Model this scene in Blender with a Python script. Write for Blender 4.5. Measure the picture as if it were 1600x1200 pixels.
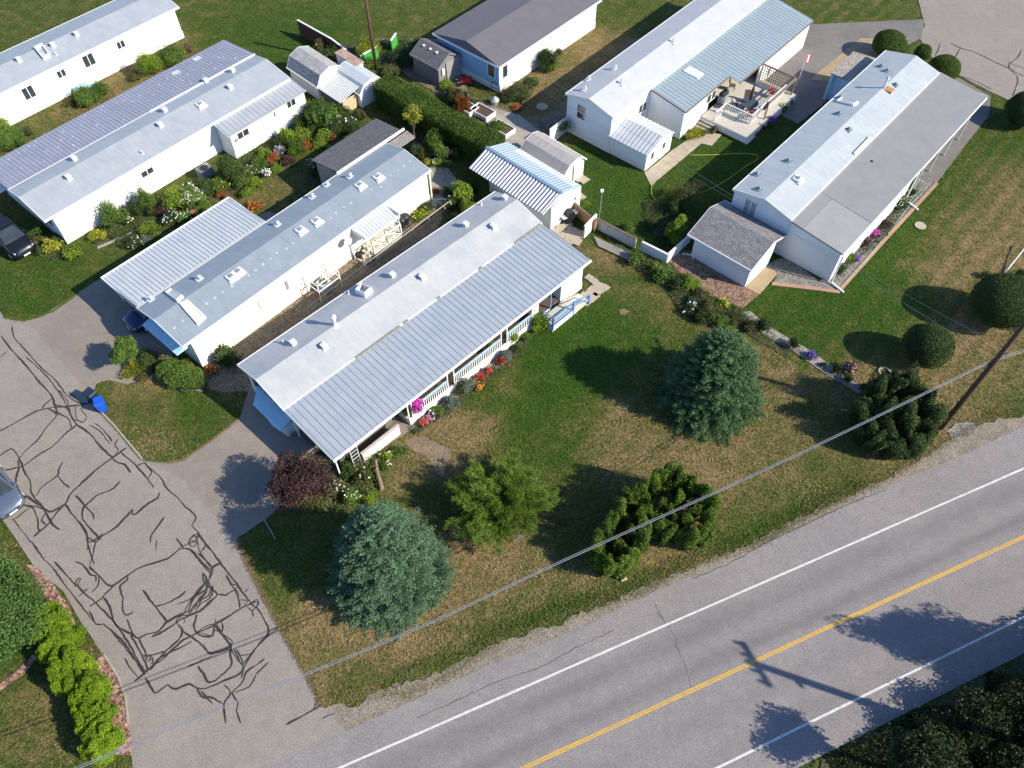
import bpy, math, random
import numpy as np
from mathutils import Vector, Matrix
random.seed(7); RNG = np.random.default_rng(7)
scene = bpy.context.scene
for o in list(bpy.data.objects): bpy.data.objects.remove(o)
# ---------------------------------------------------------------- camera, light, exposure
CAMH = 42.0; FPX = 1244.0; PT = math.atan(890/FPX)
SUN_AZ = math.radians(-20); SUN_EL = math.radians(34)
cam_d = bpy.data.cameras.new('camera'); cam = bpy.data.objects.new('camera', cam_d)
scene.collection.objects.link(cam); scene.camera = cam
cam.location = (0, 0, CAMH); cam.rotation_euler = (PT, 0, 0)
cam_d.sensor_width = 36; cam_d.lens = FPX/1600*36; cam_d.clip_end = 5000; cam_d.clip_start = .5
world = bpy.data.worlds.new("World"); scene.world = world; world.use_nodes = True
wn = world.node_tree; bgn = wn.nodes['Background']; bgn.inputs[1].default_value = 0.080
sky = wn.nodes.new('ShaderNodeTexSky'); sky.sky_type = 'NISHITA'; sky.sun_disc = False
sky.sun_elevation = SUN_EL; sky.sun_rotation = math.radians(110); sky.altitude = 400
tint = wn.nodes.new('ShaderNodeMix'); tint.data_type = 'RGBA'; tint.blend_type = 'MULTIPLY'; tint.inputs[0].default_value = 1
wn.links.new(sky.outputs[0], tint.inputs[6]); tint.inputs[7].default_value = (1.0, 1.33, 1.75, 1); wn.links.new(tint.outputs[2], bgn.inputs[0])   # clear deep blue sky
sun_d = bpy.data.lights.new('sun', 'SUN'); sun_d.energy = 5.0; sun_d.angle = math.radians(.55); sun_d.color = (1, .925, .765)
sun = bpy.data.objects.new('sun', sun_d); scene.collection.objects.link(sun)
SV = Vector((math.cos(SUN_EL)*math.cos(SUN_AZ), math.cos(SUN_EL)*math.sin(SUN_AZ), math.sin(SUN_EL)))
sun.rotation_euler = SV.to_track_quat('Z', 'Y').to_euler(); sun.location = (60, -20, 60)
scene.view_settings.view_transform = 'Standard'; scene.view_settings.look = 'None'
scene.view_settings.exposure = 0.62; scene.view_settings.gamma = 1
scene.cycles.max_bounces = 6; scene.cycles.transparent_max_bounces = 8

# ---------------------------------------------------------------- survey helpers
_s, _c = math.sin(PT), math.cos(PT)
def ray(u, v):
    a = (u-800)/FPX; b = (600-v)/FPX
    return np.array([a, _s+b*_c, -_c+b*_s])
def W(u, v, z=0.):
    d = ray(u, v); t = (z-CAMH)/d[2]
    return np.array([d[0]*t, d[1]*t, z])
def mpp(u, v, z=0.):           # metres per pixel sideways at a place
    return abs(W(u+1, v, z)[0]-W(u, v, z)[0])
class Frame:
    def __init__(s, ang, u, v, z=0.):
        s.a = math.radians(ang); s.o = W(u, v, z)[:2]
        s.ax = np.array([math.cos(s.a), math.sin(s.a)]); s.ay = np.array([-s.ax[1], s.ax[0]])
    def px(s, u, v, z=0.):
        d = W(u, v, z)[:2]-s.o; return float(d@s.ax), float(d@s.ay)
    def _loc(s, u, v):
        d = ray(u, v); o = np.array([0, 0])-s.o
        return (float(o@s.ax), float(o@s.ay)), (float(d[:2]@s.ax), float(d[:2]@s.ay)), d[2]
    def wy(s, u, v, Y):        # hit the wall y=Y -> x,z
        o, d, dz = s._loc(u, v); t = (Y-o[1])/d[1]; return o[0]+d[0]*t, CAMH+dz*t
    def wx(s, u, v, X):        # hit the wall x=X -> y,z
        o, d, dz = s._loc(u, v); t = (X-o[0])/d[0]; return o[1]+d[1]*t, CAMH+dz*t
    def roof(s, u, v, fz):
        z = 3.
        for _ in range(8):
            x, y = s.px(u, v, z); z = fz(x, y)
        return x, y, z
    def world(s, x, y, z=0.):
        p = s.o+s.ax*x+s.ay*y; return np.array([p[0], p[1], z])

# ---------------------------------------------------------------- object helpers
COL = scene.collection
def tag(o, label=None, cat=None, group=None, kind=None):
    if label: o['label'] = label
    if cat: o['category'] = cat
    if group: o['group'] = group
    if kind: o['kind'] = kind
    return o
def empty(name, loc=(0, 0, 0), rz=0., label=None, cat=None, group=None):
    o = bpy.data.objects.new(name, None); COL.objects.link(o); o.empty_display_size = .3
    o.location = tuple(float(c) for c in loc); o.rotation_euler = (0, 0, rz)
    return tag(o, label, cat, group)
def fempty(name, F, label, cat, group=None):
    return empty(name, (F.o[0], F.o[1], 0), F.a, label, cat, group)
def copy_tree(o, parent=None):
    c = o.copy(); COL.objects.link(c)
    if parent is not None: c.parent = parent
    for ch in o.children: copy_tree(ch, c)
    return c
class MB:
    def __init__(s): s.v = []; s.f = []; s.m = []
    def add(s, vs, fs, m=0):
        n = len(s.v); s.v += [tuple(float(c) for c in p) for p in vs]
        s.f += [tuple(n+i for i in f) for f in fs]; s.m += [m]*len(fs); return s
    def hexa(s, b, t, m=0):    # bottom 4, top 4 (ccw from above)
        return s.add(list(b)+list(t), [(3, 2, 1, 0), (4, 5, 6, 7), (0, 1, 5, 4), (1, 2, 6, 5), (2, 3, 7, 6), (3, 0, 4, 7)], m)
    def box(s, x0, x1, y0, y1, z0, z1, m=0):
        x0, x1 = sorted((x0, x1)); y0, y1 = sorted((y0, y1))
        return s.hexa([(x0, y0, z0), (x1, y0, z0), (x1, y1, z0), (x0, y1, z0)], [(x0, y0, z1), (x1, y0, z1), (x1, y1, z1), (x0, y1, z1)], m)
    def prism(s, poly, z0, z1, m=0):
        n = len(poly); a = sum(poly[i][0]*poly[(i+1) % n][1]-poly[(i+1) % n][0]*poly[i][1] for i in range(n))
        if a < 0: poly = poly[::-1]
        return s.add([(p[0], p[1], z0) for p in poly]+[(p[0], p[1], z1) for p in poly],
                     [tuple(range(n-1, -1, -1)), tuple(range(n, 2*n))]+[(i, (i+1) % n, n+(i+1) % n, n+i) for i in range(n)], m)
    def extx(s, prof, x0, x1, m=0):    # profile (y,z), extruded along x
        n = len(prof); a = sum(prof[i][0]*prof[(i+1) % n][1]-prof[(i+1) % n][0]*prof[i][1] for i in range(n))
        if a < 0: prof = prof[::-1]
        return s.add([(x0, p[0], p[1]) for p in prof]+[(x1, p[0], p[1]) for p in prof],
                     [tuple(range(n-1, -1, -1)), tuple(range(n, 2*n))]+[(i, (i+1) % n, n+(i+1) % n, n+i) for i in range(n)], m)
    def exty(s, prof, y0, y1, m=0):    # profile (x,z), extruded along y
        k = len(s.v); s.extx(prof, y0, y1, m)
        s.v[k:] = [(p[1], p[0], p[2]) for p in s.v[k:]]
        nf = len(prof)+2; s.f[-nf:] = [f[::-1] for f in s.f[-nf:]]
        return s
    def bar(s, p, q, w, h=None, m=0):
        p, q = Vector(p), Vector(q); h = h or w; d = (q-p).normalized()
        up = Vector((0, 0, 1)) if abs(d.z) < .95 else Vector((1, 0, 0))
        a = d.cross(up).normalized()*w/2; b = a.cross(d).normalized()*h/2
        vs = [p-a-b, p+a-b, p+a+b, p-a+b, q-a-b, q+a-b, q+a+b, q-a+b]
        return s.add(vs, [(0, 1, 2, 3), (7, 6, 5, 4), (1, 0, 4, 5), (2, 1, 5, 6), (3, 2, 6, 7), (0, 3, 7, 4)], m)
    def tube(s, pts, r, n=8, m=0, cap=True):
        pts = [Vector(p) for p in pts]; rr = r if isinstance(r, (list, tuple)) else [r]*len(pts); k = len(s.v); vs = []; fs = []
        for i, p in enumerate(pts):
            d = (pts[min(i+1, len(pts)-1)]-pts[max(i-1, 0)]).normalized()
            up = Vector((0, 0, 1)) if abs(d.z) < .9 else Vector((1, 0, 0))
            a = d.cross(up).normalized(); b = d.cross(a)
            vs += [p+a*math.cos(t*2*math.pi/n)*rr[i]+b*math.sin(t*2*math.pi/n)*rr[i] for t in range(n)]
        for i in range(len(pts)-1):
            for t in range(n): fs.append((i*n+t, i*n+(t+1) % n, (i+1)*n+(t+1) % n, (i+1)*n+t))
        if cap: fs += [tuple(range(n-1, -1, -1)), tuple((len(pts)-1)*n+t for t in range(n))]
        return s.add(vs, fs, m)
    def build(s, name, mats, parent=None, smooth=False):
        me = bpy.data.meshes.new(name); me.from_pydata(s.v, [], s.f)
        if not isinstance(mats, (list, tuple)): mats = [mats]
        for m in mats: me.materials.append(m)
        if len(mats) > 1: me.polygons.foreach_set('material_index', s.m)
        if smooth: me.polygons.foreach_set('use_smooth', [True]*len(s.f))
        me.update(); o = bpy.data.objects.new(name, me); COL.objects.link(o)
        if parent is not None: o.parent = parent
        return o

# ---------------------------------------------------------------- materials
MATS = {}
def nt(name):
    m = bpy.data.materials.new(name); m.use_nodes = True; t = m.node_tree
    return m, t, t.nodes['Principled BSDF']
def N(t, typ, **kw):
    n = t.nodes.new(typ)
    for k, v in kw.items(): setattr(n, k, v)
    return n
def noise(t, scale, detail=4, rough=.6, vec=None, out='Fac'):
    n = N(t, 'ShaderNodeTexNoise'); n.inputs['Scale'].default_value = scale; n.inputs['Detail'].default_value = detail; n.inputs['Roughness'].default_value = rough
    if vec is not None: t.links.new(vec, n.inputs['Vector'])
    return n.outputs[out]
def ramp(t, fac, stops):
    r = N(t, 'ShaderNodeValToRGB'); e = r.color_ramp.elements
    while len(e) < len(stops): e.new(.5)
    for i, (p, c) in enumerate(stops): e[i].position = p; e[i].color = (*c, 1) if len(c) == 3 else c
    t.links.new(fac, r.inputs[0]); return r.outputs[0]
def mix(t, fac, a, b, mode='MIX'):
    n = N(t, 'ShaderNodeMix', data_type='RGBA', blend_type=mode)
    for s_, v in ((0, fac), (6, a), (7, b)):
        if isinstance(v, (int, float)): n.inputs[s_].default_value = v
        elif isinstance(v, tuple): n.inputs[s_].default_value = (*v, 1)
        else: t.links.new(v, n.inputs[s_])
    return n.outputs[2]
def math_(t, op, a, b=None, c=None, clamp=False):
    n = N(t, 'ShaderNodeMath', operation=op, use_clamp=clamp)
    for i, v in enumerate((a, b, c)):
        if v is None: continue
        if isinstance(v, (int, float)): n.inputs[i].default_value = v
        else: t.links.new(v, n.inputs[i])
    return n.outputs[0]
def bump(t, bs, h, dist=.02, strength=.5):
    b = N(t, 'ShaderNodeBump'); b.inputs['Distance'].default_value = dist; b.inputs['Strength'].default_value = strength
    t.links.new(h, b.inputs['Height']); t.links.new(b.outputs[0], bs.inputs['Normal'])
def objco(t): return N(t, 'ShaderNodeTexCoord').outputs['Object']
def geoco(t): return N(t, 'ShaderNodeNewGeometry').outputs['Position']
def sepx(t, vec):
    n = N(t, 'ShaderNodeSeparateXYZ'); t.links.new(vec, n.inputs[0]); return n.outputs
def stripes(t, coord, pitch, width):   # 1 on a thin line each pitch
    f = math_(t, 'FRACT', math_(t, 'DIVIDE', coord, pitch)); return math_(t, 'LESS_THAN', f, width/pitch)
def plain(name, col, rough=.6, var=.12, scale=3., metal=0., spec=.4, dirt=None, fine=None, bmp=0.):
    if name in MATS: return MATS[name]
    m, t, b = nt(name); co = objco(t)
    c2 = tuple(max(0, c*(1-var)) for c in col); c1 = tuple(min(1, c*(1+var)) for c in col)
    n1 = noise(t, scale, 5, .6, co); c = ramp(t, n1, [(.3, c2), (.7, c1)])
    if dirt: c = mix(t, math_(t, 'MULTIPLY', ramp(t, noise(t, scale*.35, 6, .7, co), [(.5, (0, 0, 0)), (.72, (1, 1, 1))]), .6), c, dirt)
    if fine: c = mix(t, fine, c, ramp(t, noise(t, 60, 3, .8, co), [(.35, (.35, .35, .35)), (.65, (1.3, 1.3, 1.3))]), 'MULTIPLY')
    t.links.new(c, b.inputs['Base Color']); b.inputs['Roughness'].default_value = rough
    b.inputs['Metallic'].default_value = metal; b.inputs['Specular IOR Level'].default_value = spec
    if bmp: bump(t, b, noise(t, scale*8, 4, .6, co), .02, bmp)
    MATS[name] = m; return m
def roofmat(name, col, seam=1.22, axis=0, streak=.12, stain=(.30, .28, .26), st_amt=.35, seamdark=.25, rough=.42, metal=.0, tint=None):
    m, t, b = nt(name); co = objco(t); xyz = sepx(t, co)
    sc = N(t, 'ShaderNodeMapping'); sc.inputs['Scale'].default_value = (6, .8, 1) if axis == 0 else (.8, 6, 1); t.links.new(co, sc.inputs[0])
    c = ramp(t, noise(t, 1.0, 6, .65, sc.outputs[0]), [(.3, tuple(x*(1-streak) for x in col)), (.7, tuple(min(1, x*(1+streak)) for x in col))])
    c = mix(t, .5, c, ramp(t, noise(t, .8, 5, .7, co), [(.35, (.82, .83, .86)), (.65, (1.08, 1.06, 1.03))]), 'MULTIPLY')
    c = mix(t, math_(t, 'MULTIPLY', ramp(t, noise(t, .55, 8, .75, co), [(.58, (0, 0, 0)), (.75, (1, 1, 1))]), st_amt), c, stain)
    if tint: c = mix(t, math_(t, 'MULTIPLY', ramp(t, noise(t, .35, 4, .6, co), [(.5, (0, 0, 0)), (.7, (1, 1, 1))]), .5), c, tint)
    if seam: c = mix(t, math_(t, 'MULTIPLY', stripes(t, xyz[axis], seam, .035), seamdark), c, tuple(x*.35 for x in col))
    t.links.new(c, b.inputs['Base Color']); b.inputs['Roughness'].default_value = rough; b.inputs['Metallic'].default_value = metal
    bump(t, b, noise(t, 5, 4, .6, co), .01, .3)
    MATS[name] = m; return m
def siding(name, col, pitch=.2, vert=False, dirt=(.45, .42, .36)):
    m, t, b = nt(name); co = objco(t); xyz = sepx(t, co)
    c = ramp(t, noise(t, 1.2, 5, .6, co), [(.3, tuple(x*.94 for x in col)), (.7, col)])
    low = math_(t, 'MULTIPLY', math_(t, 'SUBTRACT', 1.0, math_(t, 'DIVIDE', xyz[2], .7), clamp=True), math_(t, 'MULTIPLY', noise(t, 2.5, 6, .7, co), .7))
    c = mix(t, low, c, dirt)
    if vert: s_ = math_(t, 'FRACT', math_(t, 'DIVIDE', math_(t, 'ADD', xyz[0], xyz[1]), pitch))
    else: s_ = math_(t, 'FRACT', math_(t, 'DIVIDE', xyz[2], pitch))
    ln = math_(t, 'LESS_THAN', s_, .1); c = mix(t, math_(t, 'MULTIPLY', ln, .22), c, tuple(x*.5 for x in col))
    t.links.new(c, b.inputs['Base Color']); b.inputs['Roughness'].default_value = .55
    bump(t, b, s_, .012, .5); MATS[name] = m; return m
def shingle(name, c1, c2, c3, pitch=.16, axis=1):
    m, t, b = nt(name); co = objco(t); xyz = sepx(t, co)
    br = N(t, 'ShaderNodeTexBrick'); br.inputs['Scale'].default_value = 1; br.inputs['Brick Width'].default_value = .33; br.inputs['Row Height'].default_value = pitch
    br.inputs['Mortar Size'].default_value = .012; br.inputs['Color1'].default_value = (*c1, 1); br.inputs['Color2'].default_value = (*c2, 1); br.inputs['Mortar'].default_value = (*c3, 1)
    if axis == 1: t.links.new(co, br.inputs['Vector'])
    else:
        cb = N(t, 'ShaderNodeCombineXYZ'); t.links.new(xyz[1], cb.inputs[0]); t.links.new(xyz[0], cb.inputs[1]); t.links.new(cb.outputs[0], br.inputs['Vector'])
    c = mix(t, .8, br.outputs[0], ramp(t, noise(t, 7, 3, .7, co), [(.35, (.62, .6, .6)), (.65, (1.3, 1.3, 1.3))]), 'MULTIPLY')
    t.links.new(c, b.inputs['Base Color']); b.inputs['Roughness'].default_value = .9; bump(t, b, noise(t, 30, 3, .7, co), .02, .5)
    MATS[name] = m; return m
def asphalt(name, base, warm, tracks=False, speck=.35, crackamt=0.):
    m, t, b = nt(name); co = geoco(t)
    c = ramp(t, noise(t, .25, 6, .6, co), [(.3, base), (.7, warm)])
    c = mix(t, .7, c, ramp(t, noise(t, 1.6, 6, .75, co), [(.3, (.80, .80, .80)), (.7, (1.15, 1.14, 1.13))]), 'MULTIPLY')
    c = mix(t, speck, c, ramp(t, noise(t, 14, 3, .9, co), [(.38, (.45, .45, .47)), (.62, (1.4, 1.38, 1.35))]), 'MULTIPLY')
    if tracks:
        xyz = sepx(t, co); a = math.radians(22.85)   # wheel-path wear runs along the road
        d = math_(t, 'ADD', math_(t, 'MULTIPLY', xyz[0], -math.sin(a)), math_(t, 'MULTIPLY', xyz[1], math.cos(a)))
        al = math_(t, 'ADD', math_(t, 'MULTIPLY', xyz[0], math.cos(a)), math_(t, 'MULTIPLY', xyz[1], math.sin(a)))
        cb = N(t, 'ShaderNodeCombineXYZ'); t.links.new(math_(t, 'MULTIPLY', al, .12), cb.inputs[0]); t.links.new(d, cb.inputs[1])
        n = noise(t, 1.3, 4, .6, cb.outputs[0])
        for off, w, am in ((8.95, .55, .34), (7.35, .42, .40), (5.0, .6, .16), (3.2, .6, .14)):
            g = math_(t, 'POWER', 2.718, math_(t, 'MULTIPLY', math_(t, 'POWER', math_(t, 'ABSOLUTE', math_(t, 'DIVIDE', math_(t, 'SUBTRACT', d, off), w)), 2.), -1.))
            c = mix(t, math_(t, 'MULTIPLY', math_(t, 'MULTIPLY', g, am*2), n), c, (.085, .075, .085))
    t.links.new(c, b.inputs['Base Color']); b.inputs['Roughness'].default_value = .92
    bump(t, b, noise(t, 30, 3, .8, co), .01, .5); MATS[name] = m; return m
def gravel(name, c1, c2, c3, sc=9.):
    m, t, b = nt(name); co = geoco(t)
    v = N(t, 'ShaderNodeTexVoronoi'); v.inputs['Scale'].default_value = sc; t.links.new(co, v.inputs['Vector'])
    r = N(t, 'ShaderNodeSeparateColor'); t.links.new(v.outputs['Color'], r.inputs[0])
    c = ramp(t, r.outputs[0], [(0., c1), (.5, c2), (1., c3)])
    c = mix(t, .8, c, ramp(t, noise(t, .9, 6, .7, co), [(.3, (.68, .68, .68)), (.7, (1.25, 1.25, 1.25))]), 'MULTIPLY')
    t.links.new(c, b.inputs['Base Color']); b.inputs['Roughness'].default_value = .95; bump(t, b, v.outputs['Distance'], .03, .7)
    MATS[name] = m; return m
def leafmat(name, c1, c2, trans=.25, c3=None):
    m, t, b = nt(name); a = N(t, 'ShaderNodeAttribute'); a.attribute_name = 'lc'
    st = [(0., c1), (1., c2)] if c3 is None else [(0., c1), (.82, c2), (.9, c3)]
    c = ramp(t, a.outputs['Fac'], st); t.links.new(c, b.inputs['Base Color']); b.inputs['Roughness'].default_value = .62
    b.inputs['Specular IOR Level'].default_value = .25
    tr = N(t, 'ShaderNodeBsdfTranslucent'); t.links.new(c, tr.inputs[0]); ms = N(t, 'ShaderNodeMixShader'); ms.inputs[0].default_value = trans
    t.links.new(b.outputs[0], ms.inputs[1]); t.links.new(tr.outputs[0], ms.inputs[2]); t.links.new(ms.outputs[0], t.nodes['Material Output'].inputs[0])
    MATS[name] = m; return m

M_SID = siding('white_lap_siding', (.80, .79, .76)); M_SIDV = siding('white_ribbed_siding', (.80, .80, .80), .3, True)
M_CREAM = siding('cream_lap_siding', (.82, .78, .69)); M_BLUE = siding('bay_shade_and_shed_blue', (.62, .70, .76))
M_WHITE = plain('white_paint', (.78, .78, .77), .5, .05); M_TRIM = plain('brown_trim', (.16, .12, .09), .6)
M_GLASS = plain('window_glass', (.035, .045, .05), .08, .3, 2., spec=.8); M_GLASS2 = plain('pale_blind_glass', (.30, .36, .35), .2, .2, 2., spec=.6)
M_DARK = plain('dark_void', (.03, .03, .03), .8); M_BLACK = plain('black_plastic', (.015, .016, .018), .45)
M_GREY = plain('grey_metal', (.34, .35, .36), .4, .1, metal=.3); M_LGREY = plain('pale_metal', (.60, .61, .62), .4, .08, metal=.2)
M_BLUEP = plain('blue_rail_paint', (.12, .25, .48), .5, .1); M_BLUEL = plain('paint_and_shade_blue', (.40, .60, .72), .5, .08)
M_BIN = plain('blue_bin_plastic', (.012, .09, .50), .4, .05); M_NAVY = plain('dark_navy_plastic', (.02, .028, .05), .4)
M_WOOD = plain('weathered_wood', (.22, .17, .12), .85, .3, 4., bmp=.4); M_OCHRE = plain('ochre_fence_wood', (.46, .25, .10), .8, .2, 3.)
M_PURLIN = plain('grey_boards', (.25, .23, .20), .85, .3, 6.); M_POLE = plain('creosote_wood', (.085, .045, .028), .8, .4, 5.)
M_CONC = plain('concrete', (.33, .30, .25), .9, .15, 1.5, dirt=(.2, .17, .13), fine=.3); M_TANC = plain('tan_concrete', (.34, .26, .16), .9, .12, 2., dirt=(.25, .18, .1), fine=.3)
M_PAVER = plain('paving_slab', (.40, .34, .26), .9, .16, 2.5, dirt=(.26, .21, .15), fine=.3); M_BRICK = plain('brick_edging', (.36, .22, .15), .9, .25, 9.)
M_TERRA = plain('terracotta', (.34, .13, .06), .8, .15); M_SOIL = plain('soil', (.10, .065, .04), .95, .4, 5., fine=.5, bmp=.5)
M_DECK = plain('deck_boards', (.48, .44, .38), .7, .1, 4.); M_RED = plain('red_paint', (.45, .02, .02), .5); M_ORANGE = plain('orange_plastic', (.75, .16, .03), .5)
M_GREENP = plain('green_paint', (.05, .30, .05), .6); M_MAROON = plain('maroon_boards', (.10, .03, .025), .8, .2, 4.); M_BARK = plain('bark', (.12, .08, .05), .9, .35, 8., bmp=.5)
M_CABLE = plain('cable', (.17, .18, .22), .5, .1); M_TEAL = plain('oxidised_metal', (.15, .22, .23), .5, .2); M_RUST = plain('rusty_flashing', (.40, .22, .10), .8, .3, 5.)
M_SHADEW = plain('garage_wall_white', (.74, .74, .74), .6, .04, 1.)

R_MAINU = roofmat('coated_roof_main', (.41, .41, .415), seam=1.22, seamdark=.10, streak=.07, st_amt=.32, tint=(.25, .29, .32), rough=.6)
R_VER = roofmat('veranda_sheet', (.315, .345, .39), seam=0, streak=.06, stain=(.16, .15, .15), st_amt=.3)
R_H2 = roofmat('metal_roof_galvanised', (.245, .28, .315), seam=2.4, seamdark=.22, streak=.07, stain=(.15, .155, .17), st_amt=.3)
R_H1 = roofmat('metal_roof_smooth', (.335, .355, .38), seam=3.66, seamdark=.18, streak=.08, st_amt=.15)
R_H1S = roofmat('metal_roof_lavender', (.30, .305, .36), seam=.61, seamdark=.25, streak=.08, st_amt=.15)
R_WHITE = roofmat('white_pan_roof', (.48, .50, .52), seam=0, streak=.05, st_amt=.08)
R_H3 = roofmat('white_coated_roof', (.46, .46, .47), seam=0, streak=.05, st_amt=.06, rough=.6)
R_H3B = roofmat('blue_grey_metal', (.27, .325, .35), seam=0, streak=.1, st_amt=.2)
R_H4 = roofmat('green_white_metal', (.40, .425, .44), seam=.61, seamdark=.16, streak=.1, stain=(.22, .22, .19), st_amt=.15)
R_FLAT = roofmat('grey_roll_roofing', (.225, .222, .228), seam=0, streak=.03, st_amt=.12, rough=.9); R_FLAT2 = roofmat('pale_roll_roofing', (.27, .265, .27), seam=0, streak=.03, st_amt=.06, rough=.9)
R_SH = shingle('grey_asphalt_shingles', (.17, .16, .17), (.24, .235, .24), (.09, .085, .09)); R_SHG = shingle('brown_grey_shingles', (.20, .18, .17), (.27, .25, .235), (.12, .11, .10))
R_SHX = shingle('dark_shingle_sheet', (.11, .105, .115), (.15, .14, .15), (.07, .07, .075)); R_BEIGE = roofmat('stained_beige_roof', (.40, .36, .33), seam=.5, seamdark=.25, streak=.1, stain=(.32, .26, .2), st_amt=.4)
R_S1 = roofmat('blue_white_pan_roof', (.60, .67, .76), seam=0, streak=.03, st_amt=.03); R_SHB = shingle('speckled_shingles', (.30, .25, .21), (.42, .38, .34), (.12, .1, .09), .14)
R_BARN = shingle('weathered_white_shingles', (.46, .44, .42), (.34, .33, .33), (.2, .19, .18)); R_PLUM = roofmat('plum_grey_roof', (.13, .12, .135), seam=0, streak=.06, st_amt=.1, rough=.9)
M_GREYP = siding('grey_resin_panels', (.20, .19, .19), .3, True, (.15, .14, .13)); M_BLUEC = siding('shade_and_door_blue', (.28, .50, .72), .2)

# ---------------------------------------------------------------- ground
GRAMP = [(0., (.235, .170, .090)), (.22, (.17, .135, .062)), (.45, (.098, .104, .032)), (.68, (.056, .088, .017)), (1., (.031, .074, .009))]
GPATCH = [  # px, py, radius px, lushness 0..1
 (850,610,70,1),(880,510,60,1),(960,500,50,.95),(820,650,40,.95),(930,450,40,.6),(760,630,30,.7),(1000,480,40,.55),(840,700,50,.75),(860,790,60,.5),
 (730,680,38,0),(690,700,35,.05),(770,655,25,.05),(800,600,22,.15),(795,575,18,.2),(640,700,18,.3),(620,740,25,.2),(900,660,40,.45),(960,670,40,.2),(955,640,20,.15),
 (1110,720,60,.12),(1040,730,60,.15),(1180,700,60,.25),(1240,690,50,.3),(1050,872,32,0),(1085,870,30,.02),(1020,880,25,.02),(930,918,22,.02),(1120,790,40,.2),(1170,770,50,.35),
 (760,900,45,.08),(790,870,40,.15),(740,860,30,.1),(560,1040,45,.12),(490,980,30,.02),(640,1030,40,.15),(475,1040,30,.1),(600,1010,50,.05),(700,980,50,.12),(680,1010,40,.2),(490,1080,25,.0),
 (540,1070,35,.65),(640,1090,35,.8),(610,1060,35,.5),(700,1045,35,.75),(770,1000,35,.5),(830,975,35,.7),(880,960,35,.75),(850,920,40,.35),(930,945,30,.7),(980,920,35,.65),(1040,900,30,.55),
 (1110,868,25,.5),(1150,835,35,.65),(1190,835,35,.75),(1250,800,40,.7),(1290,770,40,.6),(1330,750,30,.5),(1200,780,40,.5),(1260,740,40,.45),(1380,740,25,.2),(1400,720,25,.1),
 (940,400,25,.0),(905,385,15,.4),(960,420,30,.25),(920,390,18,.3),(1000,430,35,.5),(1020,460,30,.3),(985,440,25,.6),(1230,620,40,.4),(1300,640,40,.35),(1170,560,40,.25),(1230,580,40,.2),(1290,610,40,.25),
 (1280,500,60,.85),(1200,490,40,.8),(1330,460,50,1),(1370,410,60,1),(1420,350,55,1),(1360,460,50,.95),(1300,480,60,1),(1400,440,40,.8),(1250,500,50,.9),(1330,510,40,.8),(1460,300,45,.95),(1500,260,50,.8),(1540,220,50,.75),(1300,540,40,.75),(1250,470,40,.9),(1400,470,40,.7),
 (1500,380,60,.08),(1560,290,60,.15),(1450,430,40,.1),(1500,330,50,.3),(1570,380,50,.1),(1330,590,35,.25),(1380,590,40,.1),(1500,600,50,.12),(1440,610,40,.12),(1550,590,50,.25),(1590,640,30,.9),(1540,650,30,.45),(1530,510,30,.0),(1350,560,30,.3),
 (1320,530,25,.15),(1480,640,30,.15),(1480,690,40,.1),(1540,640,30,.4),(1590,560,40,.3),(1470,530,30,.1),
 (60,430,90,.85),(30,520,60,.8),(100,450,60,.75),(150,420,60,.55),(60,520,50,.6),(230,620,40,.35),(260,680,40,.3),(250,640,30,.55),(330,660,50,.8),(290,690,40,.75),(200,640,30,.6),(180,650,20,.3),(200,615,20,.15),(310,620,30,.8),(240,600,30,.15),(380,600,40,.3),
 (450,250,60,.55),(430,300,60,.35),(500,290,50,.5),(470,230,50,.6),(430,90,90,.9),(500,110,40,.7),
 (1000,330,90,.95),(950,270,60,.9),(1100,270,80,.85),(1040,300,40,.65),(1180,250,60,.9),(980,345,30,.75),(960,260,14,.6),(1220,210,30,.7),(940,320,50,.95),
 (900,110,55,0),(860,170,45,.02),(930,85,45,.02),(960,80,30,.1),(830,200,40,.05),(890,140,30,.02),(870,90,30,.6),(810,190,30,.4),(700,150,50,.6),(760,180,30,.5),(640,100,60,.5),
 (60,1090,60,.45),(30,1030,40,.8),(40,1110,50,.3),(90,1120,30,.5),(30,1000,30,.9),(130,250,80,.4),(200,120,80,.2),(250,95,40,.2),(350,120,60,.4)]
GX = np.concatenate([[-2500, -1200, -600, -300, -160, -100, -75], np.arange(-58, 58.01, .25), [75, 100, 160, 300, 600, 1200, 2500]])
GY = np.concatenate([[-2500, -1200, -500, -200, -80, -30, -10], np.arange(2, 86.01, .25), [95, 110, 140, 200, 400, 900, 2500]])
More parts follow.
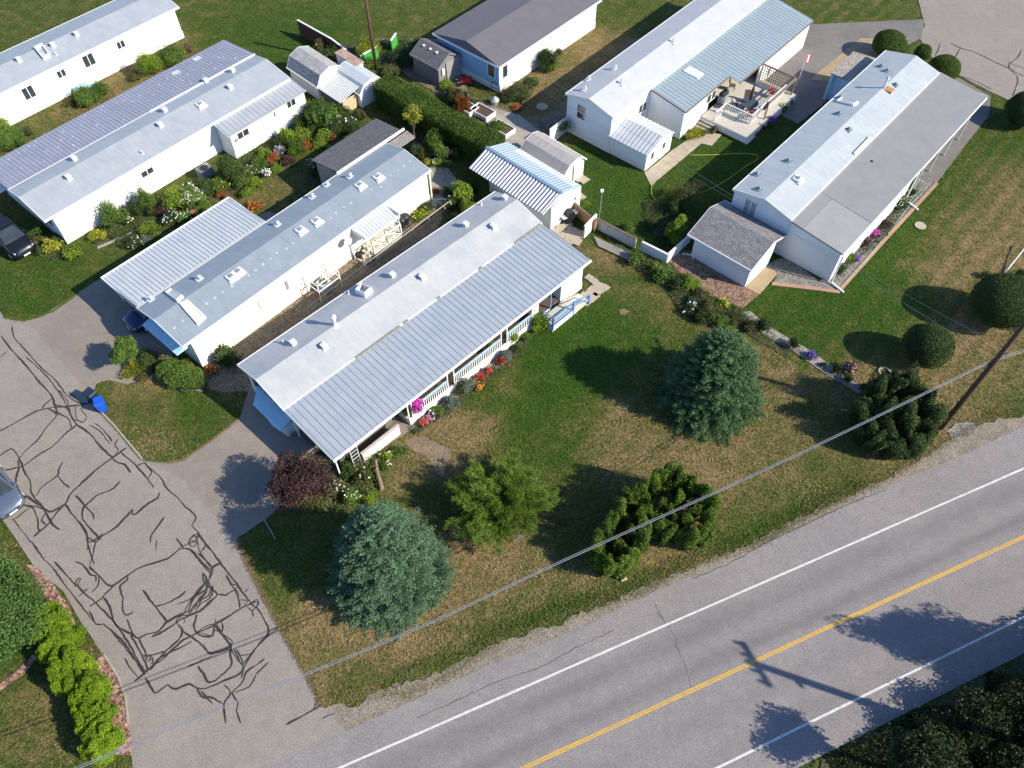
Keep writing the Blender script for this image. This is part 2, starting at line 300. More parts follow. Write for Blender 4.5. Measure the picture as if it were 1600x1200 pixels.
def ground():
    X, Y = np.meshgrid(GX, GY, indexing='xy'); nx, ny = len(GX), len(GY)
    inn = (np.abs(X) < 60) & (Y > 0) & (Y < 90)
    Z = np.where(inn, .015*np.sin(X*1.7+Y*.9)*np.sin(Y*1.3-X*.4), 0)-.03
    num = np.full(X.shape, .58*.25); den = np.full(X.shape, .25)
    for (u, v, r, val) in GPATCH:
        p = W(u, v); rr = r*mpp(u, v)*1.05
        w = np.exp(-((X-p[0])**2+(Y-p[1])**2)/(rr*rr))*2.; num += w*val; den += w
    L = num/den; ac = -X*math.sin(math.radians(48))+Y*math.cos(math.radians(48)); L = L+np.where((X > 17) & (Y > 30), .07*np.sign(np.sin(ac*2*math.pi/1.3)), 0)+np.where((X > -3) & (X < 16) & (Y < 38), .04*np.sin(ac*2*math.pi/1.4), 0); ground.L = (X, Y, L)
    me = bpy.data.meshes.new('ground'); vs = np.stack([X, Y, Z], -1).reshape(-1, 3)
    i = np.arange((ny-1)*(nx-1)); r = i//(nx-1); c = i % (nx-1); a = r*nx+c
    F = np.stack([a, a+1, a+nx+1, a+nx], -1)
    me.vertices.add(len(vs)); me.vertices.foreach_set('co', vs.ravel()); me.loops.add(F.size); me.loops.foreach_set('vertex_index', F.ravel())
    me.polygons.add(len(F)); me.polygons.foreach_set('loop_start', np.arange(len(F))*4); me.polygons.foreach_set('loop_total', np.full(len(F), 4))
    me.polygons.foreach_set('use_smooth', np.ones(len(F), bool)); me.update(calc_edges=True)
    at = me.attributes.new('lush', 'FLOAT', 'POINT'); at.data.foreach_set('value', L.ravel().astype(np.float32))
    m, t, b = nt('lawn_grass'); co = geoco(t); at = N(t, 'ShaderNodeAttribute'); at.attribute_name = 'lush'
    f = math_(t, 'ADD', at.outputs['Fac'], math_(t, 'MULTIPLY', math_(t, 'SUBTRACT', noise(t, .8, 8, .74, co), .5), 1.7))
    f = math_(t, 'ADD', f, math_(t, 'MULTIPLY', math_(t, 'SUBTRACT', noise(t, 2.6, 6, .85, co), .5), .9)); f = math_(t, 'ADD', f, math_(t, 'MULTIPLY', math_(t, 'SUBTRACT', noise(t, 7, 5, .9, co), .5), 1.25), clamp=True)
    c = ramp(t, f, GRAMP)
    c = mix(t, .85, c, ramp(t, noise(t, 5, 6, .95, co), [(.42, (.38, .40, .36)), (.58, (1.6, 1.55, 1.45))]), 'MULTIPLY')
    c = mix(t, .6, c, ramp(t, noise(t, 22, 3, .9, co), [(.38, (.30, .30, .30)), (.62, (1.7, 1.65, 1.5))]), 'MULTIPLY')
    t.links.new(c, b.inputs['Base Color']); b.inputs['Roughness'].default_value = .95; b.inputs['Specular IOR Level'].default_value = .1
    bump(t, b, noise(t, 16, 5, .85, co), .09, .9)
    me.materials.append(m); o = bpy.data.objects.new('ground', me); COL.objects.link(o); tag(o, kind='structure')
ground()
def jag(pts, step, amp, closed=True):
    out = []; n = len(pts)
    for i in range(n if closed else n-1):
        a = np.array(pts[i][:2]); b = np.array(pts[(i+1) % n][:2]); L = np.linalg.norm(b-a); k = max(1, int(L/step)); nn = np.array([-(b-a)[1], (b-a)[0]])/max(L, 1e-6)
        for j in range(k): out.append(a+(b-a)*j/k+nn*(random.uniform(-amp, amp) if j else 0))
    if not closed: out.append(np.array(pts[-1][:2]))
    return out
SHEETS = []
def sheet(name, pts, z, mat, amp=.04, step=.4, kind='structure', px=True, thick=0.):
    import mathutils.geometry as mg
    P = [W(u, v) for u, v in pts] if px else [np.array(p) for p in pts]
    P = jag(P, step, amp) if amp > 0 else P
    if name not in ('garden_bed', 'undergrowth', 'bare_patch'): SHEETS.append(np.array([p[:2] for p in P]))
    mb = MB()
    if thick: mb.prism([(p[0], p[1]) for p in P], z-thick, z)
    else:
        tri = mg.tessellate_polygon([[Vector((p[0], p[1], 0)) for p in P]])
        vs = [(p[0], p[1], z) for p in P]; fs = []
        for a, b_, c in tri:
            A, B, C = P[a], P[b_], P[c]
            cr = (B[0]-A[0])*(C[1]-A[1])-(B[1]-A[1])*(C[0]-A[0]); fs.append((a, b_, c) if cr > 0 else (a, c, b_))
        mb.add(vs, fs)
    o = mb.build(name, mat); 
    if kind: tag(o, kind=kind)
    return o
M_ROAD = asphalt('worn_asphalt_road', (.218, .196, .192), (.25, .224, .214), True, .6)
M_STREET = asphalt('pale_asphalt_street', (.235, .203, .180), (.277, .241, .211), False, .55)
M_DRIVE = asphalt('patchy_asphalt_drive', (.20, .168, .148), (.26, .222, .186), False, .4)
M_DRIVED = asphalt('dark_asphalt_drive', (.13, .12, .115), (.21, .19, .17), False, .4)
M_GRAV = gravel('sandy_gravel', (.15, .12, .088), (.225, .185, .142), (.29, .25, .20), 16.); M_GRAVG = gravel('grey_gravel', (.09, .085, .075), (.19, .175, .155), (.31, .29, .25), 14.)
M_GRAVB = gravel('brown_gravel', (.08, .06, .04), (.17, .13, .085), (.28, .22, .15), 14.); M_REDROCK = gravel('red_lava_rock', (.10, .045, .03), (.24, .12, .09), (.42, .29, .23), 8.)
M_MULCH = gravel('bark_mulch', (.09, .045, .03), (.20, .12, .075), (.32, .21, .15), 9.); M_PEB = gravel('pale_pebbles', (.13, .12, .10), (.24, .225, .19), (.36, .34, .30), 12.)
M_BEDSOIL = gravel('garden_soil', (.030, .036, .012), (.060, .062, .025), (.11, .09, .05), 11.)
M_DIRT = gravel('bare_dirt', (.16, .115, .07), (.20, .15, .10), (.25, .19, .13), 18.)
RA = math.radians(22.85); RD = np.array([math.cos(RA), math.sin(RA)]); RN = np.array([-RD[1], RD[0]])
def road_pt(u, v):
    p = W(u, v)[:2]; return float(p@RD), float(p@RN)
def rp(a, d): return RD*a+RN*d
E1 = np.mean([road_pt(683, 1132)[1], road_pt(1600, 733)[1]]); EY = np.mean([road_pt(967, 1132)[1], road_pt(1600, 838)[1]]); E2 = np.mean([road_pt(1259, 1132)[1], road_pt(1600, 964)[1]])
# gravel shoulder, then the road over it
SH = [(430,1200),(480,1125),(500,1104),(525,1100),(562,1103),(587,1082),(612,1071),(650,1062),(695,1047),(722,1030),(750,1016),(800,996),(822,994),(838,981),(880,978),(895,961),(937,949),(955,938),(980,929),(1015,912),(1065,895),(1112,873),(1150,858),(1190,838),(1240,814),(1300,786),(1350,763),(1385,750),(1425,725),(1455,705),(1475,690),(1500,668),(1540,660),(1570,655),(1600,648),(1660,620),(1720,690),(1600,700),(1350,810),(1000,970),(700,1110),(560,1200)]
sheet('road_shoulder', SH, .004, M_GRAV, .16, .25)
edge_lo = [(W(562,1132)[0], W(562,1132)[1])]
EP = [(540,1142),(562,1132),(625,1103),(700,1068),(800,1025),(920,975),(1025,922),(1120,884),(1200,847),(1290,805),(1350,777),(1425,742),(1500,712),(1600,667)]
ed = [W(u, v)[:2] for u, v in EP]
poly = [rp(-120, road_pt(540, 1142)[1])]+jag(ed, .5, .05, False)+[rp(120, road_pt(1600, 667)[1]), rp(120, E2-1.5), rp(-120, E2-1.5)]
sheet('road', poly, .010, M_ROAD, 0, px=False)
def along(name, d, w, z, mat, a0=-110, a1=110):
    mb = MB(); n = 120; vs = []
    for i in range(n+1):
        a = a0+(a1-a0)*i/n; vs += [(*rp(a, d-w/2+random.uniform(-.008, .008)), z), (*rp(a, d+w/2+random.uniform(-.008, .008)), z)]
    mb.add(vs, [(2*i, 2*i+2, 2*i+3, 2*i+1) for i in range(n)]); return tag(mb.build(name, mat), kind='structure')
M_LINEW = plain('white_road_paint', (.62, .60, .57), .7, .15, 6., dirt=(.3, .28, .26), fine=.5); M_LINEY = plain('yellow_road_paint', (.62, .36, .06), .7, .15, 6., dirt=(.3, .22, .12), fine=.5)
along('road_marking', E1, .115, .014, M_LINEW); along('road_marking', E2, .115, .014, M_LINEW)
along('road_marking', EY+.055, .08, .014, M_LINEY); along('road_marking', EY-.055, .08, .014, M_LINEY)
STREET = [(-700,-20),(-260,330),(-60,440),(0,487),(7,497),(20,500),(37,502),(62,496),(85,486),(121,460),(152,455),(175,592),(150,600),(146,618),(150,637),(178,666),(222,719),(262,724),(290,735),(345,800),(372,840),(386,880),(404,915),(430,965),(455,1010),(485,1065),(502,1104),(540,1140),(545,1180),(430,1200),(330,1240),(250,1240),(210,1230),(204,1160),(201,1131),(197,1090),(185,1060),(162,1024),(125,970),(100,925),(57,890),(40,865),(0,805),(-120,690),(-420,520),(-900,300)]
sheet('street', STREET, .006, M_STREET, .02, .5)
DR2 = [(121,458),(162,432),(420,330),(470,345),(300,520),(240,590),(196,600),(160,592),(150,598),(140,612),(90,560),(60,520),(38,502),(64,494),(100,472)]
sheet('driveway', DR2, .012, M_DRIVE, .03, .4)
DRM = [(222,720),(262,722),(285,719),(330,688),(374,654),(395,590),(460,600),(640,560),(760,480),(800,560),(650,668),(612,690),(560,730),(470,760),(440,790),(415,812),(372,840),(330,800),(280,745)]
sheet('driveway', DRM, .012, M_DRIVE, .03, .4)
sheet('side_yard', [(310,585),(317,576),(674,314),(705,322),(640,420),(520,520),(420,620),(385,612),(345,612),(322,606)], .004, M_GRAVB, .05)
sheet('street', [(1420,-60),(1445,40),(1437,60),(1460,95),(1497,117),(1545,142),(1600,168),(1700,215),(2100,430),(2100,-60)], .006, M_STREET, .03)
sheet('driveway', [(1225,40),(1215,80),(1180,128),(1165,150),(1240,190),(1246,194),(1262,182),(1290,160),(1340,110),(1440,60),(1445,30)], .008, M_DRIVED, .03)
sheet('driveway', [(1265,124),(1345,60),(1420,60),(1330,120),(1290,126)], .012, M_TANC, .02)
sheet('driveway', [(1490,118),(1548,150),(1545,182),(1528,202),(1462,288),(1440,280),(1440,262),(1500,160)], .012, M_DRIVED, .03)
sheet('path', [(1007,270),(1017,290),(1096,224),(1112,228),(1128,210),(1092,206),(1050,235)], .012, M_PAVER, 0, thick=.02)
sheet('path', [(1165,449),(1187,460),(1215,428),(1199,412),(1190,416)], .014, M_TANC, .01)
sheet('mulch_bed', [(1040,400),(1062,388),(1090,395),(1165,449),(1186,460),(1160,482),(1130,470),(1100,458),(1092,440),(1062,425),(1050,412)], .008, M_MULCH, .04)
sheet('path', [(1157,488),(1172,486),(1205,512),(1255,541),(1310,578),(1355,607),(1345,617),(1290,585),(1245,552),(1200,526),(1180,508)], .010, M_PEB, .03)
sheet('gravel_bed', [(1199,412),(1215,428),(1208,443),(1275,451),(1310,457),(1385,372),(1464,287),(1440,276),(1425,290),(1280,440),(1230,400)], .008, M_GRAVG, .02)
sheet('garden_edging', [(1205,446),(1275,454),(1311,459),(1387,374),(1466,288),(1462,284),(1383,370),(1308,454),(1276,449),(1207,441)], .06, M_BRICK, 0, kind='structure', thick=.06)
sheet('patio', [(560,60),(700,60),(735,150),(800,175),(840,190),(858,215),(790,235),(770,200),(735,170),(690,150),(640,120)], .004, M_GRAVB, .05)
sheet('patio', [(745,165),(775,170),(812,180),(855,215),(832,240),(795,232),(760,190)], .010, M_CONC, .03)
sheet('side_yard', [(1010,60),(960,90),(912,142),(880,190),(858,205),(840,190),(905,140),(950,100),(985,60)], .008, M_GRAVB, .05)
sheet('patio', [(668,262),(700,262),(720,290),(700,330),(680,315),(670,285)], .008, M_CONC, .03)
sheet('gravel_bed', [(40,880),(62,890),(85,915),(110,950),(122,985),(115,985),(100,960),(70,930)], .009, M_REDROCK, .04)
sheet('gravel_bed', [(145,1033),(163,1024),(186,1062),(198,1092),(202,1131),(206,1180),(160,1180),(150,1100)], .009, M_REDROCK, .03)
sheet('gravel_bed', [(-20,1085),(0,1068),(30,1045),(52,1022),(60,1028),(36,1055),(0,1080),(-20,1097)], .009, M_REDROCK, .03)
sheet('gravel_bed', [(1478,672),(1500,660),(1525,660),(1520,680),(1490,688)], .009, M_GRAVG, .08)
BEDS = []
for pl in ([(40,372),(60,362),(100,385),(108,400),(85,408),(62,400)], [(140,372),(180,350),(300,300),(420,220),(470,150),(520,170),(500,200),(440,250),(400,290),(330,310),(300,340),(220,380),(190,390),(180,375),(170,370),(150,385)],
           [(195,560),(225,545),(300,570),(322,600),(318,610),(285,607),(255,590),(235,580),(205,592)], [(630,180),(700,200),(720,240),(700,290),(640,230)],
           [(430,775),(455,735),(500,700),(560,712),(600,705),(612,725),(600,760),(575,790),(520,800),(450,800)],
           [(640,668),(700,628),(790,556),(838,508),(846,512),(800,562),(710,640),(648,680)],
           [(690,290),(740,300),(745,330),(690,345)], [(945,370),(1060,420),(1095,450),(1150,490),(1140,520),(1070,500),(1040,450),(980,410)], [(1150,478),(1240,545),(1230,560),(1150,510)],
           [(1360,392),(1385,372),(1440,285),(1425,290),(1330,395),(1310,440),(1318,425)], [(520,70),(640,60),(660,90),(600,100),(560,110)], [(685,150),(760,170),(745,195),(700,180)],
           [(1005,315),(1060,310),(1085,350),(1070,395),(1030,380),(1010,350)]):
    sheet('garden_bed', pl, .005, M_BEDSOIL, .06); BEDS.append(pl)
for pl in ([(632,688),(660,683),(700,700),(704,715),(694,745),(682,742),(672,720),(655,708),(640,700)],):
    sheet('bare_patch', pl, .006, M_DIRT, .10, .3)
sheet('bare_patch', [(968,484),(976,482),(984,487),(978,492),(970,491)], .006, M_DIRT, .08, .2)
for pl in ([(150,637),(178,666),(222,719),(224,717),(180,664),(152,635)], [(202,1131),(198,1090),(187,1058),(164,1021),(161,1023),(184,1060),(195,1091),(199,1131)],[(152,386),(185,372),(230,349),(232,351),(186,375),(153,389)],[(318,612),(285,610),(262,597),(262,594),(286,606),(318,609)]):
    sheet('kerb', pl, .05, M_CONC, 0, thick=.05)
# ---------------------------------------------------------------- tar-sealed cracks in the street
def zc(ox, oy, pts): return [(ox+x*.25, oy+y*.25) for x, y in pts]
CR = []
for w, pts in ((.13,[(10,660),(60,730),(150,830),(240,940),(320,1030),(350,1110),(370,1160)]),(.08,[(75,600),(90,670),(180,770),(250,850),(340,930),(420,1030),(500,1080),(560,1080)]),(.07,[(165,795),(220,840),(300,920),(360,1000),(400,1060),(430,1130),(470,1200)]),(.09,[(0,795),(45,755)]),(.09,[(325,1050),(280,1090),(265,1115)])):
    CR.append((w, zc(0, 360, pts)))
for w, pts in ((.13,[(0,455),(110,395),(220,335),(300,312),(420,300),(520,290),(570,280)]),(.10,[(300,315),(380,350),(430,380),(450,435)]),(.09,[(330,330),(355,350),(345,375),(300,420),(240,505),(150,590),(115,640),(120,680)]),
 (.12,[(480,415),(400,480),(330,550),(240,605),(150,670),(100,685),(30,700)]),(.13,[(340,290),(420,310),(450,370),(490,420),(560,470),(620,540),(700,620),(730,650),(780,665),(800,690),(818,715)]),(.11,[(0,610),(70,565),(110,605),(130,650),(150,700),(190,770),(195,830),(220,880)]),
 (.10,[(395,645),(365,700),(360,735),(270,800),(225,860)]),(.10,[(365,735),(400,780),(435,808)]),(.15,[(790,560),(700,625),(610,690),(500,790),(440,850),(410,910),(350,945),(310,960),(250,920),(180,870),(130,840),(100,770),(110,720),(120,680)]),
 (.14,[(220,880),(270,930),(300,990),(330,1040),(375,1072)]),(.13,[(210,1115),(300,1040),(330,1000),(405,915),(440,960),(500,1030),(540,1090),(550,1160),(545,1200)]),(.12,[(475,855),(530,920),(580,970),(587,1010)]),(.12,[(750,770),(700,820),(620,850),(570,890),(520,940),(520,1000),(560,1060),(610,1110),(630,1135)]),
 (.15,[(998,840),(985,875),(930,905),(850,972),(825,970),(830,945),(780,1000),(720,1060),(650,1105),(560,1150)]),(.12,[(1028,992),(980,1060),(945,1110),(942,1150)]),(.07,[(595,405),(650,450),(690,500),(700,520)]),(.06,[(560,420),(620,450),(690,535)]),(.06,[(740,505),(720,540),(740,570),(720,605)]),(.10,[(760,590),(850,670),(930,760),(965,810)]),
 (.07,[(900,650),(950,700),(1000,740),(1050,820),(1110,870),(1160,930),(1200,960),(1225,1000),(1200,1045)]),(.07,[(850,672),(900,655)]),(.06,[(920,680),(950,710),(930,750)]),(.09,[(160,915),(210,940),(235,1000),(240,1060),(245,1085)]),(.08,[(150,920),(240,930),(290,960),(260,1010),(290,1040)]),(.08,[(95,1005),(150,960),(190,935)]),
 (.05,[(80,1000),(140,1080),(180,1130),(240,1200)]),(.10,[(545,1130),(560,1120),(600,1150),(640,1095)]),(.08,[(980,1135),(975,1200)]),(.07,[(1200,1045),(1240,1090),(1300,1180),(1320,1200)]),(.08,[(1105,1125),(1150,1190)]),(.07,[(1190,1130),(1220,1100),(1240,1110),(1220,1150),(1190,1130)]),
 (.05,[(370,200),(420,260),(430,310),(460,380),(520,400)]),(.05,[(430,210),(500,270),(530,300)]),(.05,[(470,300),(480,380),(520,400),(545,360)]),(.05,[(500,310),(540,360)])):
    CR.append((w, zc(0, 560, pts)))
for w, pts in ((.07,[(540,0),(560,80),(590,170)]),(.07,[(600,30),(580,110),(560,180)]),(.10,[(470,150),(520,170),(570,235),(600,240),(600,280)]),(.12,[(560,180),(620,240),(680,300),(720,295),(800,235),(880,185),(980,155),(1060,125),(1130,70),(1190,75),(1240,130),(1310,200),(1330,190)]),
 (.06,[(620,240),(615,300),(575,345)]),(.11,[(800,240),(795,265),(750,305),(770,380),(765,440),(790,485),(835,465)]),(.12,[(650,375),(690,440),(710,520),(740,560),(820,600),(870,630),(920,605),(990,590),(1040,530),(1130,480),(1180,460),(1200,400),(1290,270),(1265,220)]),(.10,[(720,295),(650,360),(640,380),(560,430)]),
 (.12,[(895,330),(970,430),(1045,525)]),(.11,[(975,430),(1050,410),(1130,365),(1160,335)]),(.09,[(1110,415),(1180,390),(1250,350),(1300,320)]),(.12,[(1290,270),(1310,310),(1360,355),(1300,420),(1250,460),(1200,480),(1120,520),(1080,550),(1000,600),(950,620)]),
 (.09,[(1300,260),(1290,340),(1240,400),(1180,470)]),(.08,[(1330,300),(1320,370),(1230,430)]),(.11,[(1360,355),(1410,360),(1480,320)]),(.10,[(1250,0),(1290,40),(1380,160),(1480,290),(1560,400),(1600,440)]),(.08,[(1240,100),(1330,190),(1310,260)]),(.07,[(1270,80),(1290,45)]),(.07,[(1380,160),(1330,190)]),
 (.07,[(1420,240),(1450,290),(1490,300)]),(.09,[(1470,320),(1495,400),(1500,440)]),(.12,[(1600,400),(1530,430),(1450,480),(1340,545),(1250,590),(1150,640),(1080,700),(1030,750),(960,800),(900,850),(840,900)]),(.10,[(1230,480),(1215,560),(1230,600),(1280,620),(1330,610),(1340,550)]),
 (.08,[(1340,545),(1390,590),(1390,530)]),(.11,[(1150,590),(1210,630),(1260,670),(1310,720),(1400,700),(1450,680)]),(.12,[(1345,550),(1390,610),(1440,670),(1440,740),(1450,790),(1400,850),(1310,905),(1240,800)]),(.11,[(1480,700),(1520,790),(1500,850),(1390,900),(1280,945),(1230,940),(1180,915),(1090,950),(1050,920),(970,970),(910,880)]),
 (.11,[(1600,690),(1560,750),(1520,830),(1510,880)]),(.09,[(1600,800),(1540,840),(1520,900),(1450,970),(1400,1040),(1410,1160)]),(.11,[(1230,940),(1270,1000),(1330,1000),(1390,1040)]),(.10,[(1260,960),(1300,1010),(1330,1040)]),(.09,[(1450,970),(1490,1040),(1480,1080),(1505,1160)]),(.08,[(1600,860),(1560,930),(1470,970)]),
 (.08,[(1400,920),(1440,960),(1430,1010)]),(.07,[(210,50),(280,140),(340,200),(410,300),(490,400),(600,540),(650,540)]),(.09,[(340,150),(420,240),(500,320),(600,410),(690,500),(740,560)]),(.06,[(470,310),(480,265),(505,255),(490,290),(520,330),(550,320),(490,370)]),(.07,[(600,540),(560,460)]),
 (.10,[(650,540),(720,600),(800,690),(870,800),(905,860)]),(.10,[(740,560),(800,650),(850,740),(910,850)]),(.10,[(820,610),(880,720),(930,830)]),(.08,[(870,630),(910,720),(920,770)]),(.07,[(690,570),(760,660),(850,770)]),(.08,[(780,755),(820,820),(860,870)]),(.06,[(890,750),(940,740),(1000,720),(1030,710)]),
 (.06,[(930,780),(950,740),(960,790)]),(.09,[(920,840),(990,760),(1060,720),(1150,680),(1200,650)]),(.09,[(1140,560),(1140,610),(1080,670),(1010,740),(940,830)]),(.08,[(1120,540),(1140,570)]),(.08,[(795,510),(830,600),(860,630)]),(.07,[(1170,810),(1240,780),(1330,740)])):
    CR.append((w, zc(0, 840, pts)))
for w, pts in ((.11,[(0,430),(40,490),(80,590),(0,690)]),(.06,[(0,400),(15,410),(0,440)]),(.09,[(0,800),(55,760)]),(.09,[(0,855),(78,780)]),(.11,[(190,1168),(280,1120),(360,1080),(415,1040)]),(.08,[(360,1075),(385,1020)]),(.06,[(415,1132),(450,1112),(492,1105)])):
    CR.append((w, zc(400, 840, pts)))
for w, pts in ((.10,[(1140,30),(1200,60),(1300,90),(1420,150),(1500,185),(1560,220),(1600,235)]),(.10,[(1200,65),(1165,125)]),(.09,[(1585,70),(1560,120),(1510,160),(1510,190),(1550,230),(1560,270),(1530,360)]),(.08,[(1075,30),(1060,80),(1040,110)]),(.06,[(1500,150),(1600,190)]),(.06,[(1195,235),(1300,270),(1400,320)])):
    CR.append((w, zc(1200, 60, pts)))
M_TAR = plain('tar_sealant', (.040, .030, .028), .6, .3, 2., dirt=(.075, .060, .055))
for pts in ([(305,165),(340,220)],[(310,230),(370,200),(430,175)],[(385,165),(380,200),(410,215),(430,180),(415,150),(385,165)],[(430,125),(445,155),(415,150)],[(340,225),(410,245),(440,300),(510,380)],[(430,180),(440,230),(460,270),(520,345)],[(490,205),(460,235),(450,260)],
 [(575,315),(520,345),(505,430),(520,470),(555,515)],[(465,375),(470,430),(490,460)],[(500,430),(440,480),(390,550),(350,620)],[(490,440),(480,500),(440,540),(420,590),(370,640)],[(520,470),(500,520),(460,545),(420,620)],[(555,515),(500,560),(450,610),(390,640),(330,640),(240,690)],[(545,660),(545,690),(580,750),(645,800),(635,840)],
 [(580,680),(590,710),(580,740),(530,730)],[(430,640),(405,700),(430,745),(530,770)],[(430,745),(480,710),(545,690)],[(630,385),(610,400),(640,450),(680,500),(690,590)],[(660,480),(690,460)],[(690,545),(740,550),(720,580)],[(740,580),(800,540),(810,575),(770,610),(740,590)],[(770,610),(780,650)],[(725,495),(745,478)],
 [(345,740),(400,780),(470,830),(510,880),(640,850)],[(310,700),(335,740),(310,800),(230,870),(170,940)],[(350,625),(300,680),(310,700)],[(345,650),(355,680),(340,690)],[(880,740),(930,715),(910,740),(885,750)],[(885,750),(780,860),(720,940)],[(690,890),(750,885),(780,860)],[(640,850),(690,930),(710,950)],[(660,850),(700,940)],[(845,910),(800,950)],[(90,890),(150,885),(220,870)],[(130,900),(160,930),(140,945)]):
    CR.append((.055, [(200+x/3.966, 800+y/3.966) for x, y in pts]))
def ribbon(mb, P, w, z, wob=.012):
    A = [2*P[0]-P[1]]+list(P)+[2*P[-1]-P[-2]]; Q = []
    for i in range(1, len(A)-2):
        L = np.linalg.norm(A[i+1]-A[i]); k = max(2, int(L/.15))
        for j in range(k): t = j/k; Q.append(.5*(2*A[i]+(A[i+1]-A[i-1])*t*.8+(2*A[i]*0+(-3*A[i]+3*A[i+1])*2-(A[i+1]-A[i-1])*1.6-(A[i+2]-A[i])*.8)*t*t+((A[i]-A[i+1])*4+(A[i+1]-A[i-1])*.8+(A[i+2]-A[i])*.8)*t**3))
    Q.append(P[-1]); Q = [q+(RNG.normal(0, wob, 2) if 0 < i < len(Q)-1 else 0) for i, q in enumerate(Q)]; vs = []; k0 = random.uniform(0, 9)
    for i, q in enumerate(Q):
        d = Q[min(i+2, len(Q)-1)]-Q[max(i-2, 0)]; d = d/(np.linalg.norm(d)+1e-9); n = np.array([-d[1], d[0]]); ww = w*(.46+.13*math.sin(i*.45+k0)+random.uniform(-.06, .06))*(.5 if i in (0, len(Q)-1) else 1); vs += [(*(q-n*ww), z), (*(q+n*ww), z)]
    mb.add(vs, [(2*i, 2*i+2, 2*i+3, 2*i+1) for i in range(len(Q)-1)])
mb = MB()
for k, (w, pts) in enumerate(CR): ribbon(mb, [W(u, v)[:2] for u, v in pts], w*.64+.028, .016+.00035*(k % 29))
tag(mb.build('street_crack_sealant', M_TAR), kind='structure')
mb = MB()
for w, pts in ((.02, [(1025,955),(1040,973),(1056,997),(1057,1010),(1070,1040),(1078,1068),(1079,1075)]), (.02, [(1021,940),(1030,955),(1039,973)]), (.03,[(650,1122),(720,1092),(770,1068),(850,1040),(900,1012),(960,985)]), (.04,[(1080,905),(1140,880),(1200,847),(1262,818),(1320,790),(1385,765)])): ribbon(mb, [W(u, v)[:2] for u, v in pts], w, .0135, .02)
tag(mb.build('road_crack', M_TAR), kind='structure')

# ---------------------------------------------------------------- foliage engine
def leaf_mesh(name, P, Nn, T, L, Wd, mat, parent=None, lc=None):
    """diamond leaves: centre P, face normal Nn, long axis T, length L, width Wd (arrays)"""
    n = len(P); T = T-(T*Nn).sum(1, keepdims=True)*Nn; T /= (np.linalg.norm(T, axis=1, keepdims=True)+1e-9)
    B = np.cross(Nn, T); L = np.broadcast_to(L, n)[:, None]; Wd = np.broadcast_to(Wd, n)[:, None]
    V = np.stack([P-T*L/2, P+B*Wd/2+T*L*.05, P+T*L/2, P-B*Wd/2+T*L*.05], 1).reshape(-1, 3)
    me = bpy.data.meshes.new(name); me.vertices.add(4*n); me.vertices.foreach_set('co', V.ravel().astype(np.float32))
    me.loops.add(4*n); me.loops.foreach_set('vertex_index', np.arange(4*n)); me.polygons.add(n)
    me.polygons.foreach_set('loop_start', np.arange(n)*4); me.polygons.foreach_set('loop_total', np.full(n, 4)); me.update(calc_edges=True)
    lc = RNG.random(n) if lc is None else lc
    at = me.attributes.new('lc', 'FLOAT', 'POINT'); at.data.foreach_set('value', np.repeat(np.clip(lc, 0, 1), 4).astype(np.float32))
    me.materials.append(mat); o = bpy.data.objects.new(name, me); COL.objects.link(o)
    if parent is not None: o.parent = parent
    return o
def unit(n):
    d = RNG.normal(size=(n, 3)); return d/np.linalg.norm(d, axis=1, keepdims=True)
class Lump:
    def __init__(s, f=3., amp=.15, k=7): s.d = unit(k)*RNG.uniform(.6, 1.6, (k, 1))*f; s.p = RNG.random(k)*6.3; s.a = amp
    def __call__(s, D): return 1+s.a*np.sin(D@s.d.T+s.p).sum(1)/math.sqrt(s.d.shape[0]/2)
def blob_pts(n, c, r, lump, inner=.72, zmin=0.02, top=.0):
    D = unit(n); D[:, 2] = np.where(D[:, 2] < -.35, -D[:, 2], D[:, 2])
    R = lump(D)*(inner+(1-inner)*RNG.random(n)**.6); P = np.array(c)+D*R[:, None]*np.array(r); P[:, 2] = np.maximum(P[:, 2], zmin)
    Nn = D/np.array(r); Nn /= np.linalg.norm(Nn, axis=1, keepdims=True); return P, Nn
def core(mb, c, r, lump, s=.72, seg=14, rings=8):  # unseen solid core added to block light inside foliage
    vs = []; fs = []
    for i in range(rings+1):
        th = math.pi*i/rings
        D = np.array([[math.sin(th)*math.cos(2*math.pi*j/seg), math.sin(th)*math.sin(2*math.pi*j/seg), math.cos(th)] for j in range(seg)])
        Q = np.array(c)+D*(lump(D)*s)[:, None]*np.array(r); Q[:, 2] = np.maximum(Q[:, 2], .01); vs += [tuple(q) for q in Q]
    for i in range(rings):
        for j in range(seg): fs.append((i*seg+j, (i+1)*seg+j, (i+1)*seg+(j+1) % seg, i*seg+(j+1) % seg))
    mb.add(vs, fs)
def lmix(n, Nn, k=.6):
    A = Nn*(1-k)+unit(n)*k; return A/np.linalg.norm(A, axis=1, keepdims=True)
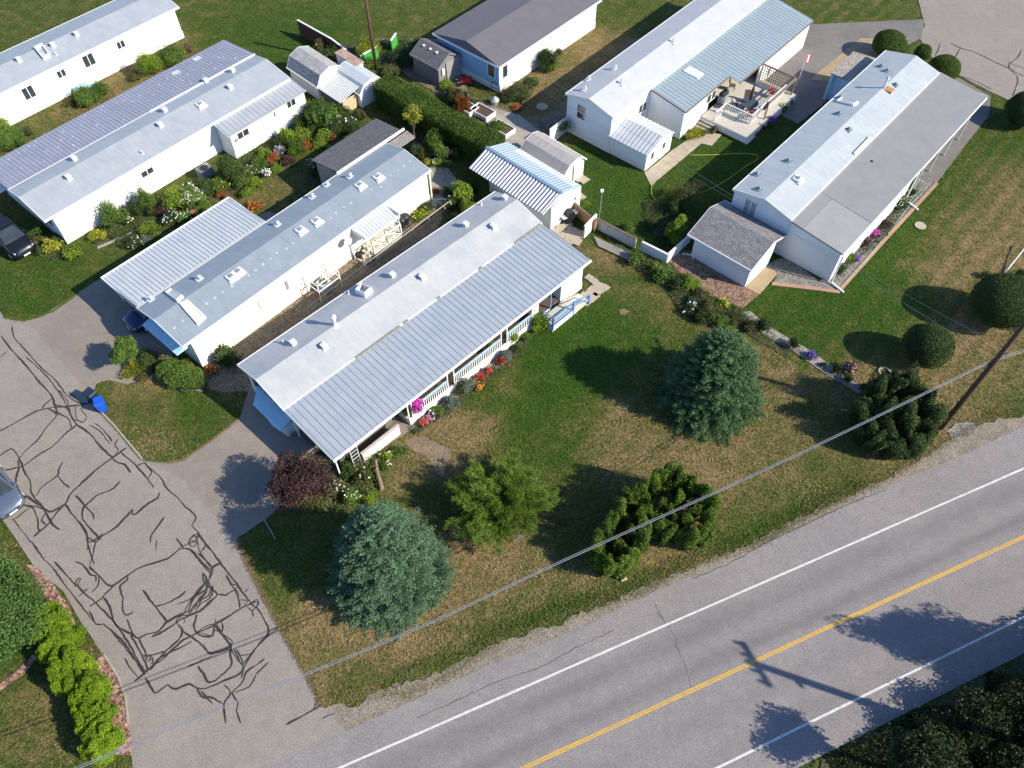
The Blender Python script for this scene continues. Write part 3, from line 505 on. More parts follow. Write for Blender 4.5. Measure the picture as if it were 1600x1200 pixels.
LM = dict(
 green=leafmat('leaf_mid_green', (.045, .085, .014), (.17, .27, .045)), dark=leafmat('leaf_dark_green', (.020, .042, .010), (.085, .135, .035)),
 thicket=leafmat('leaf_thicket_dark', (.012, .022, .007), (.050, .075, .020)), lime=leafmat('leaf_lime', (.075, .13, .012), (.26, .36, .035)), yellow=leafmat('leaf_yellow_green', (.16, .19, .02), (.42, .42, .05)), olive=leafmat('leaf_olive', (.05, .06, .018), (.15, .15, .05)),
 grey=leafmat('leaf_grey_green', (.06, .085, .06), (.19, .23, .17)), purple=leafmat('leaf_purple', (.020, .010, .011), (.125, .062, .058)), blue=leafmat('needle_blue_green', (.012, .032, .014), (.165, .275, .150), .08),
 spruce=leafmat('needle_green', (.010, .028, .010), (.155, .265, .105), .08), feather=leafmat('needle_feathery_green', (.055, .105, .012), (.21, .32, .040), .25), cedar=leafmat('cedar_spray', (.026, .060, .008), (.17, .26, .025), .2),
 cedard=leafmat('cedar_spray_dark', (.020, .042, .010), (.085, .13, .030), .15), hedge=leafmat('hedge_green', (.028, .060, .007), (.115, .175, .022), .2), limeh=leafmat('lime_hedge', (.058, .115, .006), (.28, .41, .018), .18), brown=leafmat('dry_leaves', (.10, .07, .04), (.26, .19, .10)),
 rust=leafmat('orange_leaves', (.16, .06, .02), (.40, .14, .04)), lily=leafmat('lily_blades', (.05, .09, .02), (.16, .22, .05)), tree=leafmat('broad_leaf_tree', (.03, .065, .014), (.12, .20, .045), .2))
PET = dict(white=plain('petal_white', (.82, .80, .74), .6, .05), red=plain('petal_red', (.45, .035, .03), .6, .2), coral=plain('petal_coral', (.60, .09, .08), .6, .2), pink=plain('petal_pink', (.70, .22, .42), .6, .2), magenta=plain('petal_magenta', (.62, .05, .45), .6, .2),
 purple=plain('petal_purple', (.20, .08, .45), .6, .2), yellow=plain('petal_yellow', (.80, .58, .04), .6, .2), orange=plain('petal_orange', (.60, .22, .02), .6, .2), crimson=plain('petal_crimson', (.35, .01, .03), .6, .2), lav=plain('petal_lavender', (.55, .45, .62), .6, .15))
def petals(P, size, mat, root):
    n = len(P); Pn = np.repeat(P, 4, 0)+RNG.normal(0, size*.35, (4*n, 3)); return leaf_mesh('flowers', Pn, lmix(4*n, np.tile([0, 0, 1.], (4*n, 1)), .5), unit(4*n), size, size*.75, mat, root)
def shrub(u, v, r, h, kind, label, cat='shrub', name='shrub', fl=None, nf=40, leaf=.085, dens=1., group='shrubs and flowers in the garden beds', shape='round', base=None, amp=.22, fs=.09, z0=0.):
    """u,v: centre of the visible plant in the photo, r radius px, h height m"""
    c = W(u, v, z0+h*.5) if base is None else W(*base, z0)
    R = r*mpp(u, v, h*.5); root = empty(name, (c[0], c[1], z0), 0, label, cat, group)
    mb = MB(); ps = []; ns = []
    k = 1 if R < .45 else (4 if R < 1.1 else 7); area = 4*math.pi*R*max(h*.5, R*.6)
    tot = int(min(16000, max(350, area/(leaf*leaf*.5)*1.25*dens)))
    for i in range(k):
        if k == 1: cc = (0, 0, h*.5); rr = (R, R, h*.55)
        else:
            a = 2*math.pi*i/(k-1)+random.uniform(-.3, .3); q = .48*R if i < k-1 else 0
            hh = h*random.uniform(.72, .95) if i < k-1 else h; cc = (q*math.cos(a), q*math.sin(a), hh*.5); s = random.uniform(.52, .68) if i < k-1 else .66; rr = (R*s, R*s, hh*.55)
        lp = Lump(3.2, amp); P, Nn = blob_pts(tot//k, cc, rr, lp, .62); ps.append(P); ns.append(Nn)
        if shape != 'loose': core(mb, cc, rr, lp, .58)
    P = np.concatenate(ps); Nn = np.concatenate(ns); n = len(P); T = unit(n); T[:, 2] += .5
    if shape == 'blades':
        T = Nn*.6+np.array([0, 0, 1.]); leafL, leafW = leaf*4.2, leaf*.35; Nq = lmix(n, np.cross(T, unit(n)), .2)
    else: leafL, leafW = leaf*RNG.uniform(.8, 1.4, n), leaf*.62; Nq = lmix(n, Nn, .62)
    col = RNG.random(n)*.55+.45*(Lump(2.2/max(R, .3), .5, 9)(P)-.5)
    f = leaf_mesh('foliage', P, Nq, T, leafL, leafW, LM[kind], root, col)
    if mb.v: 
        me = mb.build('light_block_core', LM[kind], root)
    if fl:
        for cname, q in (fl if isinstance(fl, list) else [(fl, nf)]):
            sel = RNG.choice(n, min(q, n), replace=False); S = P[sel]; S = S[(Nn[sel][:, 2] > .05)]
            if len(S): petals(S+Nn[sel][(Nn[sel][:, 2] > .05)]*leaf*.5, fs, PET[cname], root)
    return root
# ---------------------------------------------------------------- building helpers
def slab(mb, a, b, c, d, t, m=0):     # top corners ccw, thickness down
    dn = lambda p: (p[0], p[1], p[2]-t); return mb.hexa([dn(a), dn(b), dn(c), dn(d)], [a, b, c, d], m)
def pan(mb, x0, x1, ya, za, yb, zb, pitch, rw, rh, t=.05, m=0, mr=0, skew=0.):
    """ribbed sheet running from (ya,za) to (yb,zb), ribs across x"""
    if yb < ya: ya, za, yb, zb = yb, zb, ya, za
    slab(mb, (x0, ya, za), (x1, ya, za), (x1, yb, zb), (x0, yb, zb), t, m)
    n = int((x1-x0)/pitch)
    for i in range(n+1):
        x = x0+(i+.5)*pitch if i < n else x1-rw/2
        if x > x1-rw/2: break
        w = rw/2; w2 = rw*.28
        mb.hexa([(x-w, ya, za-.003), (x+w, ya, za-.003), (x+w, yb, zb-.003), (x-w, yb, zb-.003)], [(x-w2, ya, za+rh), (x+w2, ya, za+rh), (x+w2, yb, zb+rh), (x-w2, yb, zb+rh)], mr)
def window(root, x0, x1, z0, z1, Y, out=-1, panes=2, glass=None, axis='y', curtains=False, fm=None):
    """window in a wall y=Y (axis y) or x=Y (axis x); out = outward sign"""
    f = MB(); g = MB(); t = .06; d0, d1 = Y-out*.02, Y+out*.05; e0, e1 = Y-out*.02, Y+out*.022
    B = (lambda mb, a, b, c, d, y0, y1: mb.box(a, b, y0, y1, c, d)) if axis == 'y' else (lambda mb, a, b, c, d, y0, y1: mb.box(y0, y1, a, b, c, d))
    B(f, x0-t, x1+t, z0-t, z0, d0, d1); B(f, x0-t, x1+t, z1, z1+t, d0, d1); B(f, x0-t, x0, z0, z1, d0, d1); B(f, x1, x1+t, z0, z1, d0, d1)
    for i in range(1, panes): x = x0+(x1-x0)*i/panes; B(f, x-.03, x+.03, z0, z1, d0, d1-out*.008)
    w = f.build('window', fm or M_WHITE, root); B(g, x0, x1, z0, z1, e0, e1); g.build('pane', glass or M_GLASS, w); return w
def vents(root, F, fz, lst):
    for (u, v, kind) in lst:
        x, y, z = F.roof(u, v, fz); mb = MB()
        if kind == 'box':
            s = .15; mb.box(x-s, x+s, y-s, y+s, z-.04, z+.26); mb.box(x-s-.04, x+s+.04, y-s-.04, y+s+.04, z+.26, z+.31); mb.box(x-.2, x+.2, y-.2, y+.2, z-.06, z+.03); mb.build('roof_vent', plain('vent_enamel', (.6, .6, .6), .5, .08), root)
        elif kind == 'pipe':
            mb.tube([(x, y, z-.05), (x, y, z+.32)], .045); mb.tube([(x, y, z-.06), (x, y, z+.06)], [.17, .06]); mb.build('vent_pipe', M_LGREY, root, True)
        elif kind == 'cap':
            mb.tube([(x, y, z-.05), (x, y, z+.3)], .06, 10); mb.tube([(x, y, z+.3), (x, y, z+.36), (x, y, z+.4)], [.13, .12, .02], 10); mb.box(x-.25, x+.25, y-.25, y+.25, z-.06, z+.035); mb.build('vent_pipe', M_LGREY, root)
        elif kind == 'teal':
            mb.tube([(x, y, z-.05), (x, y, z+.17)], .08, 10); mb.tube([(x, y, z+.17), (x, y, z+.25)], [.14, .05], 10); mb.box(x-.24, x+.24, y-.2, y+.2, z-.06, z+.05); mb.build('roof_vent', M_TEAL, root)
        elif kind == 'patch':
            mb.tube([(x, y, z-.04), (x, y, z+.012), (x, y, z+.016)], [random.uniform(.08, .13)]*2+[.05], 9); mb.build('sealant_spot', plain('aged_sealant', (.42, .45, .50), .6, .15, 8.), root, False)
        elif kind == 'curb':
            s = .30; mb.box(x-s, x+s, y-s, y+s, z-.1, z+.18, 0); mb.box(x-.14, x+.14, y-.14, y+.14, z+.18, z+.26, 1); mb.box(x-s-.07, x+s+.07, y-s-.07, y+s+.07, z-.1, z+.05, 0); mb.build('roof_vent', [M_WHITE, M_GREY], root)
def skylight(root, pts, zt, name='skylight', well=False):
    """pts: 4 local (x,y,z) base corners ccw"""
    cx = sum(p[0] for p in pts)/4; cy = sum(p[1] for p in pts)/4; f = MB(); g = MB()
    ins = lambda s, dz: [((p[0]-cx)*s+cx, (p[1]-cy)*s+cy, p[2]+dz) for p in pts]
    o_, i_ = ins(1, zt), ins(.78, zt); lo, li = ins(1.06, -.1), ins(.78, .02)
    for k in range(4):
        q = (k+1) % 4; f.add([lo[k], lo[q], o_[q], o_[k], i_[k], i_[q], li[q], li[k]], [(0, 1, 2, 3), (3, 2, 5, 4), (4, 5, 6, 7)])
    w = f.build(name, M_WHITE, root); hz = .03 if well else zt*.8
    g.add(ins(.785, hz), [(0, 1, 2, 3)]); g.build('dome', M_GLASS2 if well else plain('skylight_dome', (.52, .50, .46), .35, .12, 6.), w)
def gable(name, mats, root, x0, x1, prof, t=.09, fascia=M_WHITE, oh=0.):
    """roof from polyline prof (y,z) low->...->low, as one solid of thickness t"""
    mb = MB(); top = prof; bot = [(p[0], p[1]-t) for p in prof][::-1]
    for i in range(len(prof)-1): mb.extx([prof[i], prof[i+1], (prof[i+1][0], prof[i+1][1]-t), (prof[i][0], prof[i][1]-t)], x0, x1)
    r = mb.build(name, mats, root); f = MB()
    for X, s in ((x0, -1), (x1, 1)):
        for i in range(len(prof)-1):
            (ya, za), (yb, zb) = prof[i], prof[i+1]; xa, xb = sorted((X, X+s*.03))
            f.hexa([(xa, ya, za-t-.05), (xb, ya, za-t-.05), (xb, yb, zb-t-.05), (xa, yb, zb-t-.05)], [(xa, ya, za+.012), (xb, ya, za+.012), (xb, yb, zb+.012), (xa, yb, zb+.012)])
    for (y, z), s in ((prof[0], -1), (prof[-1], 1)):
        ya, yb = sorted((y, y+s*.06)); f.box(x0-.03, x1+.03, ya, yb, z-t-.06, z+.008)
    f.build('fascia', fascia, r); return r
def wallbody(root, x0, x1, prof, mat, name='wall', skirt=True, smat=None, sh=.62):
    mb = MB(); mb.extx(prof, x0, x1); w = mb.build(name, mat, root)
    if skirt:
        ys = [p[0] for p in prof]; a, b = min(ys), max(ys); s = MB(); e = .035
        s.box(x0-e, x1+e, a-e, a-.001, 0, sh); s.box(x0-e, x1+e, b+.001, b+e, 0, sh); s.box(x0-e, x0-.001, a, b, 0, sh); s.box(x1+.001, x1+e, a, b, 0, sh); s.build('skirting', smat or M_WHITE, root)
    return w
def posts(root, lst, w=.09, mat=None, name='post'):
    for (x, y, z0, z1) in lst: MB().box(x-w/2, x+w/2, y-w/2, y+w/2, z0, z1).build(name, mat or M_WHITE, root)
def railing(root, p, q, z0, z1, pitch=.13, bal=.035, mat=None, top=None, tw=.08, name='railing', xbr=False):
    mb = MB(); p = np.array(p, float); q = np.array(q, float); L = np.linalg.norm(q-p); n = max(2, int(L/pitch))
    mb.bar((*p, z1), (*q, z1), tw, .05, 1); mb.bar((*p, z0), (*q, z0), .05, .05, 0)
    if not xbr:
        for i in range(n+1): a = p+(q-p)*i/n; mb.bar((*a, z0), (*a, z1), bal, bal, 0)
    else:
        mb.bar((*p, z0), (*q, z1), bal, bal); mb.bar((*p, z1), (*q, z0), bal, bal); mb.bar((*p, z0), (*p, z1), .06); mb.bar((*q, z0), (*q, z1), .06)
        mb.bar((*((p+q)/2), z0), (*((p+q)/2), z1), bal)
    return mb.build(name, [mat or M_WHITE, top or mat or M_WHITE], root)

# ---------------------------------------------------------------- main house (veranda roof, front yard)
F = FM = Frame(45.4, 914, 456); root = fempty('mobile_home', F, 'long white mobile home with ribbed veranda roof and white railing beside the big front lawn', 'mobile home', 'mobile homes')
x0, x1 = -21.62, .62; YV, YE, YR, YU = .30, 4.93, 7.40, 9.6; ZV, ZE, ZR = 2.5, 2.9, 3.52
wallbody(root, -21.35, .2, [(YE+.05, 0), (YU-.15, 0), (YU-.15, ZE-.05), (YR, ZR-.13), (YE+.05, ZE-.05)], M_SID)
gable('roof', R_MAINU, root, x0, x1, [(YE, ZE), (YR, ZR), (YU, ZE)], .1)
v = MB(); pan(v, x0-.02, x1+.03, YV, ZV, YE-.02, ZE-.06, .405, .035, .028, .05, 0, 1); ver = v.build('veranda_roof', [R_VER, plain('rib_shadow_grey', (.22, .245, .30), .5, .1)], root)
g = MB(); g.box(x0, x1+.03, YV-.10, YV-.005, ZV-.13, ZV-.01); g.box(x0, x1+.03, YV-.06, YV-.005, ZV-.01, ZV+.035); g.build('gutter', M_WHITE, root)
for a, b in ((-16.2, -12.6), (-12.3, -11.9), (-9.4, -9.1), (-5.6, -5.3), (-2.2, .5)): MB().box(a, b, YE-.13, YE+.02, ZE-.02, ZE+.03).build('flashing', M_PURLIN, root)
fz = lambda x, y: ZE+(ZR-ZE)*(y-YE)/(YR-YE) if y < YR else ZR-(ZR-ZE)*(y-YR)/(YU-YR)
vents(root, F, fz, [(459,538,'box'),(507,543,'box'),(614,432,'box'),(660,435,'box'),(728,353,'box'),(771,356,'box'),(789,311,'box'),(752,320,'pipe'),(545,459,'pipe'),(443,536,'pipe')])
cx, cy, cz = F.roof(524, 508, fz); mb = MB(); mb.tube([(cx, cy, cz-.1), (cx, cy, cz+.75)], .11, 12); mb.tube([(cx, cy, cz+.6), (cx, cy, cz+.68)], .16, 12); mb.tube([(cx, cy, cz+.75), (cx, cy, cz+.84), (cx, cy, cz+.93)], [.19, .19, .03], 12); mb.tube([(cx, cy, cz-.08), (cx, cy, cz+.12)], [.28, .12], 12); mb.build('chimney', M_LGREY, root)
pts = [F.roof(u, v_, fz) for u, v_ in ((556,458),(571,465),(582,455),(566,446))]; pts = [(p[0]-.0, p[1], p[2]) for p in pts]; skylight(root, [pts[0], pts[1], pts[2], pts[3]], .36, well=True)
for (a, b, c, d) in ((-19.5, -18., 1.1, 2.2), (-13, -11.6, 1.2, 2.2), (-8, -6.6, 1.2, 2.2)): window(root, a, b, c, d, YE+.05)
MB().box(-10.3, -9.4, YE-.01, YE+.06, .62, 2.6).build('door', M_GREY, root)
window(root, 5.6, 8.9, 1.2, 2.3, -21.35, -1, 3, axis='x')
# front bay under the eave; its blue shade is put into the colours
bay = MB(); bay.prism([(-21.35, YE+.1), (-21.35, YU-1.2), (-22.0, YU-2.0), (-22.15, YE+1.5), (-21.9, YE+.1)], .0, 1.15); bay.build('front_bay', M_BLUE, root)
aw = MB(); aw.hexa([(-21.33, YE+.05, 1.17), (-22.3, YE+.05, 1.17), (-22.3, YU-1.8, 1.17), (-21.33, YU-1.0, 1.17)][::-1], [(-21.33, YE+.05, 1.5), (-22.2, YE+.05, 1.25), (-22.2, YU-1.8, 1.25), (-21.33, YU-1.0, 1.5)][::-1]); aw.build('bay_roof', M_BLUEL, root)
# storage room at the far end of the veranda
wallbody(root, -2.15, .05, [(.42, 0), (YE, 0), (YE, ZE-.12), (.42, ZV-.06)], M_SID, 'storage_room', True)
# veranda deck, low front wall, rails and posts
MB().box(-16.0, -2.2, .5, YE-.0, .3, .55).build('veranda_floor', plain('shade_dark_floor', (.10, .075, .055), .8, .2), root)  # floor colour darkened to stand for shade beneath the veranda roof
lw = MB(); lw.box(-16.05, -3.3, .30, .44, 0, .56); lw.box(-16.05, -15.95, .45, 2.2, 0, .56); lw.build('deck_skirt', M_WHITE, root)
for a, b in ((-15.75, -12.75), (-12.2, -8.0), (-7.45, -4.6)): railing(root, (a, .38), (b, .38), .64, 1.45, .16, .05, M_WHITE, M_BLUEL, .12)
for a, b in ((-16.02, -15.72), (-12.75, -12.2), (-8.0, -7.45), (-4.6, -4.5)):
    posts(root, [(a, .38, .5, ZV-.05), (b, .38, .5, ZV-.05)], .07)
posts(root, [(-3.2, .42, .3, ZV-.05)], .09, M_BLUEP)
MB().box(-5.1, -4.62, .36, .41, .6, ZV-.4).build('trellis', M_WHITE, root)
# open carport end: slatted screen, low white wall
MB().box(-21.3, -16.2, .9, 4.8, .0, .03).build('slab', plain('shade_dark_slab', (.14, .12, .10), .9, .2), root)  # slab colour darkened for the shade under the open end
sc = MB(); 
for i in range(42): sc.box(-20.9+i*.1, -20.84+i*.1, 1.25, 1.29, .05, 1.3)
sc.box(-20.9, -16.8, 1.29, 1.33, .2, 1.25); sc.build('slatted_screen', M_PURLIN, root)
lx0 = F.wy(570, 712, .45)[0]; MB().box(-19.75, -16.9, .30, .42, 0, .95).build('low_wall', M_WHITE, root); MB().box(-19.8, -16.85, .27, .45, .95, 1.0).build('wall_cap', plain('pinkish_cap', (.5, .42, .38)), root)
st = MB(); st.bar((-20.45, .35, 0), (-20.45, .35, ZV-.1), .05); st.bar((-19.95, .35, 0), (-19.95, .35, ZV-.1), .05)
for i in range(6): st.bar((-20.45, .35, .3+i*.36), (-19.95, .35, .3+i*.36), .04)
st.build('ladder_post', M_LGREY, root); posts(root, [(-21.4, .5, 0, ZV-.05), (-21.4, 4.6, 0, ZE-.2)], .08)
# blue ramp and landing
r = fempty('entry_ramp', F, 'white skirted landing and ramp with blue handrails at the end of the veranda', 'ramp', None)
xs, ys = F.px(872, 514, 0); xe, ye = F.px(912, 487, 0)
MB().box(-4.3, -1.85, -.85, .27, 0, .48).build('landing', M_WHITE, r); MB().box(-4.3, -1.85, -.85, .27, .482, .52).build('landing_boards', M_DECK, r)
rm = MB(); rm.hexa([(-1.83, -.85, 0), (-.5, -.85, 0), (-.5, .2, 0), (-1.83, .2, 0)], [(-1.83, -.85, .5), (-.5, -.85, .08), (-.5, .2, .08), (-1.83, .2, .5)]); rm.build('ramp_surface', M_DECK, r)
for a, b, z0, z1 in (((-4.25, -.82), (-2.2, -.82), .55, 1.35), ((-4.25, -.82), (-4.25, .1), .55, 1.35)):
    mb = MB()
    for z in (z1, (z0+z1)/2, z0): mb.bar((*a, z), (*b, z), .07, .06)
    mb.bar((*a, .1), (*a, z1), .1); mb.bar((*b, .1), (*b, z1), .1); mb.build('handrail', M_BLUEP, r)
mb = MB(); mb.bar((-2.2, -.82, 1.35), (-.7, -.95, 1.0), .07, .06); mb.bar((-2.2, -.82, .95), (-.7, -.95, .6), .07, .06); mb.bar((-.7, -.95, 0), (-.7, -.95, 1.0), .1); mb.bar((-2.2, -.82, 0), (-2.2, -.82, 1.4), .11); mb.build('handrail', M_BLUEP, r)

# ---------------------------------------------------------------- second home (satellite dish, patch-dotted roof)
F = F2 = Frame(49.2, 317.3, 576.8); root = fempty('mobile_home', F, 'mobile home with grey roof dotted with white sealant spots and a cream side wall', 'mobile home', 'mobile homes')
x0, x1 = -.5, 21.7; YE, YR, YU = -.02, 2.69, 4.83; ZE, ZR = 2.9, 3.4
wallbody(root, .1, 21.4, [(YE+.09, 0), (YU-.1, 0), (YU-.1, ZE-.05), (YR, ZR-.13), (YE+.09, ZE-.05)], M_CREAM, smat=plain('cream_skirting', (.74, .70, .62), .6, .05))
gable('roof', R_H2, root, x0, x1, [(YE, ZE), (YR, ZR), (YU, ZE)], .1)
fz2 = lambda x, y: ZE+(ZR-ZE)*(y-YE)/(YR-YE) if y < YR else ZR-(ZR-ZE)*(y-YR)/(YU-YR)
L = [(u, v_, 'patch') for u, v_ in ((272,512),(285,501),(322,474),(335,465),(348,456),(362,447),(388,430),(399,422),(410,413),(422,404),(432,395),(447,388),(457,380),(505,345),(516,340),(524,332),(537,324),(548,317),(580,296),(595,292),(610,274),(621,266),(630,259),(640,252))]
vents(root, F, fz2, L+[(237,469,'cap'),(313,437,'cap'),(435,352,'cap'),(489,309,'cap'),(512,290,'cap'),(548,277,'cap'),(495,347,'curb'),(470,361,'curb'),(563,291,'curb'),(591,278,'curb'),(362,434,'curb'),(373,426,'curb')])
for q, dz in ((((259,458),(278,473),(287,464),(268,452)), .16), (((281,476),(309,508),(322,496),(294,470)), .16)):
    p4 = [F.roof(u, v_, fz2) for u, v_ in q]; skylight(root, p4, dz)
window(root, 5.6, 7.4, 1.35, 2.2, YE+.09, glass=plain('closed_shutter', (.66, .65, .60), .5)); MB().box(7.55, 7.75, YE+.02, YE+.08, 1.4, 2.2).build('shutter', M_GREY, root); MB().box(5.25, 5.45, YE+.02, YE+.08, 1.4, 2.2).build('shutter', M_LGREY, root)
MB().box(14.9, 15.8, YE+.04, YE+.1, .65, 2.6).build('door', plain('cream_door', (.7, .66, .58)), root)
ds = MB(); ds.bar((21.55, YE-.02, .1), (21.55, YE-.02, ZE-.1), .09); ds.bar((21.55, YE-.02, .1), (22.3, YE-.7, .05), .08); ds.build('downpipe', M_WHITE, root)
window(root, .8, 4.0, 1.2, 2.2, .1, -1, 3, axis='x')
ba = MB(); ba.hexa([(-.9, .5, 1.9), (.08, .5, 1.9), (.08, 4.3, 1.9), (-.9, 4.3, 1.9)], [(-.9, .5, 1.95), (.08, .5, 2.25), (.08, 4.3, 2.25), (-.9, 4.3, 1.95)]); ba.build('window_awning', M_BLUEL, root)
# carport
cp = MB(); CX0, CX1 = -.42, 10.15; CY0, CY1 = 5.06, 9.33
pan(cp, CX0, CX1, CY0, 2.84, CY1, 2.5, .30, .12, .05, .05, 0, 0); r = cp.build('carport_roof', R_WHITE, root)
f = MB(); f.box(CX0-.04, CX1+.04, CY1, CY1+.08, 2.38, 2.56); f.box(CX0-.05, CX0-.01, CY0, CY1, 2.45, 2.6); f.box(CX1+.01, CX1+.05, CY0, CY1, 2.45, 2.6); f.build('gutter', M_WHITE, r)
posts(root, [(0, 9.1, 0, 2.45), (3.4, 9.1, 0, 2.45), (6.8, 9.1, 0, 2.45), (10, 9.1, 0, 2.45)], .09)
# shingle roofed addition
ad = MB(); slab(ad, (16.95, 8.1, 2.45), (16.95, 4.95, 2.98), (23.55, 4.95, 2.98), (23.75, 8.1, 2.45), .1); a_ = ad.build('addition_roof', R_SHX, root); MB().box(16.8, 23.8, 4.80, 4.93, 2.9, 3.06).build('flashing', M_WHITE, a_)
MB().box(17.2, 23.3, 4.9, 7.9, 0, 2.4).build('addition_wall', plain('tan_stucco', (.42, .36, .28)), root)
ad = MB(); slab(ad, (21.8, 4.8, 2.75), (21.8, 3.9, 2.6), (24.0, 3.9, 2.6), (24.0, 4.8, 2.75), .1); ad.build('addition_eave', R_SHG, root)
# entry canopy, landing and stairs
cn = MB(); pan(cn, 13.78, 17.05, YE+.02, 2.62, -1.33, 2.32, .28, .05, .035, .05, 0, 1); c_ = cn.build('entry_canopy', [R_WHITE, M_LGREY], root)
fm = MB(); fm.box(13.74, 13.78, -1.35, YE, 2.27, 2.62); fm.box(17.05, 17.09, -1.35, YE, 2.27, 2.62); fm.box(13.74, 17.09, -1.39, -1.34, 2.2, 2.34); fm.build('trim', M_WHITE, c_)
posts(root, [(13.85, -1.28, 0, 2.3), (17.0, -1.28, 0, 2.3)], .08, M_LGREY)
MB().box(14.3, 17.0, -1.35, YE, .0, .62).build('landing', plain('pale_landing', (.55, .52, .42)), root)
sm = MB()
for i in range(3): sm.box(13.4+i*.3, 14.3, -1.2, -.25, .0, .16+.15*i-.001*i)
sm.build('steps', plain('yellowed_steps', (.48, .42, .28)), root)
railing(root, (14.3, -1.38), (15.65, -1.38), .66, 1.6, .5, .04, xbr=True); railing(root, (15.65, -1.38), (17.0, -1.38), .66, 1.6, .5, .04, xbr=True); railing(root, (17.02, -1.38), (17.02, -.1), .66, 1.6, .5, .04, xbr=True)
mb = MB(); mb.bar((13.35, -1.28, 0), (13.35, -1.28, .95), .05); mb.bar((13.35, -1.28, .95), (14.3, -1.38, 1.6), .05); mb.bar((13.35, -.2, 0), (13.35, -.2, .95), .05); mb.bar((13.35, -.2, .95), (14.3, -.2, 1.5), .05); mb.build('handrail', M_WHITE, root)
# satellite dish on the wall
dx, dz_ = F.wy(541, 375, -.3); mb = MB(); n = 16; vs = [(dx, -.42, dz_)]; fs = []
for r_, yy in ((.18, -.43), (.34, -.50)):
    for i in range(n): a = 2*math.pi*i/n; vs.append((dx+r_*math.cos(a), yy+.25*r_*math.sin(a), dz_+r_*math.sin(a)*.85))
for i in range(n): fs += [(0, 1+i, 1+(i+1) % n), (1+i, 1+n+i, 1+n+(i+1) % n, 1+(i+1) % n)]
mb.add(vs, fs); mb.bar((dx, -.42, dz_), (dx, .05, dz_-.1), .05); mb.bar((dx, -.42, dz_-.1), (dx, -.85, dz_+.05), .03)
d = mb.build('satellite_dish', M_LGREY); d.location = (F.o[0], F.o[1], 0); d.rotation_euler = (0, 0, F.a); tag(d, 'round satellite dish on the cream wall left of the entry canopy', 'satellite dish')
# air conditioner inside its frame
r = fempty('air_conditioner', F, 'boxy air conditioner with dark round fan under a white pipe frame by the cream wall', 'air conditioner')
ax, ay = F.px(505, 440, .75); MB().box(ax-.42, ax+.42, ay-.38, ay+.38, 0, .75).build('housing', plain('ac_grey', (.46, .46, .46), .4), r)
mb = MB(); mb.tube([(ax, ay, .74), (ax, ay, .77)], .3, 18); mb.build('fan_grille', M_BLACK, r); mb = MB()
for k in range(5): a = k*2*math.pi/5; mb.bar((ax, ay, .785), (ax+.24*math.cos(a), ay+.24*math.sin(a), .785), .07, .01)
mb.build('fan_blades', M_GREY, r)
r = fempty('pipe_frame', F, 'white pipe frame standing over the air conditioner by the cream wall', 'frame')
X0, X1, Y0, Y1 = ax-.95, ax+.95, ay-.7, ay+.62; mb = MB()
for x in (X0, X1):
    for y in (Y0, Y1): mb.bar((x, y, 0), (x, y, 1.55), .05)
for z in (.95, 1.55): 
    for p, q in (((X0, Y0), (X1, Y0)), ((X1, Y0), (X1, Y1)), ((X1, Y1), (X0, Y1)), ((X0, Y1), (X0, Y0))):
        if z > 1 or p[1] == q[1] == Y0 or p[0] == q[0]: mb.bar((*p, z), (*q, z), .05)
mb.build('pipes', M_WHITE, r)

# ---------------------------------------------------------------- third home (top left, lavender add-on roof)
F = F1 = Frame(49.5, 105, 381); root = fempty('mobile_home', F, 'wide white mobile home with ribbed lavender half roof behind the flower garden', 'mobile home', 'mobile homes')
x0, x1 = -.58, 21.95; YE, YR, YJ, YL = -.34, 2.53, 4.3, 8.7; ZE, ZR, ZJ, ZL = 2.9, 3.45, 3.12, 2.75
wallbody(root, .05, 21.7, [(YE+.3, 0), (YL-.5, 0), (YL-.5, ZL-.1), (YR, ZR-.13), (YE+.3, ZE-.0)], M_SID)
gable('roof', R_H1, root, x0, x1, [(YE, ZE), (YR, ZR), (YJ, ZJ)], .1)
v = MB(); pan(v, x0+.05, x1+.1, YJ+.02, ZJ+.05, YL, ZL, .31, .05, .03, .05); ar = v.build('add_on_roof', R_H1S, root)
MB().box(11.5, x1+.1, YJ-.09, YJ+.015, ZJ+.02, ZJ+.09).build('ridge_flashing', M_WHITE, ar)
mb = MB()
for i in range(60):
    x = random.uniform(1, 21.5); y = random.uniform(YJ+.5, YL-.3); z = ZJ+.05+(ZL-ZJ-.05)*(y-YJ)/(YL-YJ); s = random.uniform(.025, .06); mb.box(x-s, x+s, y-s*.5, y+s*.5, z-.01, z+.034)
for u, v_ in ((308,92),(275,114)):
    x, y, z = F.roof(u, v_, lambda x, y: ZJ-(ZJ-ZL)*(y-YJ)/(YL-YJ)); mb.box(x-.35, x+.35, y-.25, y+.25, z, z+.045)
mb.build('roof_sealant', plain('aged_sealant_white', (.5, .52, .56), .6, .15, 8.), ar)
fz1 = lambda x, y: ZE+(ZR-ZE)*(y-YE)/(YR-YE) if y < YR else ZR-(ZR-ZJ)*(y-YR)/(YJ-YR)
vents(root, F, fz1, [(364,112,'box'),(322,128,'box'),(360,138,'box'),(258,174,'box'),(251,197,'box'),(314,165,'curb'),(117,250,'box'),(108,279,'box'),(223,240,'pipe')])
wz = lambda u0, v0, u1, v1: (F.wy(u0, v0, YE+.3), F.wy(u1, v1, YE+.3))
(xa, za), (xb, zb) = wz(223, 278, 239, 265); window(root, xa, xb, za, zb+.3, YE+.3)
MB().box(.9, 4.1, YE+.25, YE+.31, 1.1, 2.3) ; window(root, .6, 2.5, 1.2, 2.2, .05, -1, 1, axis='x')
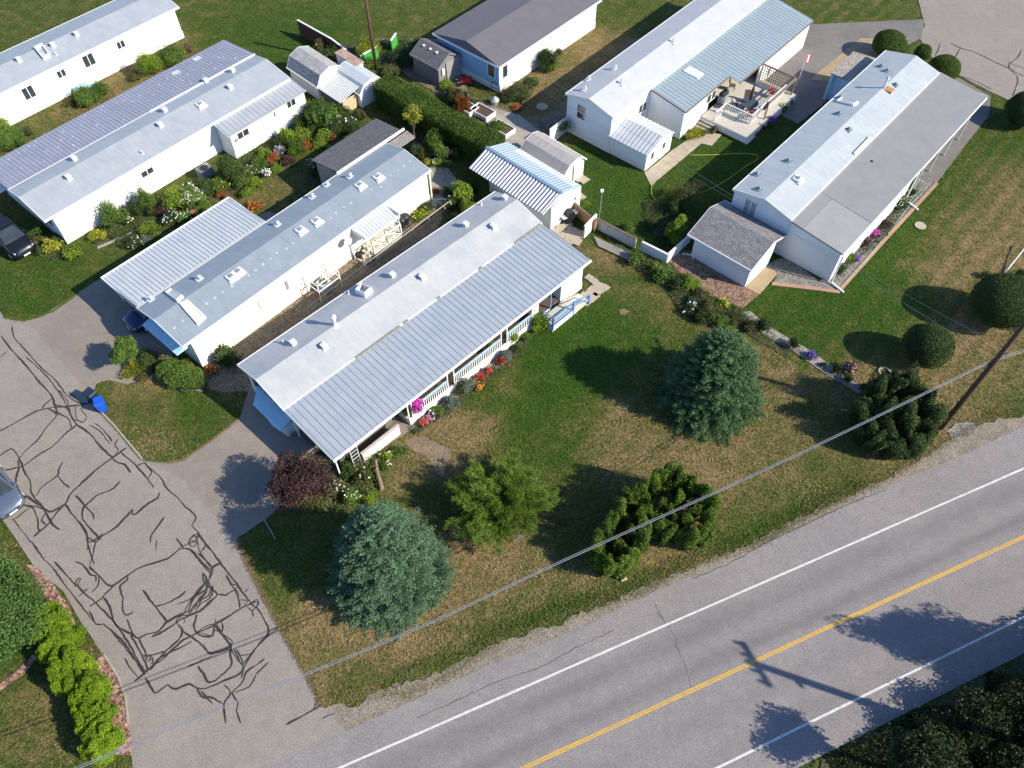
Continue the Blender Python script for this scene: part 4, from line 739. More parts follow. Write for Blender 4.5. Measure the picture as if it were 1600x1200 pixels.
# lean-to
lt = MB(); pan(lt, 14.05, 22.1, -1.93, 2.4, YE+.0, 2.72, .405, .045, .03, .05); l_ = lt.build('lean_to_roof', R_H1, root); MB().box(14.0, 22.15, -2.0, -1.94, 2.28, 2.42).build('fascia', plain('grey_fascia', (.3, .3, .32)), l_)
wallbody(root, 14.3, 22.0, [(-1.78, 0), (YE+.28, 0), (YE+.28, 2.62), (-1.78, 2.33)], M_SID, 'lean_to_wall')
for (u0, v0, u1, v1) in ((372,216,387,202),(449,167,460,155)):
    xa, za = F.wy(u0, v0, -1.78); xb, zb = F.wy(u1, v1, -1.78); window(root, xa, xb, min(za, zb)-.15, max(za, zb)+.15, -1.78)
xa, za = F.wy(369, 218, -1.78); MB().box(xa-.15, xa+.12, -1.86, -1.77, za-.15, za+.1).build('dryer_vent', M_GREY, root)
xa, za = F.wy(430, 177, -1.78); MB().box(xa-.1, xa+.12, -1.98, -1.77, za-.12, za+.25).build('wall_lamp', M_WHITE, root); MB().bar((14.34, -1.83, .1), (14.34, -1.83, 2.3), .07).build('downpipe', M_WHITE, root)
r = fempty('air_conditioner', F, 'grey blue air conditioner with round fan against the white wall beside the conifer', 'air conditioner')
ax, ay = F.px(318, 262, .8); MB().box(ax-.55, ax+.55, ay-.4, ay+.4, 0, .8).build('housing', M_GREY, r); mb = MB(); mb.tube([(ax, ay, .79), (ax, ay, .83)], .33, 18); mb.build('fan_grille', M_BLACK, r)
# front entry roof of this home
mb = MB(); a, b = F.px(0, 305, 2.4), F.px(14, 290, 2.5); mb.box(-1.9, -.2, 5.6, 8.3, 2.3, 2.36); mb.build('porch_roof', M_WHITE, root); posts(root, [(-1.8, 5.7, 0, 2.3)], .09)

# ---------------------------------------------------------------- fourth home (far top left)
F = F0 = Frame(49.3, 0, 204); root = fempty('mobile_home', F, 'white mobile home in the far top left corner with paired windows and pale grey roof', 'mobile home', 'mobile homes')
YE = -.25; wallbody(root, -4, 18.5, [(YE+.2, 0), (5, 0), (5, 2.8), (2.4, 3.3), (YE+.2, 2.85)], M_SID)
gable('roof', R_H1, root, -4.4, 18.9, [(YE, 2.9), (2.4, 3.45), (5.1, 2.9)], .1)
fz0 = lambda x, y: 2.9+.55*(y-YE)/(2.4-YE) if y < 2.4 else 3.45-.55*(y-2.4)/2.7
p4 = [F.roof(u, v_, fz0) for u, v_ in ((55,77),(69,94),(79,88),(67,71))]; skylight(root, p4, .25, well=True)
vents(root, F, fz0, [(83,72,'box'),(88,86,'pipe'),(30,95,'box'),(120,55,'box')])
for u0, v0, u1, v1 in ((36,147,53,142),(90,118,97,114),(130,96,147,92),(183,72,190,69)):
    xa, za = F.wy(u0, v0, YE+.2); xb, zb = F.wy(u1, v1, YE+.2); zm = (za+zb)/2; hh = .5 if u1-u0 > 10 else .3; window(root, xa, max(xb, xa+.7), zm-hh, zm+hh, YE+.2)
mb = MB(); xa = F.px(121, 150, 0)[0]; mb.box(xa, xa+1.6, -1.3, -.06, 0, .55); mb.build('entry_steps', M_BLUEL, root)

# ---------------------------------------------------------------- fifth home (top centre right, deck)
F = F3 = Frame(49, 954.5, 240.5); ZE = 3.5; ZR = 4.1
YLf = F.px(887.5, 143.8, ZE)[1]; YRg = F.px(925, 150.5, ZR)[1]; YE = F.px(959.3, 181.3, ZE)[1]
root = fempty('mobile_home', F, 'white roofed mobile home with blue grey metal annex roof beside the deck with umbrella', 'mobile home', 'mobile homes')
wallbody(root, 0, 24, [(YE+.1, 0), (YLf-.1, 0), (YLf-.1, ZE-.05), (YRg, ZR-.13), (YE+.1, ZE-.05)], M_SIDV, sh=.8)
gable('roof', R_H3, root, -.12, 24.3, [(YE, ZE), (YRg, ZR), (YLf, ZE)], .1)
fz3 = lambda x, y: ZE+(ZR-ZE)*(y-YE)/(YRg-YE) if y < YRg else ZR-(ZR-ZE)*(y-YRg)/(YLf-YRg)
vents(root, F, fz3, [(914,141,'cap'),(920,125,'cap'),(961,108,'cap'),(971,131,'cap'),(1052,66,'cap')])
ya, za = F.wx(904, 186, 0); yb, zb = F.wx(912, 162, 0); window(root, (ya+yb)/2-.42, (ya+yb)/2+.35, (za+zb)/2-.65, (za+zb)/2+.55, 0, -1, 1, axis='x'); MB().box(-.06, -.045, (ya+yb)/2-.42, (ya+yb)/2+.35, (za+zb)/2-.06, (za+zb)/2).build('sash', M_WHITE, root)
(xa, za), (xb, zb) = F.wy(998, 172, YE+.1), F.wy(1010, 160, YE+.1); window(root, xa, xb, za-.4, zb+.2, YE+.1)
# annex
AX = F.px(1016.3, 140.5, 3.2)[0]; AY = F.px(1076.3, 171.3, 2.75)[1]; AY2 = AY-1.05
an = MB(); pan(an, AX, 11.6, AY, 2.75, YE-.02, 3.3, .42, .06, .035, .05, 0, 1); pan(an, 11.62, 24.2, AY2, 2.6, YE-.02, 3.3, .42, .06, .035, .05, 0, 1); an_ = an.build('annex_roof', [R_H3B, plain('annex_rib', (.33, .40, .43))], root)
f = MB(); f.box(AX, 11.6, AY-.05, AY-.01, 2.6, 2.76); f.hexa([(AX-.05, AY, 2.66), (AX-.01, AY, 2.66), (AX-.01, YE, 3.2), (AX-.05, YE, 3.2)], [(AX-.05, AY, 2.78), (AX-.01, AY, 2.78), (AX-.01, YE, 3.33), (AX-.05, YE, 3.33)]); f.box(11.62, 24.2, AY2-.05, AY2-.01, 2.45, 2.61); f.build('fascia', M_TRIM, an_)
wallbody(root, AX+.12, 9.2, [(AY+.15, 0), (YE+.08, 0), (YE+.08, 3.2), (AY+.15, 2.68)], M_SIDV, 'annex_wall')
mb = MB(); mb.box(15.4, 24, AY2+.12, AY2+.22, 0, 2.5); mb.build('carport_wall', M_WHITE, root); MB().box(9.2, 9.3, AY+.2, YE, 0, 2.7).build('inner_wall', M_SIDV, root)
for u0, v0, u1, v1 in ((1104,158,1107,151),(1112,149,1115,142)):
    xa, za = F.wy(u0, v0, AY+.15); window(root, xa, xa+.55, 1.5, 2.3, AY+.15, panes=1)
p4 = [F.roof(u, v_, lambda x, y: 2.75+.55*(y-AY)/(YE-AY)) for u, v_ in ((1067,112),(1090,124),(1099,117),(1077,105))]; skylight(root, p4, .12)
# lean-to shed on its end
r = fempty('garden_shed', F, 'small white shed with ribbed gable roof leaning against the annexed mobile home', 'shed', 'garden sheds')
Yn, Yf = -3.34, .35; wallbody(r, 0.0, 3.55, [(Yf, 0), (Yn, 0), (Yn, 1.7), (Yf, 1.7)], M_SIDV, 'wall', False)
gm = MB(); gm.exty([(0.0, 1.69), (3.55, 1.69), (1.78, 2.35)], Yn, Yf); gm.build('gable_wall', M_SIDV, r)
rf = MB()
def panx(mb, y0, y1, xa, za, xb, zb, pitch, rw, rh, t=.05, m=0, mr=0):
    k = len(mb.v); f0 = len(mb.f); pan(mb, y0, y1, xa, za, xb, zb, pitch, rw, rh, t, m, mr); mb.v[k:] = [(p[1], p[0], p[2]) for p in mb.v[k:]]; mb.f[f0:] = [f[::-1] for f in mb.f[f0:]]
panx(rf, Yn-.12, Yf, -.15, 1.68, 1.78, 2.42, .36, .07, .04); panx(rf, Yn-.12, Yf, 1.78, 2.42, 3.72, 1.68, .36, .07, .04); rf.build('roof', R_WHITE, r)
MB().box(1.95, 2.75, Yn-.05, Yn+.01, .05, 1.65).build('door', M_WHITE, r); MB().box(2.15, 2.55, Yn-.07, Yn-.04, .95, 1.45).build('door_window', M_GLASS, r); MB().box(.7, 1.0, Yn-.04, Yn+.01, .8, 1.35).build('window', M_GLASS, r)
# deck
r = fempty('deck', F, 'raised grey deck with white railing beside the metal annex roof', 'deck')
d0x, d0y = 8.38, -7.75; Yb = AY+.12
dk = MB(); dk.box(d0x, 16.2, d0y, Yb, .5, .62, 0); dk.box(11.6, 16.2, Yb, YE, .5, .62, 0); dk.build('deck_floor', M_DECK, r); sk = MB(); sk.box(d0x-.03, 16.2, d0y-.03, d0y+.02, 0, .6); sk.box(d0x-.04, d0x+.02, d0y, Yb, 0, .6); sk.build('deck_skirt', M_WHITE, r)
railing(r, (d0x+1.6, d0y+.9), (d0x+1.6, Yb-1.2), .7, 1.5, .15, .035); railing(r, (d0x+1.6, d0y+.9), (15.6, d0y+.9), .7, 1.5, .15, .035); railing(r, (d0x+.05, Yb-1.2), (d0x+1.6, Yb-1.2), .7, 1.5, .2, .035)
st = MB()
for i in range(3): st.box(d0x-.35-.3*i, d0x-.05, Yb-1.5, Yb-.1, 0, .45-.15*i+.001*i)
st.build('steps', M_CONC, r)
# trellis screen around the deck end
r = fempty('lattice_screen', F, 'tall dark lattice screen with white top rail at the outer deck corner', 'screen')
mb = MB()
for i in range(20): mb.bar((15.9, -7.4+i*.21, .65), (15.9, -7.4+i*.21, 2.2), .05)
for i in range(7): mb.bar((15.9, -7.4, .7+.25*i), (15.9, -3.4, .7+.25*i), .03)
mb.bar((15.9, -7.4, 2.2), (15.9, -3.4, 2.2), .16, .08); mb.build('lattice', M_TRIM, r)
mb = MB(); mb.bar((11.4, -7.4, 2.2), (15.9, -7.4, 2.2), .2, .08); mb.bar((11.4, -7.4, .6), (11.4, -7.4, 2.2), .1); mb.bar((15.9, -7.4, .6), (15.9, -7.4, 2.2), .1)
mb.build('top_rail', M_WOOD, r)
# ---------------------------------------------------------------- sixth home (right, flat carport roof)
F = F4 = Frame(48, 1290, 439); ZE = 3.5; ZR = 4.05; ZC = 2.95
YLf = F.px(1151, 291, ZE)[1]; YRg = F.px(1201, 306, ZR)[1]; YE = F.px(1237.8, 341.3, ZE)[1]; YC = F.px(1320, 393.8, ZC)[1]; XF = F.px(1383.8, 78.8, ZE)[0]; XCF = F.px(1546.3, 153, ZC)[0]; X0 = -.05
root = fempty('mobile_home', F, 'mobile home with green white metal roof and broad flat grey carport roof on the right', 'mobile home', 'mobile homes')
wallbody(root, .05, XF-.3, [(YE+.02, 0), (YLf-.1, 0), (YLf-.1, ZE-.05), (YRg, ZR-.13), (YE+.02, ZE-.05)], M_SIDV, sh=.7)
gable('roof', R_H4, root, X0-.03, XF, [(YE, ZE), (YRg, ZR), (YLf, ZE)], .1)
fz4 = lambda x, y: ZE+(ZR-ZE)*(y-YE)/(YRg-YE) if y < YRg else ZR-(ZR-ZE)*(y-YRg)/(YLf-YRg)
fl = MB(); zs = lambda y: ZC+(ZE-.12-ZC)*(y-YC)/(YE-YC)
slab(fl, (X0+4.1, YC, ZC), (XCF, YC, ZC), (XCF, YE-.02, zs(YE)), (X0+4.1, YE-.02, zs(YE)), .14); flat = fl.build('carport_roof', R_FLAT, root)
fl = MB(); slab(fl, (X0, YC, ZC-.02), (X0+4.08, YC, ZC-.02), (X0+4.08, YE-1., zs(YE-1)-.02), (X0, YE-1., zs(YE-1)-.02), .12); fl.build('near_roof_patch', R_FLAT2, flat)
fl = MB(); slab(fl, (X0, YE-.98, zs(YE-1)-.015), (X0+4.08, YE-.98, zs(YE-1)-.015), (X0+4.08, YE-.02, zs(YE)-.0), (X0, YE-.02, zs(YE)), .12); fl.build('roof_strip', R_FLAT, flat)
f = MB(); f.box(X0, XCF, YC-.07, YC-.01, ZC-.2, ZC-.03); f.box(XCF+.005, XCF+.05, YC, YE, ZC-.18, ZC+.05); f.build('fascia', M_WHITE, flat)
wallbody(root, .05, 11.5, [(YC+.12, 0), (YE, 0), (YE, zs(YE)-.14), (YC+.12, ZC-.14)], M_SIDV, 'annex_wall', False)
posts(root, [(x, YC+.1, 0, ZC-.15) for x in (13.5, 16.2, 18.9, 21.6)], .1)
dsb = MB(); dsb.bar((.0, YC-.08, ZC-.2), (.0, YC-.08, .15), .09); dsb.bar((.0, YC-.08, .15), (-.2, YC-1.2, .08), .1); dsb.build('downpipe', M_WHITE, root)
dsb = MB(); dsb.bar((11.6, YC-.08, ZC-.2), (11.6, YC-.08, .15), .09); dsb.bar((11.6, YC-.08, .15), (11.3, YC-1.3, .08), .1); dsb.build('downpipe', M_WHITE, root)
ya, za = F.wx(1173, 325, .05); window(root, ya-.4, ya+.5, za-.6, za+.6, .05, -1, 2, axis='x', glass=M_GLASS2)
vents(root, F, fz4, [(1186,296,'teal'),(1183,273,'teal'),(1232,252,'teal'),(1311,178,'teal'),(1313,153,'teal'),(1377,104,'teal'),(1386,111,'teal'),(1246,281,'curb'),(1326,203,'teal'),(1399,133,'teal')])
x, y, z = F.roof(1381, 138, fz4); mb = MB(); mb.tube([(x, y, z-.1), (x, y, z+.95)], .09, 10); mb.tube([(x, y, z+.9), (x, y, z+1.05)], [.16, .05], 10); mb.build('chimney', M_LGREY, root); MB().box(x-.1, x+.5, y-.7, y-.05, z-.3, z+.0).build('stained_flashing', M_RUST, root)
for q in (((1306,159),(1333,166),(1341,161),(1314,153)), ((1333,241),(1336,243),(1362,218),(1358,215))):
    skylight(root, [F.roof(u, v_, fz4) for u, v_ in q], .14)
x, y, z = F.roof(1362, 252, lambda x, y: zs(y)); MB().tube([(x, y, z-.02), (x, y, z+.02)], .12, 10).build('roof_drain', M_BLACK, flat)
# carport of speckled shingles behind that home
r = empty('small_pavilion', (*W(1300, 200)[:2], 0), F.a, 'small light blue porch with speckled shingle roof behind the right mobile home', 'porch'); Fp = Frame(48, 1300, 200)
ps = [Fp.px(u, v_, 2.6) for u, v_ in ((1298,114),(1334,80),(1369,91),(1330,126))]; mb = MB()
a, b, c, d_ = [(p[0], p[1], 2.6) for p in ps]; mb.hexa([(q[0], q[1], 2.5) for q in (d_, c, b, a)], [d_, c, b, a]); mb.build('roof', R_SHB, r)
cxm = sum(p[0] for p in ps)/4; cym = sum(p[1] for p in ps)/4; mb = MB()
for p in ps: q = (p[0]*.85+cxm*.15, p[1]*.85+cym*.15); mb.box(q[0]-.12, q[0]+.12, q[1]-.12, q[1]+.12, 0, 2.5)
mb.build('posts', M_BLUEL, r); mb = MB(); qs = [(p[0]*.8+cxm*.2, p[1]*.8+cym*.2) for p in ps]; mb.prism(qs, 0, 2.2); mb.build('wall', M_BLUEL, r)

# ---------------------------------------------------------------- white garage with shingle roof
F = FG = Frame(-42.2, 1163.5, 449); r = fempty('garage', F, 'white garage with dark grey shingle gable roof between the two back lawns', 'garage')
wallbody(r, -4.62, 0, [(0, 0), (3.2, 0), (3.2, 2.0), (2.4, 2.55), (0, 1.93)], M_SHADEW, skirt=False)
gable('roof', R_SH, r, -5.15, .12, [(-.2, 1.97), (2.32, 2.8), (4.5, 2.0)], .08)
MB().box(-.0, .04, .6, 2.9, .05, 1.75).build('roller_door', M_WHITE, r)
# ---------------------------------------------------------------- metal sheds
F = FS1 = Frame(-43.3, 860, 360); r = fempty('garden_shed', F, 'white metal shed with bold blue and white ribbed gable roof', 'shed', 'garden sheds')
wallbody(r, -6.4, 0, [(0.0, 0), (3.35, 0), (3.35, 2.2), (1.55, 2.75), (1.0, 2.75), (0., 2.15)], M_SIDV, skirt=False)
rf = MB(); pan(rf, -7.6, 0.05, -.98, 2.2, 1.02, 2.95, .29, .14, .07, .04, 0, 1); pan(rf, -7.6, .05, 1.03, 2.95, 3.3, 2.2, .29, .14, .07, .04, 2, 3); rr = rf.build('roof', [roofmat('shaded_slope_pan', (.27, .29, .37), seam=0, streak=.03, st_amt=.03), plain('sunlit_rib', (.62, .62, .64), .4, .03), roofmat('sky_blue_pan', (.21, .27, .35), seam=0, streak=.03, st_amt=.03), plain('pale_blue_rib', (.32, .39, .47), .4, .03)], r)  # near slope: shaded grey pans and sun-catching white ribs put into the colours
MB().box(-7.62, .07, .90, 1.15, 2.96, 3.03).build('ridge_cap', plain('blue_ridge', (.17, .24, .34), .4), rr)
MB().box(.0, .05, .7, 2.0, .1, 2.0).build('door', M_WHITE, r)
F = FS2 = Frame(-43.5, 901, 283); r = fempty('garden_shed', F, 'low beige stained shed with gambrel roof tucked behind the blue ribbed shed', 'shed', 'garden sheds')
wallbody(r, -4.3, -.12, [(-1.5, 0), (.9, 0), (.9, 1.6), (.35, 2.05), (-.3, 2.2), (-1.0, 2.05), (-1.5, 1.5)], M_SIDV, skirt=False)
gable('roof', R_BEIGE, r, -4.6, 0, [(-1.65, 1.55), (-1.05, 2.12), (-.25, 2.32), (.45, 2.12), (1.0, 1.6)], .05); MB().box(-.13, -.08, -.3, .3, .1, 1.6).build('door', M_WHITE, r)
MB().bar((-.05, -.45, 0), (-.05, -.45, 1.75), .05).build('corner_trim', M_TRIM, r)
# sheds at the back (top, left of the hedge)
def gframe(u, v, ang): return Frame(ang, u, v)
F = Frame(-44, 501, 158); r = fempty('garden_shed', F, 'white barn shed with curved weathered shingle roof behind the flower garden', 'shed', 'garden sheds')
ln = F.px(503, 137, 1.6); 
wallbody(r, -4.0, 0, [(0, 0), (2.9, 0), (2.9, 1.5), (2.4, 2.3), (1.45, 2.6), (.5, 2.3), (0, 1.5)], M_SIDV, skirt=False)
gable('roof', R_BARN, r, -4.15, .1, [(-.12, 1.45), (.42, 2.33), (1.45, 2.68), (2.48, 2.33), (3.0, 1.5)], .05)
F = Frame(-44, 566, 169); r = fempty('garden_shed', F, 'white shed with half round metal roof and grey panel touching the hedge end', 'shed', 'garden sheds')
wallbody(r, -3.4, 0, [(0, 0), (2.6, 0), (2.6, 1.4), (2.1, 2.0), (1.3, 2.2), (.5, 2.0), (0, 1.4)], M_SIDV, skirt=False)
gable('roof', R_WHITE, r, -3.5, .08, [(-.1, 1.38), (.45, 2.03), (1.3, 2.26), (2.15, 2.03), (2.7, 1.38)], .05)
F = Frame(-44, 545, 183); r = fempty('lean_to_shelter', F, 'low lean-to with striped white corrugated roof in front of the half round shed', 'shelter')
rf = MB(); panx(rf, 0.0, 2.2, -4.3, 1.75, -.6, 1.75, .0001+2.2, .0001, .01); rf = MB(); pan(rf, -4.2, -.5, -.25, 1.25, 1.9, 1.8, .22, .1, .05, .04); rf.build('roof', R_WHITE, r); MB().box(-4.1, -.6, .0, .05, 0, 1.2).build('wall', M_WOOD, r); MB().box(-.62, -.57, .05, 1.7, 0, 1.25).build('end_wall', plain('bare_plywood', (.5, .4, .26)), r)
posts(r, [(-4.1, 1.7, 0, 1.7)], .08, M_WOOD)
F = Frame(-44, 551, 112); r = fempty('garden_shed', F, 'boxy white shed with rusty red brown flat roof behind the barn shed', 'shed', 'garden sheds')
pz = [F.px(u, v_, 2.2) for u, v_ in ((522,82),(552,99.5),(569,96),(534,77))]; xs = [p[0] for p in pz]; ys = [p[1] for p in pz]
MB().box(min(xs)+.1, max(xs)-.1, min(ys)+.1, max(ys)-.1, 0, 2.12).build('wall', M_BLUE, r); MB().box(min(xs), max(xs), min(ys), max(ys), 2.125, 2.2).build('roof', plain('rusty_flat_roof', (.36, .24, .19), .9, .3, 3.), r)
MB().box((min(xs)+max(xs))/2, (min(xs)+max(xs))/2+.8, min(ys)+.05, min(ys)+.09, .05, 1.9).build('door', M_BLUEC, r)
# grey resin shed
F = Frame(-42, 687, 136); r = fempty('garden_shed', F, 'dark grey resin shed with dormer door beside the plum roofed mobile home', 'shed', 'garden sheds')
wallbody(r, -3.2, .0, [(0, 0), (2.6, 0), (2.6, 1.9), (1.3, 2.6), (0, 1.9)], M_GREYP, skirt=False)
gable('roof', R_SHX, r, -3.35, .12, [(-.18, 1.88), (1.3, 2.7), (2.78, 1.88)], .07, M_GREYP)
mb = MB(); mb.hexa([(-.2, 2.6, .0), (.1, 2.6, 0), (.1, .9, 0), (-.2, .9, 0)][::-1], [(-.2, 2.6, 1.9), (.1, 2.6, 1.9), (.1, .9, 1.9), (-.2, .9, 1.9)][::-1]); mb.build('door', plain('grey_resin_door', (.26, .25, .24)), r)
MB().box(.10, .13, .35, .6, 1.0, 1.6).build('window', M_WHITE, r)
for q in ((-2.6, .9), (-1.8, .9), (-1.0, .9)): zz = 1.9+.82*(q[1]+.18)/1.48; MB().box(q[0]-.1, q[0]+.1, q[1]-.1, q[1]+.1, zz-.03, zz+.05).build('roof_vent', M_WHITE, r)
# ---------------------------------------------------------------- white home at the top, plum roof
F = F5 = Frame(49, 778, 148.5); r = root = fempty('mobile_home', F, 'white mobile home with shade blue end wall and plum grey roof above the hedge', 'mobile home', 'mobile homes')
wallbody(root, .35, 14, [(.1, 0), (7.4, 0), (7.4, 2.75), (.1, 2.75)], M_SID); 
mb = MB(); mb.box(.30, .345, .12, 7.4, .6, 2.75); mb.build('shaded_end_face', M_BLUEC, root)  # end face out of the sun: blue shade put into its colour
mb = MB(); a, b, c, d_ = (0., -.2, 2.8), (14.3, -.2, 2.8), (14.3, 7.7, 2.8), (0., 7.7, 2.8); e1, e2 = (.2, 3.75, 3.5), (14.3, 3.75, 3.5)
mb.add([a, b, c, d_, e1, e2], [(0, 1, 5, 4), (2, 3, 4, 5), (3, 0, 4), (3, 2, 1, 0), (1, 2, 5)]); rf = mb.build('roof', R_PLUM, root)
f = MB(); f.box(-.05, 14.3, -.26, -.205, 2.62, 2.8); f.box(-.05, -.005, -.2, 7.7, 2.62, 2.8); f.build('fascia', M_WHITE, rf)
window(root, .6, 1.35, 1.25, 2.35, .30, -1, 1, axis='x'); window(root, .75, 1.35, 1.2, 2.3, .1, panes=1)
# ---------------------------------------------------------------- fences
def wallrun(name, label, pts, h, mat, cat='fence', t=.1, cap=None, group=None, base=0.):
    P = [W(u, v_)[:2] for u, v_ in pts]; mb = MB()
    r_ = empty(name, (P[0][0], P[0][1], 0), 0, label, cat, group); o = P[0]
    for a, b in zip(P[:-1], P[1:]):
        d = (b-a); L_ = np.linalg.norm(d); d /= L_; n = np.array([-d[1], d[0]])*t/2
        q = [a-n, b-n, b+n, a+n]; mb.prism([tuple(x-o) for x in q], base, h)
    mb.build('panel', mat, r_)
    if cap:
        c = MB()
        for a, b in zip(P[:-1], P[1:]):
            d = (b-a); L_ = np.linalg.norm(d); d /= L_; n = np.array([-d[1], d[0]])*(t/2+.03); c.prism([tuple(x-o) for x in (a-n, b-n, b+n, a+n)], h+.002, h+.05)
        c.build('cap_rail', cap, r_)
    return r_
W_FB = plain('whitewashed_brick', (.52, .49, .46), .85, .14, 6., dirt=(.35, .27, .24))
wallrun('board_fence', 'ochre wooden fence panel beside the patio stones', [(893,330), (930,362)], 1.0, M_OCHRE, cap=M_TRIM)
wallrun('board_fence', 'short white fence return facing the patio stones', [(912,372), (930,353)], 1.15, M_WHITE, cap=M_WHITE)
wallrun('board_fence', 'weathered white fence panel with peeling paint above the stacked boards', [(930,356), (992,388)], .95, W_FB, cap=M_TRIM)
wallrun('board_fence', 'low white garden fence with a corner return toward the garage', [(1001,391), (1041,411), (1077,378)], .85, M_WHITE, cap=M_WHITE)
wallrun('board_fence', 'maroon board fence at the top edge behind the flat roofed shed', [(470,55), (523,85), (545,102)], 1.5, M_MAROON, cap=M_WHITE)
wallrun('board_fence', 'bright green fence panel by the wooden utility pole', [(566,105), (592,90)], 1.1, M_GREENP, cap=M_WHITE)
wallrun('board_fence', 'bright green fence panel at the top edge beside the dark shrubs', [(613,83), (621,71)], 1.2, M_GREENP, cap=M_WHITE)
wallrun('board_fence', 'white gate panel hanging beside the shaded path', [(858,226), (885,205)], 1.5, M_WHITE)
# stacked boards below the weathered fence
for i in range(4):
    a, b = W(928+i*2, 372+i*4), W(990+i*2, 401+i*4); mb = MB(); mb.bar((0, 0, .08), tuple((b-a)+np.array([0, 0, .08])), .16, .05)
    o = mb.build('lumber_board', M_PURLIN); o.location = tuple(a); tag(o, 'long weathered board lying below the peeling white fence', 'board', 'boards lying along the fence')
# wire fence beside the gravel strip
r = fempty('rail_fence', F2, 'thin white rail fence along the narrow gravel strip between two homes', 'fence'); mb = MB()
for i in range(10): mb.bar((7.6+i*1.7, -1.75, 0), (7.6+i*1.7, -1.75, .8), .04)
mb.bar((7.6, -1.75, .8), (23, -1.75, .8), .05); mb.bar((7.6, -1.75, .4), (23, -1.75, .4), .02); mb.build('rails', plain('pale_timber', (.40, .37, .28)), r)
# planter boxes
for (u, v_, lab) in ((754,178,'white raised planter box of bare soil beyond the hedge'), (728,171,'white raised planter partly hidden behind the hedge'), (784,204,'white raised planter full of leafy green plants')):
    p = W(u, v_); r = empty('planter_box', tuple(p), math.radians(-42), lab, 'planter', 'raised planters'); mb = MB()
    for b in ((-1., 1., -.6, -.54), (-1., 1., .54, .6), (-1., -.94, -.54, .54), (.94, 1., -.54, .54)): mb.box(*b, 0, .4)
    mb.build('box', M_WHITE, r); MB().box(-.93, .93, -.53, .53, .02, .3).build('soil', M_SOIL, r)
# ---------------------------------------------------------------- small yard things
PVN = [0]
def paver(u, v, s, a, z, grp, lab):
    p = W(u, v); mb = MB(); q = [(x*s/2+random.uniform(-.02, .02), y*s/2*random.uniform(.9, 1.1)) for x, y in ((-1, -1), (1, -1), (1, 1), (-1, 1))]; mb.prism(q, 0, .05)
    o = mb.build('paving_stone', M_PAVER); o.location = (p[0], p[1], .003+.004*(PVN[0] % 6)); PVN[0] += 1; o.rotation_euler = (0, 0, a+random.uniform(-.06, .06)); tag(o, lab, 'paving stone', grp)
a_ = FM.a
for (u, v) in ((921,434),(927,439),(933,444),(936,449),(941,448),(946,450),(931,449),(925,452),(937,455),(930,463),(919,459),(924,468),(912,462),(908,466),(916,473),(931,458)):
    paver(u, v, .52, a_, .05, 'paving stones at the veranda end', 'pale square paving stone in the path around the veranda end wall')
for (u, v) in ((868,363),(876,357),(885,352),(893,360),(884,366),(875,371),(892,371),(901,378),(906,366),(888,378),(900,369)):
    paver(u, v, .72, a_+.3, .05, 'paving stones by the ribbed shed', 'tan square paving stone on the patio below the blue ribbed shed')
for (u, v) in ((903,278),(911,281),(898,303),(905,308),(897,312)): paver(u, v, .8, a_, .05, 'paving slabs by the beige shed', 'tan paving slab on the grass edge by the beige stained shed')
def bbq(u, v):
    p = W(u, v); r = empty('barbecue', tuple(p), .6, 'black covered barbecue with grey side shelf between shed and ochre fence', 'barbecue'); mb = MB(); mb.box(-.35, .35, -.28, .28, .1, .75); mb.exty([(-.35, .751), (.35, .751), (.28, 1.0), (0, 1.1), (-.28, 1.0)], -.28, .28); mb.build('body', M_BLACK, r)
    MB().box(.36, .75, -.25, .25, .7, .74).build('side_shelf', M_GREY, r); MB().box(-.7, -.36, -.25, .25, .7, .74).build('side_shelf', M_LGREY, r)
bbq(889, 346)
def bin_(u, v, rz, mat, lab, s=1.):
    p = W(u, v); r = empty('wheelie_bin', tuple(p), rz, lab, 'bin', 'wheelie bins on the kerb'); mb = MB()
    mb.hexa([(-.24*s, -.26*s, .06), (.24*s, -.26*s, .06), (.24*s, .26*s, .06), (-.24*s, .26*s, .06)], [(-.29*s, -.32*s, 1.0*s), (.29*s, -.32*s, 1.0*s), (.29*s, .32*s, 1.0*s), (-.29*s, .32*s, 1.0*s)]); mb.build('body', mat, r)
    l_ = MB(); l_.hexa([(-.31*s, -.35*s, 1.0*s+.002), (.31*s, -.35*s, 1.0*s+.002), (.31*s, .34*s, 1.0*s+.002), (-.31*s, .34*s, 1.0*s+.002)], [(-.27*s, -.3*s, 1.09*s), (.27*s, -.3*s, 1.09*s), (.29*s, .34*s, 1.13*s), (-.29*s, .34*s, 1.13*s)]); l_.bar((-.25*s, .37*s, 1.02*s), (.25*s, .37*s, 1.02*s), .04); l_.build('lid', mat, r)
    for sx in (-1, 1): MB().tube([(sx*.25*s, .3*s, .1), (sx*.31*s, .3*s, .1)], .1, 12).build('wheel', M_BLACK, r)
bin_(163, 640, math.radians(25), M_BIN, 'bright blue wheelie bin at the kerb corner of the small lawn', .92)
bin_(150, 627, math.radians(60), M_NAVY, 'dark navy wheelie bin beside the bright blue one', .95)
for i, (u, v, lab) in enumerate(((628,354,'black round bin nearest the cream home entry railing'), (634,349,'black round bin farther from the cream home entry railing'))):
    p = W(u, v); mb = MB(); mb.tube([(0, 0, 0), (0, 0, .75)], [.26, .32], 16, 0); mb.tube([(0, 0, .75), (0, 0, .84)], [.35, .25], 16); o = mb.build('round_bin', M_BLACK, smooth=False); o.location = tuple(p); tag(o, lab, 'bin', 'round bins by the entry')
p = W(562, 402); mb = MB(); mb.tube([(0, 0, 0), (0, 0, .35)], [.2, .28], 12); o = mb.build('black_tub', M_BLACK); o.location = tuple(p); tag(o, 'small black tub at the foot of the cream home steps', 'tub')
